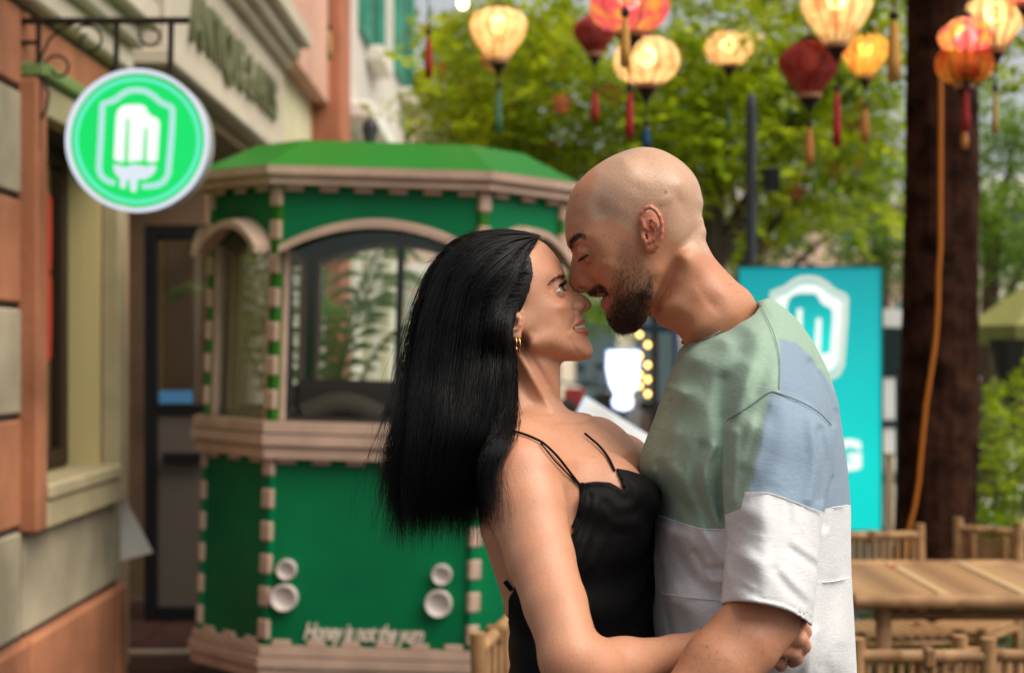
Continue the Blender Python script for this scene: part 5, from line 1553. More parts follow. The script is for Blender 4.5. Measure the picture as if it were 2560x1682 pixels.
for sd in (1, -1):
    lids(mv, place(1472, 629, 0.0325 * sd), 0.0122, mf, mu, sd, -13, -8, 78)
# nostrils
for sd in (1, -1):
    ellipsoid(mv, place(1457, 719, 0.0088 * sd), (0.0062, 0.0034, 0.0034), np.array([[0.86, 0, 0.5], [0, 1, 0], [-0.5, 0, 0.86]]), 's', 0.0015)
    # wing of the nose
    ellipsoid(mv, place(1463, 703, 0.0135 * sd), (0.0085, 0.0055, 0.0075), None, 'u', 0.004)
# parted lips
ellipsoid(mv, place(1504, 745, 0.0), (0.0060, 0.015, 0.0011), np.array([[0.86, 0, 0.5], [0, 1, 0], [-0.5, 0, 0.86]]), 's', 0.0015)

# ears
def man_ear(sd):
    def z8(x, y, w): return place(1560 + x / 8.686, 480 + y / 8.686, w * sd)
    def ch(pts, k=0.002, mode='u'):
        for p, q in zip(pts[:-1], pts[1:]):
            capsule(mv, z8(*p[:3]), z8(*q[:3]), p[3] * 1e-3, q[3] * 1e-3, mode, k)
    ell_c = z8(590, 760, 0.078)
    # thin shell of the ear standing off the head
    ax = np.array([[0.97, 0.22 * sd, 0], [-0.22 * sd, 0.97, 0], [0, 0, 1.0]])
    ellipsoid(mv, ell_c, (0.0138, 0.0052, 0.0250), ax, 'u', 0.003)
    ellipsoid(mv, z8(600, 1200, 0.080), (0.0080, 0.0045, 0.0085), ax, 'u', 0.003)
    # bowl and upper hollow
    ellipsoid(mv, z8(575, 890, 0.0875), (0.0080, 0.0080, 0.0098), ax, 's', 0.0012)
    ellipsoid(mv, z8(560, 520, 0.0890), (0.0095, 0.0062, 0.0090), ax, 's', 0.0012)
    ellipsoid(mv, z8(480, 985, 0.0835), (0.0024, 0.010, 0.0050), None, 's', 0.001)
    # outer rim
    ch([(520, 830, 0.082, 1.6), (440, 770, 0.085, 2.0), (370, 600, 0.086, 2.4), (390, 440, 0.088, 2.6), (470, 350, 0.090, 2.7), (580, 330, 0.092, 2.7), (690, 400, 0.0935, 2.6), (770, 520, 0.094, 2.5),
        (820, 680, 0.093, 2.5), (820, 860, 0.091, 2.6), (790, 1010, 0.088, 2.9), (720, 1140, 0.085, 3.6), (620, 1230, 0.082, 4.4)], 0.0018)
    # inner fold
    ch([(600, 590, 0.0855, 1.8), (680, 690, 0.0885, 2.1), (735, 800, 0.0890, 2.1), (725, 920, 0.0880, 2.1), (650, 1020, 0.0860, 2.4), (560, 1090, 0.0850, 2.4)], 0.0018)
    # tragus
    ch([(400, 900, 0.080, 2.6), (420, 1000, 0.0825, 2.6), (470, 1110, 0.082, 2.6)], 0.002)
for sd in (1, -1):
    man_ear(sd)

mco, mq = surface(mv)
mco = relax(mco, mq, 1, 0.35)
mnor = vnormals(mco, mq)
px, py = to_px(mco)
mcol = np.tile(np.array([0.485, 0.225, 0.125]), (len(mco), 1))
hx0 = px - 1400; 
# shaved scalp: paler, greyer
scalp = np.array([(1478, 480), (1466, 505), (1470, 540), (1490, 555), (1520, 550), (1560, 570), (1588, 590), (1590, 540), (1660, 540), (1672, 600), (1720, 625), (1775, 640), (1790, 350), (1560, 340), (1480, 380), (1490, 440)], float)
sdv = sdpoly(px, py, scalp)
mcol = lerp_cols(mcol, 0.85 * sstep(10, -14, sdv), (0.50, 0.33, 0.225))
mcol = lerp_cols(mcol, 0.45 * np.exp(-(((px - 1480) / 46) ** 2 + ((py - 690) / 34) ** 2)), (0.50, 0.17, 0.10))
mcol = lerp_cols(mcol, 0.45 * np.exp(-(((px - 1440) / 22) ** 2 + ((py - 690) / 36) ** 2)), (0.46, 0.16, 0.095))
ear_m = sstep(6, -4, sdpoly(px, py, [(1592, 545), (1610, 512), (1640, 512), (1660, 550), (1660, 600), (1640, 636), (1616, 634), (1605, 590)])) * (np.abs(D0 - mco[:, 1]) > 0.068)
mcol = lerp_cols(mcol, 0.65 * ear_m, (0.52, 0.17, 0.10))
# lips
lipu = sstep(3, -2, sdpoly(px, py, [(1483, 739), (1500, 732), (1516, 728), (1519, 733), (1506, 742), (1494, 748)]))
lipl = sstep(3, -2, sdpoly(px, py, [(1504, 744), (1518, 735), (1528, 745), (1534, 764), (1526, 772), (1512, 776), (1500, 766), (1499, 756)]))
mcol = lerp_cols(mcol, 0.75 * np.maximum(lipu, lipl) * (py < 900), (0.40, 0.115, 0.085))
# beard ground
beard_full = np.array([(1508, 780), (1522, 764), (1534, 752), (1540, 740), (1560, 738), (1590, 722), (1610, 708), (1634, 696), (1634, 720), (1628, 750), (1622, 785), (1610, 812), (1580, 832), (1550, 836), (1530, 826), (1516, 804)], float)
beard_thin = np.array([(1548, 600), (1566, 596), (1582, 620), (1596, 650), (1616, 672), (1638, 690), (1636, 730), (1600, 760), (1540, 770), (1530, 745), (1530, 715), (1542, 690), (1546, 650)], float)
stache = np.array([(1468, 730), (1478, 716), (1494, 708), (1506, 712), (1518, 724), (1522, 738), (1514, 738), (1508, 729), (1494, 733), (1482, 738), (1472, 737)], float)
b_full = sstep(8, -10, sdpoly(px, py, beard_full)); b_thin = sstep(14, -16, sdpoly(px, py, beard_thin)); b_st = sstep(4, -5, sdpoly(px, py, stache))
mouth_in = sstep(3, -2, sdpoly(px, py, [(1490, 752), (1502, 741), (1518, 733), (1521, 737), (1508, 747), (1500, 757)]))
onface = (px < 1645) & (py < 845)
mcol = lerp_cols(mcol, 0.46 * b_thin * onface, (0.20, 0.115, 0.07))
mcol = lerp_cols(mcol, (0.30 * b_full + 0.55 * sstep(4, -32, sdpoly(px, py, beard_full))) * onface, (0.05, 0.024, 0.015))
mcol = lerp_cols(mcol, 0.75 * b_st * onface, (0.05, 0.022, 0.014))
mcol = lerp_cols(mcol, 0.95 * mouth_in * onface, (0.05, 0.012, 0.010))
brow_m = np.array([(1421, 618), (1424, 602), (1438, 588), (1452, 583), (1464, 591), (1462, 597), (1448, 597), (1438, 606), (1430, 622)], float)
mcol = lerp_cols(mcol, 0.85 * sstep(4, -4, sdpoly(px, py, brow_m)), (0.04, 0.02, 0.014))
mcol = lerp_cols(mcol, 0.45 * np.exp(-(((px - 1468) / 24) ** 2 + ((py - 628) / 17) ** 2)), (0.33, 0.12, 0.065))  # shade of the eye socket put into the skin colour
# a few moles
for mx_, my_, mr_ in ((1664, 481, 5), (1677, 731, 3), (1674, 740, 3), (1652, 515, 3), (1511, 588, 2.5), (1443, 488, 2.5), (1435, 672, 2), (1517, 652, 2.2), (1711, 698, 2.2), (1766, 1615, 3.5), (1793, 1631, 3), (1773, 1641, 2.5), (1753, 1648, 3.5), (1824, 711, 2.5), (1845, 730, 2.3)):
    mcol = lerp_cols(mcol, 0.55 * sstep(mr_ + 1.5, mr_ - 2, np.hypot(px - mx_, py - my_)) * (mco[:, 1] < D0), (0.13, 0.05, 0.03))

_g = np.random.default_rng(77)
mcol *= (1 + _g.normal(size=(len(mco), 1)) * 0.035 + _g.normal(size=(len(mco), 3)) * 0.012)
_sh = sstep(10, -14, sdv)[:, None]
mcol *= 1 + _sh * (_g.normal(size=(len(mco), 1)) * 0.06)
man = empty('person', place(1860, 0, 0) * [1, 1, 0])
tag(man, 'bald bearded person in a blue-grey and white colour-block T-shirt with green light painted on its front, leaning in', 'person')
def adopt(o, par):
    o.parent = par
    o.matrix_parent_inverse = Matrix.Translation(-Vector(par.location))
    return o
m_rough = 0.47 - 0.13 * sstep(10, -30, sdv) + 0.06 * b_full * onface + _g.normal(size=len(mco)) * 0.02
adopt(np_mesh('body', mco, mq, man_skin, None, mcol, None, m_rough), man)

def surf_hairs(co, nor, wgt, n, ldir, length, lift, seg=4, jit=0.35, curl=0.0):
    """hairs rooted on the skin: wgt = probability per vertex, ldir(px,py)->(dx,dz) flow in picture plane"""
    p = wgt / wgt.sum()
    i = RNG.choice(len(co), n, p=p)
    root = co[i] + RNG.normal(size=(n, 3)) * 0.0007
    nn = nor[i]
    px, py = to_px(root)
    dx, dz = ldir(px, py)
    d = np.stack([dx, np.zeros(n), dz], 1) + RNG.normal(size=(n, 3)) * jit
    d -= (d * nn).sum(1)[:, None] * nn
    d /= np.linalg.norm(d, axis=1)[:, None] + 1e-9
    d = d + nn * lift
    d /= np.linalg.norm(d, axis=1)[:, None]
    L = (length(px, py) if callable(length) else np.full(n, length)) * RNG.uniform(0.6, 1.2, n)
    t = np.linspace(0, 1, seg)
    bend = RNG.normal(size=(n, 3)) * 0.18 - nn * 0.25
    return root[:, None] - nn[:, None] * 0.0006 + d[:, None] * (L[:, None] * t[None])[:, :, None] + bend[:, None] * (L[:, None] * t[None] ** 2)[:, :, None]

hair_dark = mat('beard_hair', (0.030, 0.014, 0.009), rough=0.45, spec=0.4)
hair_brown = mat('cheek_hair', (0.17, 0.085, 0.045), rough=0.5, spec=0.4)
brow_hair = mat('brow_hair', (0.018, 0.010, 0.008), rough=0.5, spec=0.3)
flow = lambda px, py: (np.where(px < 1530, -0.1, 0.15) * np.ones_like(px), -np.ones_like(px))
hf = surf_hairs(mco, mnor, (sstep(5, -34, sdpoly(px, py, beard_full)) * 0.9 + 0.10 * b_full) * onface, 6000, flow, lambda a, b: 0.0055 + 0.006 * sstep(770, 830, b), 0.45)
adopt(strands('beard', hf, RNG.uniform(0.00016, 0.0003, len(hf)), hair_dark), man)
ht = surf_hairs(mco, mnor, b_thin * onface * (0.35 + 0.65 * sstep(640, 720, py)) , 5200, lambda a, b: (np.full_like(a, -0.12), -np.ones_like(a)), 0.0055, 0.28)
adopt(strands('cheek_stubble', ht, RNG.uniform(0.00006, 0.00013, len(ht)), hair_brown), man)
hd = surf_hairs(mco, mnor, b_thin * onface * sstep(650, 740, py), 3200, lambda a, b: (np.full_like(a, -0.12), -np.ones_like(a)), 0.0055, 0.28)
adopt(strands('jaw_stubble', hd, RNG.uniform(0.00008, 0.00016, len(hd)), hair_dark), man)
hs = surf_hairs(mco, mnor, b_st * onface, 900, lambda a, b: (np.full_like(a, 0.35), -np.ones_like(a)), 0.0055, 0.4)
adopt(strands('moustache', hs, RNG.uniform(0.00016, 0.00028, len(hs)), hair_dark), man)
hb = surf_hairs(mco, mnor, sstep(3, -4, sdpoly(px, py, brow_m)), 1200, lambda a, b: (np.full_like(a, 1.0), np.full_like(a, 0.55)), 0.0048, 0.14, jit=0.12)
adopt(strands('eyebrow', hb, RNG.uniform(0.00018, 0.00030, len(hb)), brow_hair), man)
arm_w = sstep(1530, 1580, py) * (D0 - mco[:, 1] > 0.2) * (px < 2000)
ha = surf_hairs(mco, mnor, arm_w + 1e-12, 700, lambda a, b: (np.full_like(a, 0.5), np.full_like(a, -0.9)), 0.010, 0.18, jit=0.5)
adopt(strands('arm_hair', ha, 0.00006, hair_brown), man)
# lashes of the lowered lid
def lashes(c, r, fwd, up, sd, el, n, length, az0, az1, droop):
    c = np.asarray(c); lat = np.array([0, -sd, 0.0])
    az = np.radians(RNG.uniform(az0, az1, n)); e = np.radians(el + RNG.normal(size=n) * 1.5)
    base = c + (r + 0.0012) * ((np.cos(az) * np.cos(e))[:, None] * fwd + (np.sin(az) * np.cos(e))[:, None] * lat + np.sin(e)[:, None] * up)
    out = base - c; out /= np.linalg.norm(out, axis=1)[:, None]
    d = out + up * droop + RNG.normal(size=(n, 3)) * 0.12
    d /= np.linalg.norm(d, axis=1)[:, None]
    t = np.linspace(0, 1, 5)
    L = length * RNG.uniform(0.7, 1.15, n)
    return base[:, None] + d[:, None] * (L[:, None] * t)[:, :, None] + (up * np.sign(-droop) * 0.0 + up * 0.35)[None, None] * (L[:, None] * t ** 2)[:, :, None]
le = np.concatenate([lashes(place(1472, 629, 0.0325 * sd), 0.0122, mf, mu, sd, -11, 90, 0.0065, -40, 76, -0.7) for sd in (1, -1)])
adopt(strands('eyelashes', le, 0.00028, brow_hair), man)

# ------------------------------------------------------------------ his T-shirt
def z5(x, y): return (1560 + x / 2.5226, 700 + y / 2.5226)
def z6(x, y): return (1560 + x / 3.116, 1180 + y / 3.116)
R5 = lambda l: [(*z5(x, y), R) for x, y, R in l]
R6 = lambda l: [(*z6(x, y), R) for x, y, R in l]
shirt_rim = R5([(368, 385, 42), (345, 440, 60), (300, 555, 80), (250, 690, 90), (190, 870, 95), (125, 1040, 100), (98, 1150, 100), (108, 1230, 95), (150, 1320, 90), (188, 1420, 90)]) + \
    R6([(226, 400, 90), (214, 600, 95), (212, 850, 100), (206, 1100, 105), (210, 1290, 110), (205, 1560, 115), (205, 1800, 115), (1000, 1830, 140), (1810, 1800, 120),
        (1800, 1560, 120), (1775, 1100, 120), (1758, 820, 120), (1753, 500, 115), (1752, 250, 110)]) + \
    R5([(1400, 1180, 105), (1370, 960, 100), (1342, 780, 98), (1290, 600, 95), (1220, 450, 90), (1150, 330, 85), (1050, 210, 75), (930, 125, 62), (830, 100, 55), (700, 200, 55), (520, 310, 48)])
shirt_in = [(1760, 818, 66), (1820, 775, 70), (1810, 850, 112), (1870, 820, 112), (1850, 880, 140), (1900, 900, 165), (1935, 960, 192), (1740, 900, 98), (1760, 980, 138), (1700, 980, 96), (1980, 900, 140), (2030, 950, 120),
            (1690, 1080, 110), (1760, 1100, 165), (1840, 1080, 196), (1930, 1050, 205), (2000, 1050, 190), (2060, 1080, 140), (1660, 1180, 98), (1740, 1200, 160), (1850, 1200, 190), (1960, 1200, 195), (2060, 1230, 140),
            (1680, 1330, 104), (1760, 1330, 155), (1850, 1350, 178), (1960, 1350, 182), (2070, 1370, 130), (1680, 1500, 110), (1760, 1500, 155), (1860, 1500, 175), (1970, 1500, 178), (2080, 1500, 125),
            (1680, 1660, 115), (1760, 1660, 160), (1860, 1660, 180), (1970, 1660, 182), (2090, 1660, 125)]
qs = QMap(shirt_rim, shirt_in, step=22, lam=1e-6)
def fold(poly, width, amp): return groove([z5(*p) for p in poly], width, amp * 1.35)
def fold6(poly, width, amp): return groove([z6(*p) for p in poly], width, amp * 1.25)
qs.mods += [
    fold([(640, 640), (612, 800), (640, 1000), (630, 1300), (650, 1480)], 24, -11), fold([(710, 580), (665, 720), (655, 860)], 20, -5), fold([(790, 560), (730, 720), (695, 850)], 22, 5),
    fold([(500, 1060), (450, 1200), (470, 1350), (560, 1560)], 16, -7), fold([(560, 1050), (500, 1180), (520, 1360), (590, 1540)], 13, 6),
    fold([(330, 640), (290, 800), (250, 1000), (220, 1160), (205, 1400)], 9, -5), fold([(360, 700), (330, 900), (300, 1100)], 12, 4),
    fold([(220, 1170), (300, 1290), (380, 1420), (430, 1500)], 14, -6), fold([(260, 1120), (350, 1250), (430, 1390)], 14, 4),
    fold([(380, 420), (560, 330), (760, 190)], 4.0, 1.8), fold([(385, 440), (575, 350), (780, 205)], 3.0, -1.8),
    fold([(850, 130), (930, 270), (975, 420), (985, 600), (980, 700)], 4, -1.6), fold([(1180, 520), (1260, 640), (1310, 800), (1320, 900)], 10, -6), fold([(1240, 560), (1320, 720), (1345, 800)], 8, 4),
    fold([(870, 330), (810, 480), (740, 650)], 30, 4), fold([(915, 400), (885, 560), (835, 700)], 20, -3),
    fold6([(430, 390), (420, 600), (520, 800), (640, 930), (760, 980)], 17, -7), fold6([(300, 480), (300, 700), (400, 900)], 16, 5), fold6([(560, 640), (660, 760), (780, 760)], 13, -6), fold6([(640, 700), (680, 830), (790, 830)], 10, 5),
    fold6([(250, 560), (262, 660), (300, 770)], 5, -5), fold6([(620, 440), (700, 600), (790, 700)], 14, 5),
    fold6([(280, 780), (320, 1000), (370, 1280)], 8, -6), fold6([(420, 1060), (480, 1200), (470, 1290)], 16, -4),
    fold6([(295, 945), (520, 975), (770, 1000)], 2.4, 1.4), fold6([(1508, 858), (1640, 848), (1760, 822)], 2.4, 1.4),
    fold6([(1600, 60), (1570, 250), (1560, 420)], 10, -6), fold6([(1640, 900), (1600, 1200), (1560, 1500)], 26, -5), fold6([(1720, 900), (1700, 1300)], 22, 3), fold6([(1480, 1250), (1420, 1560)], 14, 5),
    fold6([(600, 1330), (560, 1500)], 18, -5),
]
sl_rim = [(1816, 1053, 45), (1868, 1010, 55), (1925, 978, 60), (1955, 980, 60), (2004, 1002, 60), (2050, 1030, 58), (2080, 1068, 55), (2086, 1130, 55), (2078, 1200, 58), (2063, 1283, 62), (2052, 1360, 64), (2043, 1456, 64), (2034, 1520, 62), (2026, 1570, 60), (2015, 1640, 60),
          (1900, 1660, 60), (1800, 1600, 58), (1803, 1520, 58), (1811, 1453, 60), (1816, 1400, 60), (1820, 1340, 58), (1813, 1271, 56), (1806, 1156, 52), (1808, 1090, 48)]
sl_in = [(1930, 1010, 42), (1880, 1060, 60), (1950, 1060, 66), (2020, 1080, 60), (1870, 1160, 66), (1950, 1160, 74), (2030, 1170, 62), (1870, 1280, 68), (1945, 1280, 78), (2020, 1290, 64), (1870, 1400, 70), (1940, 1400, 80), (2010, 1410, 62),
         (1860, 1500, 68), (1930, 1510, 80), (1990, 1530, 66), (1930, 1600, 76)]
def sleeve_w0(px, py): return 0.165 + 0.085 * sstep(1000, 1500, np.asarray(py, float))
qsl = QMap(sl_rim, sl_in, step=18, w0=sleeve_w0, lam=1e-6)
qsl.mods += [
    fold([(918, 720), (880, 900), (820, 1150), (770, 1340)], 14, 3), fold([(880, 800), (830, 1000), (760, 1200)], 14, -5), fold([(700, 960), (690, 1150), (680, 1380)], 12, 6), fold([(640, 1000), (650, 1250)], 10, -4),
    fold([(1000, 800), (1010, 1000), (960, 1250)], 26, 3), fold([(1110, 850), (1090, 1050), (1060, 1300)], 24, -1.5), fold([(1240, 950), (1270, 1150), (1240, 1380)], 12, -5), fold([(1180, 900), (1200, 1150), (1160, 1380)], 14, 4),
    fold6([(1300, 590), (1400, 660), (1510, 740)], 12, -2.8), fold6([(1330, 570), (1440, 640), (1520, 690)], 12, 2), fold6([(1180, 760), (1290, 900), (1420, 1010)], 14, -2.6), fold6([(1240, 780), (1350, 900), (1450, 1000)], 14, 2.6),
    fold6([(800, 800), (900, 830), (1000, 900)], 8, 2.5), fold6([(810, 930), (900, 900), (1050, 960)], 9, -2.2), fold6([(860, 600), (960, 560), (1060, 640)], 10, -1.8), fold6([(1080, 200), (1090, 500), (1060, 800)], 26, 2.6),
    fold6([(1290, 260), (1280, 420)], 9, -2.2), fold6([(900, 420), (980, 480), (1060, 500)], 7, 1.6),
    fold6([(765, 1000), (900, 982), (1100, 1008), (1280, 1058), (1400, 1128), (1470, 1180)], 3.2, 1.6), fold6([(765, 985), (900, 966), (1100, 990), (1280, 1038), (1400, 1108), (1460, 1150)], 2.6, -1.3),
]
xs = axis_pts([(place(1585, 0)[0], place(2160, 0)[0], 0.0022)])
zs = axis_pts([(place(0, 1780)[2], place(0, 720)[2], 0.0022)])
ys = axis_pts([(D0 - 0.36, D0 - 0.04, 0.0026), (D0 - 0.04, D0 + 0.26, 0.007)])
sv = Vol(xs, ys, zs)
sv.qmap(qs)
# neck opening: slanting plane through the collar, hollowed
ca, cb = place(1703, 848, 0), place(1889, 738, 0)
cn = np.array([-(cb - ca)[2], 0, (cb - ca)[0]]); cn /= np.linalg.norm(cn)
def above_collar(X, Y, Z):
    bow = 0.010 * (1 - ((Y - D0) / 0.08) ** 2)
    return (X - ca[0]) * cn[0] + (Z - ca[2]) * cn[2] + np.clip(bow, -0.006, 0.01)
sv.v = np.maximum(sv.v, np.broadcast_to(above_collar(xs[:, None, None], ys[None, :, None], zs[None, None, :]), sv.v.shape)).astype(np.float32)
def collar_hole(X, Y, Z):
    t = np.clip(((X - ca[0]) * (cb - ca)[0] + (Z - ca[2]) * (cb - ca)[2]) / ((cb - ca) ** 2).sum(), -0.2, 1.2)
    m = (X - (ca + cb)[0] / 2) * (cb - ca)[0] / np.linalg.norm(cb - ca) + (Z - (ca + cb)[2] / 2) * (cb - ca)[2] / np.linalg.norm(cb - ca)
    L = np.linalg.norm(cb - ca) / 2
    rr = np.sqrt((m / (L - 0.003)) ** 2 + ((Y - D0) / 0.069) ** 2)
    return np.maximum((rr - 1) * 0.06, -above_collar(X, Y, Z) - 0.02)
sv.apply(collar_hole, (place(1690, 0)[0], D0 - 0.12, place(0, 900)[2]), (place(1910, 0)[0], D0 + 0.12, place(0, 720)[2]), 's', 0.002)
# sleeve, open at the hem
lv = Vol(xs, ys, zs)
lv.qmap(qsl)
hem = catmull([z6(*p) for p in ((700, 1030), (765, 1020), (900, 1004), (1100, 1030), (1280, 1080), (1400, 1150), (1455, 1195), (1520, 1270))], 6, False)
def below_hem(X, Y, Z):
    ppx = HX + X * FPX / Y; ppy = HY - (Z - CAMZ) * FPX / Y
    hy = np.interp(ppx, hem[:, 0], hem[:, 1])
    far = np.clip((Y - (D0 - 0.26)) / 0.1, 0, 1) * 14          # far edge of the opening sits lower
    return (ppy - hy - far) * 0.00042
inner = lv.v + 0.0032
lv.v = np.maximum(lv.v, np.where((zs[None, None, :] < place(0, 1430)[2]), -inner, -1)).astype(np.float32)
lv.v = np.maximum(lv.v, below_hem(xs[:, None, None], ys[None, :, None], zs[None, None, :])).astype(np.float32)
h = 0.006
hh = np.clip(0.5 + 0.5 * (lv.v - sv.v) / h, 0, 1)
sv.v = (lv.v * (1 - hh) + sv.v * hh - h * hh * (1 - hh)).astype(np.float32)
sco, sq = surface(sv)
sco = relax(sco, sq, 1, 0.3)
px, py = to_px(sco)
wv = D0 - sco[:, 1]
# which vertices belong to the sleeve
def slv(p):
    ix = np.clip(np.searchsorted(xs, p[:, 0]), 0, len(xs) - 1); iy = np.clip(np.searchsorted(ys, p[:, 1]), 0, len(ys) - 1); iz = np.clip(np.searchsorted(zs, p[:, 2]), 0, len(zs) - 1)
    return lv.v[ix, iy, iz]
is_sl = slv(sco) < 0.0035
# signed height over the white panels (px, positive = white)
bl = np.array([z6(*p) for p in ((200, 262), (232, 268), (256, 330), (400, 378), (600, 438), (840, 442), (1400, 330), (1570, 282), (1752, 255), (1900, 240))])
wl_body = py - np.interp(px, bl[:, 0], bl[:, 1])
sl_ = np.array([z6(*p) for p in ((780, 335), (810, 322), (912, 282), (940, 160), (1050, 158), (1150, 168), (1300, 220), (1450, 280), (1562, 318), (1640, 345))])
wl_sl = py - np.interp(px, sl_[:, 0], sl_[:, 1])
white = np.where(is_sl & (wv > 0.05), wl_sl, wl_body)
# green light painted over the front; back and sleeve stay plain blue-grey
edge = np.array([z5(*p) for p in ((840, 90), (905, 250), (960, 380), (985, 560), (975, 700), (905, 780), (850, 1000), (790, 1330), (770, 1500))])
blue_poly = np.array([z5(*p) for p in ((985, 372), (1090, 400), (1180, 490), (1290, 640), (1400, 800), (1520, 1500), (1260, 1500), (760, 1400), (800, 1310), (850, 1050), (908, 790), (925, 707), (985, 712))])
green_light_soft = sstep(-5, 7, sdpoly(px, py, blue_poly))
cloth = bpy.data.materials.new('shirt_jersey'); cloth.use_nodes = True
nt = cloth.node_tree; b = nt.nodes['Principled BSDF']
aw = nt.nodes.new('ShaderNodeAttribute'); aw.attribute_name = 'white'
asg = nt.nodes.new('ShaderNodeAttribute'); asg.attribute_name = 'green_light'
tc = nt.nodes.new('ShaderNodeTexCoord')
cmp_ = nt.nodes.new('ShaderNodeMapRange'); cmp_.inputs[1].default_value = -0.8; cmp_.inputs[2].default_value = 0.8
nt.links.new(aw.outputs['Fac'], cmp_.inputs[0])
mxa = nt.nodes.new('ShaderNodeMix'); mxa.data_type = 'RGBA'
mxa.inputs['A'].default_value = (0.19, 0.27, 0.36, 1); mxa.inputs['B'].default_value = (0.25, 0.37, 0.28, 1)  # blue-grey cloth and its painted green-light tint
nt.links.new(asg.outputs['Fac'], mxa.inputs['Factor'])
nz = nt.nodes.new('ShaderNodeTexNoise'); nz.inputs['Scale'].default_value = 9; nz.inputs['Detail'].default_value = 3
nt.links.new(tc.outputs['Object'], nz.inputs['Vector'])
mxb = nt.nodes.new('ShaderNodeMix'); mxb.data_type = 'RGBA'; mxb.inputs['B'].default_value = (0.635, 0.64, 0.655, 1)
nt.links.new(cmp_.outputs[0], mxb.inputs['Factor']); nt.links.new(mxa.outputs['Result'], mxb.inputs['A'])
mul = nt.nodes.new('ShaderNodeMix'); mul.data_type = 'RGBA'; mul.blend_type = 'MULTIPLY'; mul.inputs['Factor'].default_value = 0.25
nf = nt.nodes.new('ShaderNodeTexNoise'); nf.inputs['Scale'].default_value = 300; nf.inputs['Detail'].default_value = 4
mp = nt.nodes.new('ShaderNodeMapping'); mp.inputs['Scale'].default_value = (0.4, 0.4, 1.6)
nt.links.new(tc.outputs['Object'], mp.inputs['Vector']); nt.links.new(mp.outputs[0], nf.inputs['Vector'])
nt.links.new(mxb.outputs['Result'], mul.inputs['A']); nt.links.new(nf.outputs[0], mul.inputs['B'])
gam = nt.nodes.new('ShaderNodeBrightContrast'); gam.inputs['Bright'].default_value = 0.04
nt.links.new(mul.outputs['Result'], gam.inputs['Color'])
nt.links.new(gam.outputs[0], b.inputs['Base Color'])
b.inputs['Roughness'].default_value = 0.85; b.inputs['Specular IOR Level'].default_value = 0.2; b.inputs['Sheen Weight'].default_value = 0.08; b.inputs['Sheen Roughness'].default_value = 0.4
nb = nt.nodes.new('ShaderNodeTexNoise'); nb.inputs['Scale'].default_value = 34; nb.inputs['Detail'].default_value = 5; nb.inputs['Distortion'].default_value = 0.6
nt.links.new(tc.outputs['Object'], nb.inputs['Vector'])
ad = nt.nodes.new('ShaderNodeMath'); ad.operation = 'MULTIPLY_ADD'; ad.inputs[1].default_value = 3.0
nt.links.new(nb.outputs[0], ad.inputs[0]); nt.links.new(nf.outputs[0], ad.inputs[2])
bp = nt.nodes.new('ShaderNodeBump'); bp.inputs['Strength'].default_value = 0.30; bp.inputs['Distance'].default_value = 0.0016
nt.links.new(ad.outputs[0], bp.inputs['Height']); nt.links.new(bp.outputs[0], b.inputs['Normal'])
adopt(np_mesh('t_shirt', sco, sq, cloth, None, None, {'white': white, 'green_light': green_light_soft}), man)

# seams, hem and collar of the shirt
_sx, _sy = to_px(sco)
def cloth_w(x, y, r=6):
    k = (np.abs(_sx - x) < r) & (np.abs(_sy - y) < r)
    return (D0 - sco[k, 1]).max() if k.any() else None
def seam(name, pts, r, m_, lift=0.0):
    c = catmull(pts, 8, False)
    ws_ = np.array([cloth_w(x, y) or np.nan for x, y in c])
    ok = ~np.isnan(ws_)
    c, ws_ = c[ok], ws_[ok]
    if len(c) < 3: return
    med = np.array([np.median(ws_[max(0, i - 2):i + 3]) for i in range(len(ws_))])
    adopt(MB().tube([Vector(place(x, y, w + lift)) for (x, y), w in zip(c, med)], r, 6).build(name, m_), man)
seam_d = mat('seam_dark', (0.17, 0.205, 0.20), rough=0.9, spec=0.1)  # stitching slightly darker than the cloth
seam_w = mat('seam_white', (0.66, 0.67, 0.69), rough=0.9, spec=0.1)
rib_c = mat('collar_rib', (0.25, 0.37, 0.28), rough=0.85, spec=0.1, bump=(260, 0.5))  # collar carries the same painted green light
seam('seam', [z5(*p) for p in ((648, 886), (700, 850), (800, 790), (915, 708), (980, 716), (1120, 770), (1235, 838), (1308, 915))], 0.0008, seam_d, -0.0004)
seam('seam', [z6(*p) for p in ((262, 332), (400, 380), (600, 440), (800, 443))], 0.0007, seam_w, -0.0003)
seam('seam', [z6(*p) for p in ((942, 162), (1050, 160), (1150, 170), (1300, 222), (1450, 281), (1556, 316))], 0.0007, seam_w, -0.0003)
seam('seam', [z6(*p) for p in ((1612, 278), (1660, 270), (1745, 256))], 0.0007, seam_w, -0.0003)
seam('seam', [z6(*p) for p in ((300, 946), (520, 976), (765, 1000))], 0.0007, seam_w, -0.0003)
seam('seam', [z6(*p) for p in ((1532, 857), (1640, 848), (1750, 824))], 0.0007, seam_w, -0.0003)
seam('seam', [z5(*p) for p in ((838, 118), (905, 245), (955, 370), (982, 520), (978, 690))], 0.0005, seam_d, -0.0004)
seam('collar', [z5(*p) for p in ((374, 392), (470, 352), (580, 295), (690, 220), (780, 150), (822, 112))], 0.0032, rib_c, -0.0012)
seam('seam', [z5(*p) for p in ((382, 424), (480, 388), (590, 332), (700, 256), (790, 184), (832, 140))], 0.0008, seam_d, -0.0003)

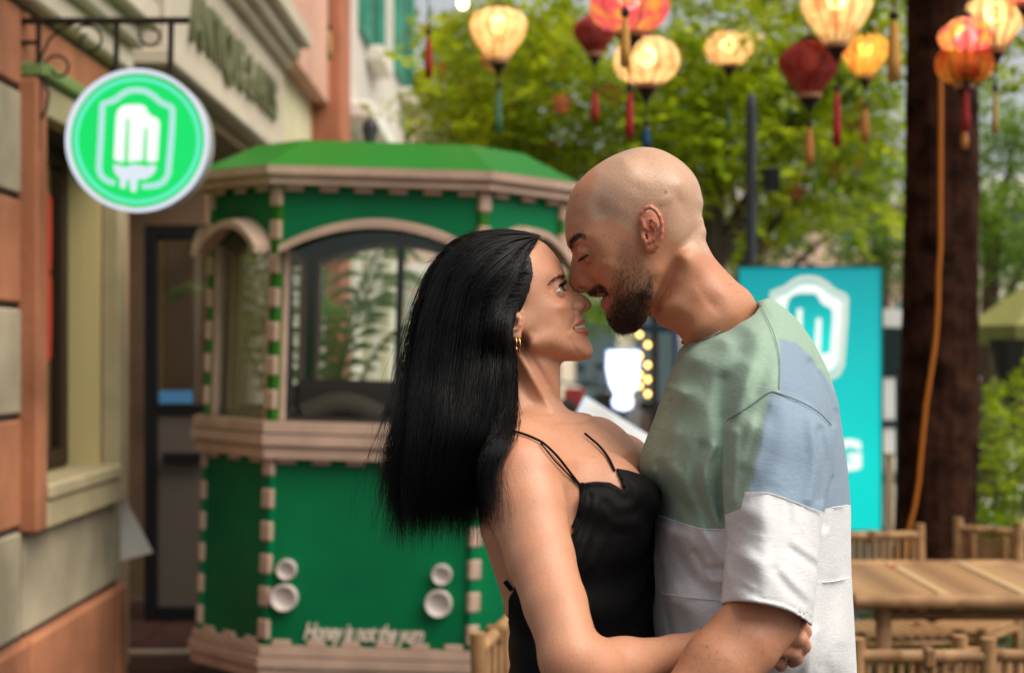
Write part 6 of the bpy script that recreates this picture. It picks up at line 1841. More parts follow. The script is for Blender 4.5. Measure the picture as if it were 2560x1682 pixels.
# trousers and shoes below the frame
trous = mat('man_trousers', (0.05, 0.055, 0.06), rough=0.9)
mb = MB()
for s in (-1, 1):
    mb.tube([(place(1865, 0)[0], D0 + s * 0.09, 1.0), (place(1860, 0)[0], D0 + s * 0.10, 0.55), (place(1850, 0)[0], D0 + s * 0.11, 0.08)], [0.105, 0.085, 0.07], 14)
adopt(mb.build('trousers', trous), man)
for s in (-1, 1):
    sh = MB(); x0 = place(1850, 0)[0]; y0 = D0 + s * 0.11
    sh.bbox((x0 - 0.20, y0 - 0.05, 0.004), (x0 + 0.08, y0 + 0.05, 0.09), 0.03)
    adopt(sh.build('shoe', mat('man_shoe', (0.7, 0.7, 0.68), rough=0.6)), man)
# ------------------------------------------------------------------ the woman
def z2(x, y): return (1200 + x / 4.344, 560 + y / 4.344)
def z3(x, y): return (1180 + x / 3.128, 880 + y / 3.128)
def z4(x, y): return (1160 + x / 3.538, 1240 + y / 3.538)
R2 = lambda l: [(*z2(x, y), R) for x, y, R in l]
w_rim = R2([(690, 205, 46), (760, 268, 46), (830, 350, 44), (880, 440, 42), (922, 530, 34), (943, 590, 22), (960, 650, 12), (984, 700, 9), (1040, 727, 8), (1100, 760, 7.5), (1160, 800, 8), (1203, 848, 9), (1215, 880, 9), (1204, 916, 8),
            (1170, 945, 7), (1128, 966, 7), (1124, 1000, 9), (1138, 1028, 10), (1146, 1055, 9), (1150, 1085, 8), (1158, 1125, 8), (1180, 1155, 9), (1188, 1185, 10), (1176, 1214, 10), (1182, 1245, 13), (1208, 1300, 17), (1227, 1365, 19), (1222, 1415, 20),
            (1192, 1455, 20), (1150, 1474, 21), (1090, 1482, 23), (1040, 1490, 24), (970, 1490, 24), (900, 1495, 24), (800, 1520, 26), (640, 1530, 30), (520, 1470, 34), (440, 1360, 36), (300, 1250, 38), (100, 1150, 42), (-140, 1050, 48), (-300, 850, 55), (-370, 600, 58),
            (-320, 380, 60), (-200, 230, 60), (0, 150, 60), (200, 110, 60), (400, 110, 58), (560, 140, 52)])
w_in = [(1220, 690, 68), (1170, 720, 62), (1270, 640, 60), (1300, 690, 66), (1330, 650, 54), (1360, 650, 42), (1360, 690, 54), (1330, 720, 64), (1385, 676, 40), (1396, 692, 36), (1408, 694, 24), (1375, 706, 48), (1390, 716, 34),
        (1404, 716, 25), (1410, 712, 17), (1394, 730, 35), (1384, 738, 46), (1404, 736, 29), (1418, 730, 14), (1432, 738, 11), (1446, 748, 10), (1462, 757, 10.5), (1448, 764, 15.5), (1438, 770, 17), (1426, 752, 21), (1432, 774, 23),
        (1412, 760, 39), (1400, 772, 48), (1380, 760, 54), (1350, 762, 61), (1310, 770, 66), (1424, 790, 33), (1448, 786, 13.5), (1440, 796, 20), (1432, 816, 25), (1446, 808, 19), (1456, 806, 13), (1448, 828, 19.5), (1460, 832, 14), (1420, 820, 38),
        (1400, 810, 50), (1370, 820, 58), (1330, 830, 63), (1300, 830, 62), (1452, 850, 20), (1462, 868, 19), (1440, 870, 30), (1456, 886, 17), (1420, 870, 40), (1390, 866, 51), (1350, 870, 57), (1320, 870, 55), (1410, 890, 30), (1250, 780, 66), (1230, 830, 55)]
qw = QMap(w_rim, w_in, step=7, lam=2e-7)
qw.mods += [
    gauss(1406, 766, 17, 15, -20, 3.4),                                        # apple of the cheek
    groove([(1434, 776), (1438, 792), (1432, 808), (1424, 824)], 5, -2.6),     # smile line
    groove([(1424, 846), (1432, 862), (1442, 878)], 5, -1.6), gauss(1428, 834, 8, 14, 10, 1.6),
    groove([(1438, 758), (1431, 768), (1436, 778)], 3.5, -1.8),                # wing crease
    groove([(1362, 734), (1376, 742), (1388, 742)], 2.2, -0.9), groove([(1366, 746), (1380, 748), (1392, 744)], 2.2, -0.8),
    groove([(1398, 746), (1408, 744), (1416, 738)], 3, -1.2), gauss(1392, 697, 18, 6, -35, 1.8), groove([(1374, 726), (1386, 716), (1398, 704)], 4, -1.0),
    gauss(1470, 884, 10, 9, 0, 1.0), groove([(1464, 846), (1474, 848)], 5, -0.8)]

xs = axis_pts([(place(1090, 0)[0], place(1190, 0)[0], 0.004), (place(1190, 0)[0], place(1275, 0)[0], 0.0028), (place(1275, 0)[0], place(1490, 0)[0], 0.00135), (place(1490, 0)[0], place(1780, 0)[0], 0.0035), (place(1780, 0)[0], place(2040, 0)[0], 0.0021)])
zs = axis_pts([(place(0, 1790)[2], place(0, 925)[2], 0.0029), (place(0, 925)[2], place(0, 600)[2], 0.00135), (place(0, 600)[2], place(0, 560)[2], 0.004)])
ys = axis_pts([(D0 - 0.36, D0 - 0.085, 0.0032), (D0 - 0.085, D0 + 0.03, 0.0017), (D0 + 0.03, D0 + 0.27, 0.0048)])
wv_ = Vol(xs, ys, zs)

# trunk: stacked oval sections, turned a little to the camera
wf = np.array([0.92, -0.39, 0]); ws = np.array([-0.39, -0.92, 0])
# (py, centre px, w, half depth, half width)
TR = np.array([(1060, 1385, 0.00, 0.030, 0.050), (1090, 1392, 0.00, 0.055, 0.105), (1130, 1398, 0.00, 0.078, 0.150), (1180, 1410, 0.00, 0.086, 0.156), (1240, 1416, 0.00, 0.093, 0.155), (1320, 1424, 0.005, 0.096, 0.148), (1400, 1437, 0.005, 0.090, 0.138),
               (1480, 1449, 0.005, 0.084, 0.128), (1560, 1461, 0.005, 0.079, 0.120), (1640, 1472, 0.005, 0.080, 0.122), (1700, 1478, 0.005, 0.090, 0.135), (1800, 1482, 0.0, 0.105, 0.160)])
def trunk(X, Y, Z):
    py_ = HY - (Z - CAMZ) / PXM
    cx = np.interp(py_, TR[:, 0], (TR[:, 1] - HX) * PXM); cy = D0 - np.interp(py_, TR[:, 0], TR[:, 2])
    a = np.interp(py_, TR[:, 0], TR[:, 3]); b = np.interp(py_, TR[:, 0], TR[:, 4])
    dx, dy = X - cx, Y - cy
    f = dx * wf[0] + dy * wf[1]; s = dx * ws[0] + dy * ws[1]
    n = 2.3
    r = ((np.abs(f) / a) ** n + (np.abs(s) / b) ** n) ** (1 / n)
    # groove of the spine
    sp = 0.006 * np.exp(-(s / 0.018) ** 2) * (f < 0)
    d = (r - 1) * np.minimum(a, b) * 0.9 + sp
    top = (Z - place(0, 1062)[2])
    return np.maximum(d, top)
INF = 9
wv_.apply(trunk, (place(1120, 0)[0], D0 - 0.3, place(0, 1800)[2]), (place(1720, 0)[0], D0 + 0.3, place(0, 1040)[2]))
bust = [((1528, 1264, 0.075), (0.046, 0.054, 0.058)), ((1586, 1260, -0.075), (0.046, 0.054, 0.058))]
for c, r in bust:
    ellipsoid(wv_, place(*c), r, k=0.03)
# shoulders, collar bones, neck
chain(wv_, [(1345, 1080, 0.02, 36), (1305, 1128, 0.10, 34), (1298, 1184, 0.145, 43)], k=0.030)
chain(wv_, [(1420, 1090, -0.02, 32), (1490, 1120, -0.10, 34), (1545, 1170, -0.165, 46)], k=0.030)
chain(wv_, [(1432, 1086, 0.035, 7), (1390, 1096, 0.085, 6.5), (1335, 1112, 0.135, 7.5)], k=0.009)
chain(wv_, [(1446, 1082, 0.0, 6.5), (1490, 1096, -0.09, 7)], k=0.014)
nk_rim = [(1400, 905, 40), (1400, 960, 42), (1402, 998, 42), (1416, 1030, 40), (1437, 1072, 38), (1450, 1110, 40), (1400, 1150, 60), (1320, 1130, 60), (1262, 1070, 52), (1240, 1000, 48), (1230, 930, 46), (1220, 850, 44), (1260, 800, 40), (1330, 820, 40), (1390, 860, 38)]
nk_in = [(1320, 900, 47), (1320, 960, 48), (1330, 1020, 50), (1350, 1070, 60), (1280, 960, 42), (1380, 960, 30), (1390, 1020, 34), (1270, 1030, 48), (1370, 920, 36)]
qnk = QMap(nk_rim, nk_in, step=10, lam=3e-7)
qnk.mods += [groove([(1300, 890), (1335, 950), (1372, 1010), (1404, 1060), (1416, 1080)], 12, 6.5), groove([(1330, 900), (1362, 950), (1392, 1005)], 10, -4), groove([(1290, 940), (1325, 1000), (1370, 1060)], 14, -3.5), groove([(1392, 950), (1396, 985)], 8, 1.2),
             groove([(1360, 960), (1398, 966)], 2.2, -0.6), groove([(1370, 935), (1398, 940)], 2.2, -0.5)]
wv_.qmap(qnk, k=0.014)
# head last so that its join to the neck stays firm under the jaw
wv_.qmap(qw, k=0.007)
# hollow over the collar bone, armpit fold
# near arm
chain(wv_, [(1298, 1184, 0.148, 44), (1318, 1270, 0.168, 44), (1351, 1395, 0.205, 38), (1388, 1510, 0.245, 34.5), (1428, 1638, 0.285, 32)], k=0.007)
chain(wv_, [(1425, 1648, 0.285, 33), (1475, 1672, 0.275, 33), (1560, 1660, 0.25, 28), (1690, 1636, 0.21, 20.5), (1740, 1630, 0.205, 21)], k=0.012)
# hand on his side
wr = np.array([[0.99, 0, 0.1], [0, 1, 0], [-0.1, 0, 0.99]])
ellipsoid(wv_, place(1850, 1612, 0.205), (0.060, 0.016, 0.032), wr, k=0.012)
FING = [[(1890, 1580, 0.210, 9.5), (1960, 1566, 0.228, 9), (2000, 1560, 0.232, 8.6), (2012, 1578, 0.214, 8), (2004, 1592, 0.196, 7.2)],
        [(1890, 1604, 0.212, 10), (1962, 1592, 0.234, 9.4), (1998, 1596, 0.236, 8.8), (2010, 1614, 0.216, 8.2), (2000, 1628, 0.196, 7.4)],
        [(1890, 1626, 0.210, 9.6), (1950, 1620, 0.232, 9), (1982, 1628, 0.230, 8.4), (1992, 1644, 0.210, 7.8), (1982, 1654, 0.194, 7)],
        [(1880, 1644, 0.206, 8.6), (1925, 1644, 0.220, 8), (1948, 1652, 0.216, 7.4), (1952, 1664, 0.200, 7)]]
for fch in FING:
    chain(wv_, fch, k=0.0022)
chain(wv_, [(1800, 1590, 0.212, 13), (1850, 1566, 0.220, 11), (1895, 1552, 0.218, 9.5), (1925, 1548, 0.205, 8.5)], k=0.006)
# far arm round his other side
chain(wv_, [(1545, 1172, -0.165, 45), (1640, 1360, -0.235, 38), (1760, 1500, -0.255, 33)], k=0.015)
chain(wv_, [(1760, 1500, -0.255, 32), (1850, 1540, -0.240, 26), (1930, 1560, -0.235, 20), (1990, 1570, -0.225, 14)], k=0.012)

# eyes
wfw = np.array([0.93, 0, 0.36]); wup = np.array([-0.36, 0, 0.93])
EYEC = {sd: place(1387, 728, 0.0305 * sd) for sd in (1, -1)}
for sd in (1, -1):
    lids(wv_, EYEC[sd], 0.0116, wfw, wup, sd, -14, 14, 86)
# nostrils and wings
Rn = np.array([[0.88, 0, 0.47], [0, 1, 0], [-0.47, 0, 0.88]])
for sd in (1, -1):
    ellipsoid(wv_, place(1448, 768, 0.0125 * sd), (0.0065, 0.0042, 0.0050), Rn, 'u', 0.004)
    ellipsoid(wv_, place(1459, 775, 0.0075 * sd), (0.0056, 0.0030, 0.0024), Rn, 's', 0.0012)
# open smile
mouth_poly = np.array([z2(*p) for p in ((1004, 1129), (1030, 1118), (1080, 1104), (1130, 1090), (1210, 1082), (1230, 1105), (1225, 1146), (1178, 1140), (1140, 1137), (1090, 1143), (1040, 1146), (1012, 1139))])
def mouth_cut(X, Y, Z):
    ppx, ppy = HX + X * FPX / Y, HY - (Z - CAMZ) * FPX / Y
    ppx, ppy = np.broadcast_arrays(ppx, ppy)
    Yc = np.broadcast_to(Y, ppx.shape)
    d2 = sdpoly(ppx, ppy, mouth_poly) * PXM
    # keep an inner wall: cut only near the front of the lips
    w = np.abs(D0 - Yc)
    arc = 0.0235 - w                   # inside the dental arch
    back = (place(1431, 0)[0] - X) + 0.0 * w
    return np.maximum(d2, np.maximum(back, w - 0.030))
wv_.apply(mouth_cut, place(1422, 850, 0) + [0, -0.045, 0], place(1482, 795, 0) + [0, 0.045, 0], 's', 0.0010)
# ear lobe and bowl just in front of the hair
for sd in (1, -1):
    ax = np.array([[0.95, 0.3 * sd, 0], [-0.3 * sd, 0.95, 0], [0, 0, 1.0]])
    ellipsoid(wv_, place(1283, 806, 0.069 * sd), (0.012, 0.0055, 0.021), ax, 'u', 0.003)
    ellipsoid(wv_, place(1290, 838, 0.069 * sd), (0.0065, 0.0045, 0.0085), ax, 'u', 0.003)
    ellipsoid(wv_, place(1283, 806, 0.0765 * sd), (0.0070, 0.0065, 0.0100), ax, 's', 0.0012)
    for a_, b_ in (((1300, 796), (1298, 812)), ((1298, 812), (1292, 822)), ((1292, 822), (1284, 824))):
        capsule(wv_, place(*a_, 0.0725 * sd), place(*b_, 0.0735 * sd), 0.0024, 0.0024, 'u', 0.002)

wco, wq = surface(wv_)
wco = relax(wco, wq, 1, 0.35)
wnor = vnormals(wco, wq)
px, py = to_px(wco)
wcol = np.tile(np.array([0.54, 0.268, 0.160]), (len(wco), 1))
face = (py < 930)
wcol = lerp_cols(wcol, 0.30 * face, (0.56, 0.30, 0.185))
for cx, cy, sx, sy, am in ((1400, 780, 34, 26, 0.40), (1462, 764, 16, 12, 0.45), (1466, 884, 18, 14, 0.25), (1372, 660, 30, 22, 0.22)):
    wcol = lerp_cols(wcol, am * np.exp(-(((px - cx) / sx) ** 2 + ((py - cy) / sy) ** 2)) * face, (0.56, 0.22, 0.145))
near = wco[:, 1] < D0 - 0.1
for cx, cy, sx, sy, am in ((1290, 1120, 50, 34, 0.40), (1255, 1180, 30, 60, 0.35), (1500, 1690, 90, 30, 0.3), (1420, 1650, 40, 30, 0.35)):
    wcol = lerp_cols(wcol, am * np.exp(-(((px - cx) / sx) ** 2 + ((py - cy) / sy) ** 2)) * (py > 930), (0.56, 0.21, 0.125))
lu = sstep(2.2, -1.4, sdpoly(px, py, [z2(*p) for p in ((1000, 1124), (1040, 1085), (1085, 1056), (1125, 1038), (1160, 1036), (1165, 1062), (1130, 1072), (1080, 1094), (1030, 1112))]))
ll = sstep(2.2, -1.4, sdpoly(px, py, [z2(*p) for p in ((1010, 1140), (1050, 1160), (1100, 1160), (1150, 1150), (1205, 1150), (1210, 1205), (1180, 1222), (1130, 1206), (1080, 1192), (1036, 1168))]))
wcol = lerp_cols(wcol, 0.85 * np.maximum(lu, ll), (0.40, 0.075, 0.072))
# inside of the mouth
im = sstep(1.0, -1.0, sdpoly(px, py, mouth_poly)) * (px < 1478)
wcol = lerp_cols(wcol, 0.9 * im, (0.16, 0.03, 0.03))
for sd in (1, -1):
    dd = np.linalg.norm(wco - EYEC[sd], axis=1)
    el = ((wco - EYEC[sd]) @ wup) / (dd + 1e-9)
    wcol = lerp_cols(wcol, 0.55 * sstep(0.0150, 0.0128, dd) * sstep(0.15, 0.42, el) * (el > 0), (0.16, 0.075, 0.06))
for mx_, my_, mr_ in ((1427, 795, 2.0), (1372, 861, 2), (1392, 850, 2.5), (1404, 854, 2.0), (1345, 845, 1.6), (1334, 1253, 3), (1373, 957, 2), (1317, 984, 1.8), (1285, 1437, 2.4), (1330, 1440, 2), (1420, 880, 1.6), (1415, 1270, 2), (1344, 800, 1.6)):
    wcol = lerp_cols(wcol, 0.42 * sstep(mr_ + 1.5, mr_ - 2, np.hypot(px - mx_, py - my_)) * (wco[:, 1] < D0), (0.20, 0.08, 0.05))
# scalp under the hair
hairline = np.array([(1347, 604), (1326, 628), (1321, 657), (1326, 682), (1322, 704), (1312, 736), (1300, 764), (1284, 780), (1240, 800), (1060, 900), (1060, 540), (1340, 560)], float)
wcol *= (1 + RNG.normal(size=(len(wco), 1)) * 0.03 + RNG.normal(size=(len(wco), 3)) * 0.012)
wcol = lerp_cols(wcol, sstep(9, -14, sdpoly(px, py, hairline) + RNG.normal(size=len(wco)) * 2.5), (0.02, 0.015, 0.013))
wbrow = np.array([z2(*p) for p in ((728, 672), (760, 622), (800, 588), (850, 562), (905, 556), (916, 575), (908, 608), (870, 592), (820, 602), (780, 632))])
wcol = lerp_cols(wcol, 0.8 * sstep(2.5, -2, sdpoly(px, py, wbrow)), (0.035, 0.02, 0.018))

woman = empty('person', place(1450, 0, 0) * [1, 1, 0])
tag(woman, 'smiling dark-haired person in a black strappy dress embracing the bald one', 'person')
w_rough = 0.47 - 0.08 * np.exp(-(((px - 1345) / 60) ** 2 + ((py - 1175) / 60) ** 2)) - 0.06 * np.exp(-(((px - 1408) / 26) ** 2 + ((py - 768) / 26) ** 2)) + RNG.normal(size=len(wco)) * 0.02
adopt(np_mesh('body', wco, wq, skin_mat('woman_skin', 0.12, 0.44, 0.42), None, wcol, None, w_rough), woman)

# eyeballs
eye_m = bpy.data.materials.new('eyeball'); eye_m.use_nodes = True
nt = eye_m.node_tree; b = nt.nodes['Principled BSDF']
b.inputs['Roughness'].default_value = 0.12; b.inputs['Specular IOR Level'].default_value = 0.7
tc = nt.nodes.new('ShaderNodeTexCoord'); sp = nt.nodes.new('ShaderNodeSeparateXYZ')
nt.links.new(tc.outputs['Object'], sp.inputs[0])
cr = nt.nodes.new('ShaderNodeValToRGB'); cr.color_ramp.interpolation = 'EASE'
els = cr.color_ramp.elements
els[0].position = 0.0; els[0].color = (0.66, 0.62, 0.60, 1)
els[1].position = 0.86; els[1].color = (0.72, 0.70, 0.68, 1)
for p_, c_ in ((0.875, (0.10, 0.17, 0.19, 1)), (0.90, (0.16, 0.28, 0.30, 1)), (0.965, (0.12, 0.22, 0.24, 1)), (0.975, (0.006, 0.006, 0.006, 1))):
    e_ = els.new(p_); e_.color = c_
mr = nt.nodes.new('ShaderNodeMapRange'); mr.inputs[1].default_value = -0.0114; mr.inputs[2].default_value = 0.0114
nt.links.new(sp.outputs['X'], mr.inputs[0]); nt.links.new(mr.outputs[0], cr.inputs[0]); nt.links.new(cr.outputs[0], b.inputs['Base Color'])
def eyeball(c, fwd, up, par, r=0.0114):
    bm = bmesh.new()
    bmesh.ops.create_uvsphere(bm, u_segments=32, v_segments=24, radius=r)
    for v in bm.verts:
        x = v.co.x / r
        if x > 0.86: v.co.x += r * 0.6 * (x - 0.86)
    me = bpy.data.meshes.new('eyeball'); bm.to_mesh(me); bm.free()
    me.polygons.foreach_set('use_smooth', [True] * len(me.polygons))
    o = link('eyeball', me, eye_m)
    f = Vector(fwd); u = Vector(up); s = u.cross(f)
    M = Matrix((f, s, u)).transposed().to_4x4()
    M.translation = Vector(c)
    o.parent = par
    o.matrix_parent_inverse = Matrix.Translation(-Vector(par.location))
    o.matrix_basis = M
    return o
for sd in (1, -1):
    g = np.array([0.90, -0.22, 0.38]); g /= np.linalg.norm(g)
    u_ = wup - (wup @ g) * g; u_ /= np.linalg.norm(u_)
    eyeball(EYEC[sd], g, u_, woman)
    eyeball(place(1472, 629, 0.0325 * sd), mf, mu, man, 0.0118)

hb = surf_hairs(wco, wnor, sstep(1.6, -2, sdpoly(px, py, wbrow)), 800, lambda a, b: (np.full_like(a, -1.0), np.where(a > 1394, 0.25, -0.45)), 0.0032, 0.10, jit=0.10)
adopt(strands('eyebrow', hb, RNG.uniform(0.00018, 0.00030, len(hb)), brow_hair), woman)
lw = np.concatenate([lashes(EYEC[sd], 0.0116, wfw, wup, sd, 13, 150, 0.0060, -60, 62, 0.15) for sd in (1, -1)] + [lashes(EYEC[sd], 0.0116, wfw, wup, sd, -13, 40, 0.0030, -40, 74, -0.4) for sd in (1, -1)])
adopt(strands('eyelashes', lw, 0.00026, brow_hair), woman)

# teeth
tooth_m = mat('tooth', (0.44, 0.375, 0.275), rough=0.35, spec=0.5)
for i in range(-5, 6):
    ang = i * 0.235 + 0.0
    R_, cx_ = 0.0188, place(1424, 0)[0]
    xx = cx_ + 0.0178 * math.cos(ang); yy = D0 - R_ * math.sin(ang) * 1.05
    zz = place(0, 816)[2] + 0.0016 * (1 - math.cos(ang)) * 0
    up_t = 0.0042 - 0.0008 * abs(i) * 0.5
    M = Matrix.Translation((xx, yy, zz - (0.004 * (1 - math.cos(ang))))) @ Matrix.Rotation(-ang, 4, 'Z') @ Matrix.Rotation(math.radians(-20), 4, 'Y')
    t_ = MB().bbox((-0.0022, -0.0024, -0.0036 + 0.0003 * abs(i)), (0.0018, 0.0024, 0.0050), 0.0012, M)
    t_.sm = [True] * len(t_.f)
    adopt(t_.build('tooth', tooth_m), woman)

# earrings: two gold hoops and a stud
gold = mat('gold', (0.85, 0.55, 0.22), rough=0.2, metal=1.0)
for (cx, cy, rx, ry, w_) in ((1295.5, 861, 5.0, 17, 0.0765), (1287.5, 857, 4.0, 14, 0.0745)):
    pts = [place(cx + rx * math.cos(a) * 1.0, cy + ry * math.sin(a), w_ + 0.0055 * math.cos(a)) for a in np.linspace(0, 2 * math.pi, 25)]
    adopt(MB().tube(pts, 0.0008, 8, cap=False).build('hoop_earring', gold), woman)
adopt(MB().lathe([(0.0001, 0.0016), (0.0013, 0.001), (0.0016, 0), (0.0013, -0.001), (0.0001, -0.0016)], 12, Matrix.Translation(place(1279, 854, 0.076))).build('stud_earring', gold), woman)

# ------------------------------------------------------------------ black dress
satin = mat('black_satin', (0.006, 0.006, 0.0065), rough=0.62, spec=0.10, sheen=0.0, bump=(30, 0.15))
dv = Vol(axis_pts([(place(1270, 0)[0], place(1700, 0)[0], 0.0026)]), axis_pts([(D0 - 0.30, D0 + 0.20, 0.0032)]), axis_pts([(place(0, 1790)[2], place(0, 1150)[2], 0.0026)]))
dv.apply(lambda X, Y, Z: trunk(X, Y, Z) - 0.009, (-9, -9, -9), (9, 9, 9))
for c, r in bust:
    ellipsoid(dv, place(*c), np.array(r) + 0.009, k=0.03)
X, Y, Z = dv.xs[:, None, None], dv.ys[None, :, None], dv.zs[None, None, :]
ppx, ppy = HX + X * FPX / Y, HY - (Z - CAMZ) * FPX / Y
ppx, ppy = np.broadcast_arrays(ppx, ppy)
fw = (X - place(1440, 0)[0]) * wf[0] + (Y - D0) * wf[1]          # forward of the trunk axis
sw = (X - place(1440, 0)[0]) * ws[0] + (Y - D0) * ws[1]          # to her right
# cut: front only above the waist, open back below it
neck = np.interp(sw, [-0.16, -0.10, -0.03, 0.03, 0.085, 0.12, 0.16], [1190, 1172, 1225, 1232, 1203, 1216, 1320])
zneck = CAMZ + (HY - neck) * PXM
dress_poly = np.array([(1430, 1330), (1447, 1284), (1455, 1240), (1452, 1207), (1487, 1203), (1525, 1206), (1546, 1218), (1565, 1235), (1553, 1202), (1537, 1169), (1572, 1175), (1608, 1187), (1660, 1215), (1700, 1500), (1700, 1900), (1200, 1900), (1200, 1560), (1300, 1480), (1400, 1400)], float)
d_top = np.where(ppy < 1420, sdpoly(ppx, ppy, dress_poly) * PXM * 0.95, -1.0)
back_line = np.interp(ppy, [1200, 1300, 1400, 1500, 1580, 1640, 1700], [0.045, 0.01, -0.015, -0.035, -0.055, -0.085, -0.2])
d_back = (back_line - fw) * 0.9
dv.v += (0.004 - 0.010 * np.exp(-((sw - 0.02) / 0.06) ** 2) * np.exp(-((ppy - 1235) / 45) ** 2)).astype(np.float32)
dv.v += np.where(ppy < 1420, 0.0022 * np.sin(d_top * 2 * math.pi / 0.021 + 3 * sw / 0.1) * np.exp(d_top / 0.035), 0).astype(np.float32)
dv.v = np.maximum(np.maximum(dv.v, d_top), d_back).astype(np.float32)
# drape folds
fz = (Z - place(0, 1400)[2])
dv.v += (0.0026 * np.sin(95 * (Z + 0.55 * sw) + 2.0 * np.sin(30 * sw)) * np.exp(-((ppy - 1480) / 150) ** 2) + 0.0022 * np.sin(120 * (Z - 0.8 * sw)) * np.exp(-((ppy - 1270) / 50) ** 2)).astype(np.float32)
dco, dq = surface(dv)
dco = relax(dco, dq, 1, 0.4)
adopt(np_mesh('dress', dco, dq, satin), woman)
# straps
_px, _py = to_px(wco)
def skin_w(x, y, r=7):
    k = (np.abs(_px - x) < r) & (np.abs(_py - y) < r)
    return (D0 - wco[k, 1]).max() if k.any() else 0.1
def strap(pts, r=0.0022, lift=0.0005):
    c = catmull(pts, 10, False)
    ws_ = np.array([skin_w(x, y) for x, y in c])
    ws_ = np.convolve(np.r_[ws_[0], ws_, ws_[-1]], [0.25, 0.5, 0.25], 'valid')
    adopt(MB().tube([Vector(place(x, y, w + lift)) for (x, y), w in zip(c, ws_)], r, 8).build('strap', satin), woman)
strap([(1453, 1216), (1425, 1180), (1395, 1142), (1362, 1110), (1338, 1096), (1305, 1083), (1278, 1077), (1264, 1077)], 0.0015)
strap([(1450, 1214), (1418, 1182), (1386, 1150), (1362, 1120), (1352, 1108)], 0.0010)
strap([(1537, 1176), (1520, 1142), (1500, 1116), (1480, 1098), (1462, 1083)], 0.0015)
strap([(1453, 1206), (1455, 1240), (1447, 1284), (1434, 1318)], 0.0028)
strap([(1262, 1452), (1269, 1462), (1279, 1474)], 0.0028)
# skirt down to the calves, legs, shoes
mb = MB()
c0 = place(1480, 0)
mb.lathe([(0.125, 1.0), (0.165, 0.86), (0.18, 0.6), (0.19, 0.35)], 28, Matrix.Translation((c0[0], D0, 0)), mod=lambda a, z: 1 + 0.03 * math.sin(7 * a) * (1 - z))
adopt(mb.build('skirt', satin), woman)
for s in (-1, 1):
    adopt(MB().tube([(c0[0], D0 + s * 0.07, 0.7), (c0[0] - 0.01, D0 + s * 0.075, 0.42), (c0[0] - 0.02, D0 + s * 0.08, 0.06)], [0.07, 0.055, 0.034], 12).build('leg', mat('leg_skin', (0.56, 0.285, 0.17), rough=0.45)), woman)
    sh = MB().bbox((c0[0] - 0.06, D0 + s * 0.08 - 0.04, 0.004), (c0[0] + 0.16, D0 + s * 0.08 + 0.04, 0.07), 0.025)
    adopt(sh.build('shoe', satin), woman)

# ------------------------------------------------------------------ her long hair
def z7(x, y): return (960 + x / 1.907, 540 + y / 1.907)
hair_edge = [(1341, 600), (1326, 627), (1321, 657), (1326, 682), (1321, 704), (1312, 736), (1300, 764), (1287, 782), (1280, 800), (1279, 860), (1281, 940), (1274, 1012), (1262, 1076), (1236, 1124), (1212, 1164), (1204, 1204), (1201, 1270)]
hair_out = [z7(*p) for p in ((735, 94), (640, 72), (560, 68), (450, 82), (380, 108), (310, 165), (252, 242), (205, 350), (165, 500), (135, 650), (112, 800), (92, 950), (76, 1100), (66, 1230), (66, 1350), (82, 1480))]
hair_bot = [z7(*p) for p in ((150, 1515), (260, 1520), (330, 1490), (410, 1440))]
rim = [(x, y, 55) for x, y in hair_out] + [(x, y, 40) for x, y in hair_bot] + [(x + (34 if 610 < y < 1150 else 16), y, 40) for x, y in hair_edge[::-1] if y > 610]
rim = [(x, y, R) for x, y, R in rim]
h_in = [(1250, 640, 68), (1200, 690, 80), (1260, 700, 79), (1150, 700, 70), (1290, 660, 70), (1200, 780, 84), (1120, 780, 72), (1262, 780, 86), (1270, 795, 88), (1268, 835, 88), (1270, 865, 86), (1264, 925, 80), (1080, 880, 66), (1150, 880, 82), (1240, 880, 82), (1060, 1000, 62), (1150, 1000, 80), (1240, 1000, 74), (1050, 1120, 56), (1130, 1120, 76), (1200, 1120, 62),
        (1040, 1240, 46), (1110, 1240, 62), (1180, 1230, 46), (1060, 1310, 26), (1130, 1310, 28)]
hair_w0 = lambda px, py: 0.045 * sstep(860, 1120, np.asarray(py, float)) + 0 * px
qhair = QMap(rim, h_in, step=16, w0=hair_w0, lam=1e-6)
hv = Vol(axis_pts([(place(985, 0)[0], place(1365, 0)[0], 0.003)]), axis_pts([(D0 - 0.12, D0 + 0.12, 0.004)]), axis_pts([(place(0, 1350)[2], place(0, 565)[2], 0.003)]))
hv.qmap(qhair, off=-0.004)
# thin the lower ends so that single strands carry the outline
X, Y, Z = hv.xs[:, None, None], hv.ys[None, :, None], hv.zs[None, None, :]
low = np.clip((place(0, 980)[2] - Z) / 0.12, 0, 1)
hv.v = (hv.v + 0.052 * low + 0.003 + 0.0009 * np.sin(X * 520 + 3 * np.sin(Z * 22)) * np.ones_like(Y)).astype(np.float32)
hpx, hpy = np.broadcast_arrays(HX + X * FPX / Y, HY - (Z - CAMZ) * FPX / Y)
hp = np.array([(x, y) for x, y in hair_edge])
lim = np.interp(hpy, hp[:, 1], hp[:, 0]) - np.where(hpy < 790, 14, 6)
hv.v = np.maximum(hv.v, (hpx - lim) * PXM).astype(np.float32)
hco, hq = surface(hv)
hair_m = bpy.data.materials.new('black_hair'); hair_m.use_nodes = True
b = hair_m.node_tree.nodes['Principled BSDF']
b.inputs['Base Color'].default_value = (0.0045, 0.0042, 0.0045, 1); b.inputs['Roughness'].default_value = 0.42; b.inputs['Specular IOR Level'].default_value = 0.27
hair_base = mat('hair_mass', (0.003, 0.0028, 0.003), rough=0.7, spec=0.15)
hair = np_mesh('hair', hco, hq, hair_base)
adopt(hair, woman)
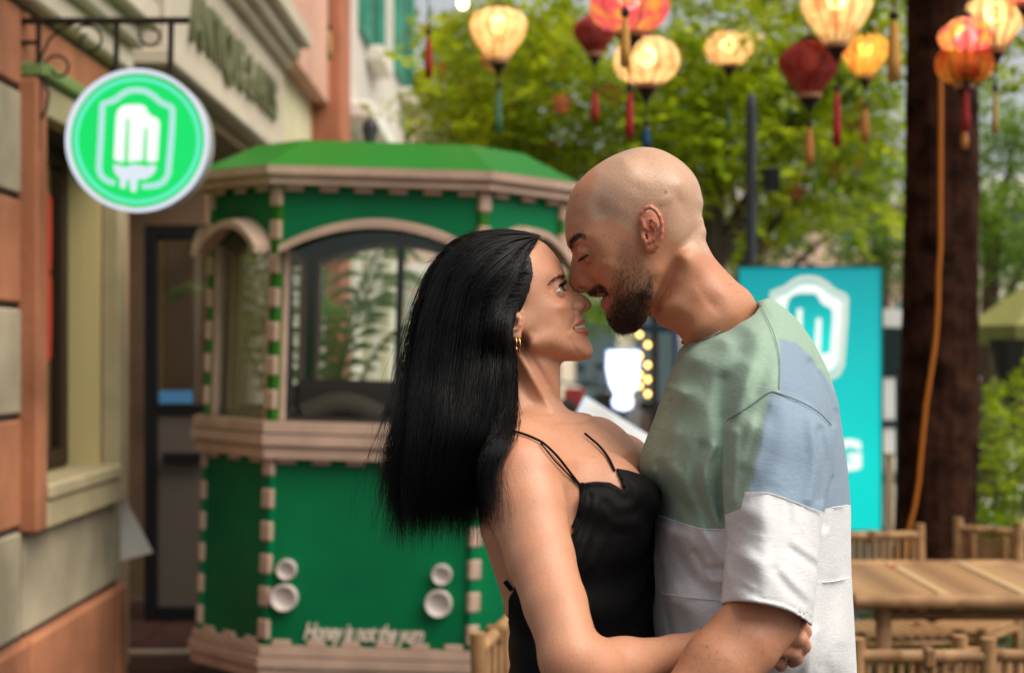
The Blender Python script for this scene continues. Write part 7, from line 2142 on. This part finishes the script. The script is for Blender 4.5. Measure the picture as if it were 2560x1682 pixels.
def resample(pts, n):
    pts = catmull(pts, 4, False)
    L = np.r_[0, np.cumsum(np.hypot(*np.diff(pts, axis=0).T))]
    t = np.linspace(0, L[-1], n)
    return np.c_[np.interp(t, L, pts[:, 0]), np.interp(t, L, pts[:, 1])]
S = 26
EL = resample([(p[0], p[1]) for p in hair_out] + [(1000, 1330)], S)
ER = resample(hair_edge + [(1192, 1318)], S)
SKINW = np.full((100, 80), -9.0)
_k = (_px > 960) & (_px < 1455) & (_py > 940) & (_py < 1335)
np.maximum.at(SKINW, (((_px[_k] - 960) / 5).astype(int), ((_py[_k] - 940) / 5).astype(int)), D0 - wco[_k, 1])
def hair_strands(n, side, t_lo=0.0, t_hi=1.0, depth=(0.90, 1.02), wig=1.0, stray=0.0, rooted=False):
    t = RNG.uniform(t_lo, t_hi, n)
    if stray == 0: t = np.clip(t, 0.01, 1.0)
    s = np.linspace(0, 1, S)
    root = RNG.uniform(0.0, 0.30, n) if rooted else np.zeros(n)
    NC = 64
    cid = np.clip((t * NC).astype(int), 0, NC + 8)
    tcen = (cid + 0.5) / NC + np.sin(cid * 7.3) * 0.006
    pull = (0.0 if stray > 0 else 0.88) * s[None] ** 1.1
    te = t[:, None] * (1 - pull) + tcen[:, None] * pull
    if rooted:
        te = te * (1 - np.exp(-np.clip(s[None] - root[:, None], 0, 1) / RNG.uniform(0.05, 0.16, n)[:, None]))
    path = ER[None] * (1 - te)[:, :, None] + EL[None] * te[:, :, None]
    if rooted: path[:, :, 0] += (RNG.normal(size=n) * 3.5 + 1.0)[:, None] * np.exp(-np.clip(s[None] - root[:, None], 0, 1) / 0.06)
    # clumped wiggles
    clump = cid.astype(float)
    ph = (clump * 12.9898) % 6.283
    amp = wig * (1.6 + 8.0 * s ** 1.3 + 8.0 * s ** 4)
    path[:, :, 0] += amp * (np.sin(ph[:, None] + s[None] * (9 + (clump % 5)[:, None])) * 0.6 + np.cumsum(RNG.normal(size=(n, S)), 1) * 0.34)
    path[:, :, 1] += amp * 0.4 * np.sin(ph[:, None] * 2.1 + s[None] * 7)
    if stray > 0:
        path[:, :, 0] -= (RNG.gamma(1.6, stray, n))[:, None] * (s[None] ** 0.9) * np.sin(np.clip(s[None] * RNG.uniform(0.9, 1.6, n)[:, None], 0, 1) * 2.2)
    # cut lengths
    cut = (0.84 + 0.17 * RNG.beta(2.0, 1.4, n) + 0.05 * np.sin(cid * 5.17) + 0.03 * np.sin(cid * 1.9) - 0.12 * RNG.random(n) * (RNG.random(n) < 0.4)) if stray == 0 else RNG.uniform(0.5, 1.0, n)
    start = root if rooted else RNG.uniform(0, 0.22, n) * (RNG.random(n) < 0.35)
    ss = start[:, None] + (cut - start)[:, None] * s[None]
    ii = np.clip(ss, 0, 1) * (S - 1); i0 = np.clip(ii.astype(int), 0, S - 2); fr = (ii - i0)[:, :, None]
    ar = np.arange(n)[:, None]
    pp = path[ar, i0] * (1 - fr) + path[ar, i0 + 1] * fr
    over = np.clip(ss - 1, 0, 1)
    pp[:, :, 1] += over * 800
    Xp = (pp[:, :, 0] - HX) * PXM; Zp = CAMZ + (HY - pp[:, :, 1]) * PXM
    Q = qhair.f(Xp, Zp)
    W = np.sqrt(np.maximum(Q, 0)) * RNG.uniform(*depth, n)[:, None] + np.sin(ph[:, None] + s[None] * 5) * 0.004 + np.sin(cid * 3.1)[:, None] * 0.004
    Wh = np.sqrt(np.maximum(qw.f(Xp, Zp), 0)) + 0.0025
    W = np.where(pp[:, :, 1] < 800, np.maximum(W, Wh), W)
    w = hair_w0(pp[:, :, 0], pp[:, :, 1]) + side * W
    if side > 0:
        gi = np.clip(((pp[:, :, 0] - 960) / 5).astype(int), 0, 99); gj = np.clip(((pp[:, :, 1] - 940) / 5).astype(int), 0, 79)
        over_ = SKINW[gi, gj] + 0.003 + 0.004 * RNG.random(n)[:, None]
        k_ = sstep(960, 1040, pp[:, :, 1]) * (pp[:, :, 1] < 1330)
        w = np.where((k_ > 0) & (SKINW[gi, gj] > -1), np.maximum(w, w * (1 - k_) + over_ * k_), w)
    Yw = D0 - w
    out = np.stack([(pp[:, :, 0] - HX) * Yw / FPX * 1.0, Yw, CAMZ + (HY - pp[:, :, 1]) * Yw / FPX], -1)
    return out
allp = np.concatenate([hair_strands(7200, 1, 0.0, 1.0, (0.94, 1.05), 1.25), hair_strands(700, 1, depth=(0.97, 1.04), rooted=True), hair_strands(900, 1, 0.0, 0.12, (1.0, 1.05), 1.3), hair_strands(1500, 1, depth=(0.5, 0.95)), hair_strands(2000, -1), hair_strands(900, 1, 0.85, 1.0, (0.0, 0.9)), hair_strands(520, 1, 0.84, 1.02, (0.2, 1.0), 1.8, 11.0)])
hs_ = strands('hair_strands', allp, RNG.uniform(0.00022, 0.00050, len(allp)), hair_m)
hs_.parent = hair
# fine hairs on top of the crown and at the hairline
n = 130
tt = RNG.uniform(0, 1, n); k = (tt * (S * 0.32)).astype(int)
bp_ = EL[k]
a0 = RNG.uniform(2.4, 3.6, n)
L = RNG.uniform(20, 70, n)
tl = np.linspace(0, 1, 8)
pxs = bp_[:, 0][:, None] + 8 + (np.cos(a0) * L)[:, None] * tl; pys = bp_[:, 1][:, None] + 4 - 18 * RNG.random(n)[:, None] * np.sin(tl * 3.0) + (np.abs(np.sin(a0)) * L * 0.3)[:, None] * tl
w_ = RNG.uniform(-0.03, 0.03, n)[:, None] * np.ones_like(pxs)
fl = np.stack([(pxs - HX) * (D0 - w_) / FPX, D0 - w_, CAMZ + (HY - pys) * (D0 - w_) / FPX], -1)
n2 = 90
k2 = RNG.integers(0, 9, n2); er = ER[k2]
L2 = RNG.uniform(8, 26, n2); an = RNG.uniform(-0.9, 0.5, n2)
px2 = er[:, 0][:, None] - 4 + (np.cos(an) * L2)[:, None] * tl - 6 * tl ** 2; py2 = er[:, 1][:, None] + RNG.uniform(-8, 8, n2)[:, None] + (np.abs(np.sin(an)) * L2 + 8)[:, None] * tl
X2 = (px2 - HX) * PXM; Z2 = CAMZ + (HY - py2) * PXM
w2 = np.sqrt(np.maximum(qw.f(X2, Z2), 0)) + 0.0015
f2 = np.stack([(px2 - HX) * (D0 - w2) / FPX, D0 - w2, CAMZ + (HY - py2) * (D0 - w2) / FPX], -1)
fo = strands('loose_hairs', np.concatenate([fl, f2]), 0.00014, hair_m)
fo.parent = hair
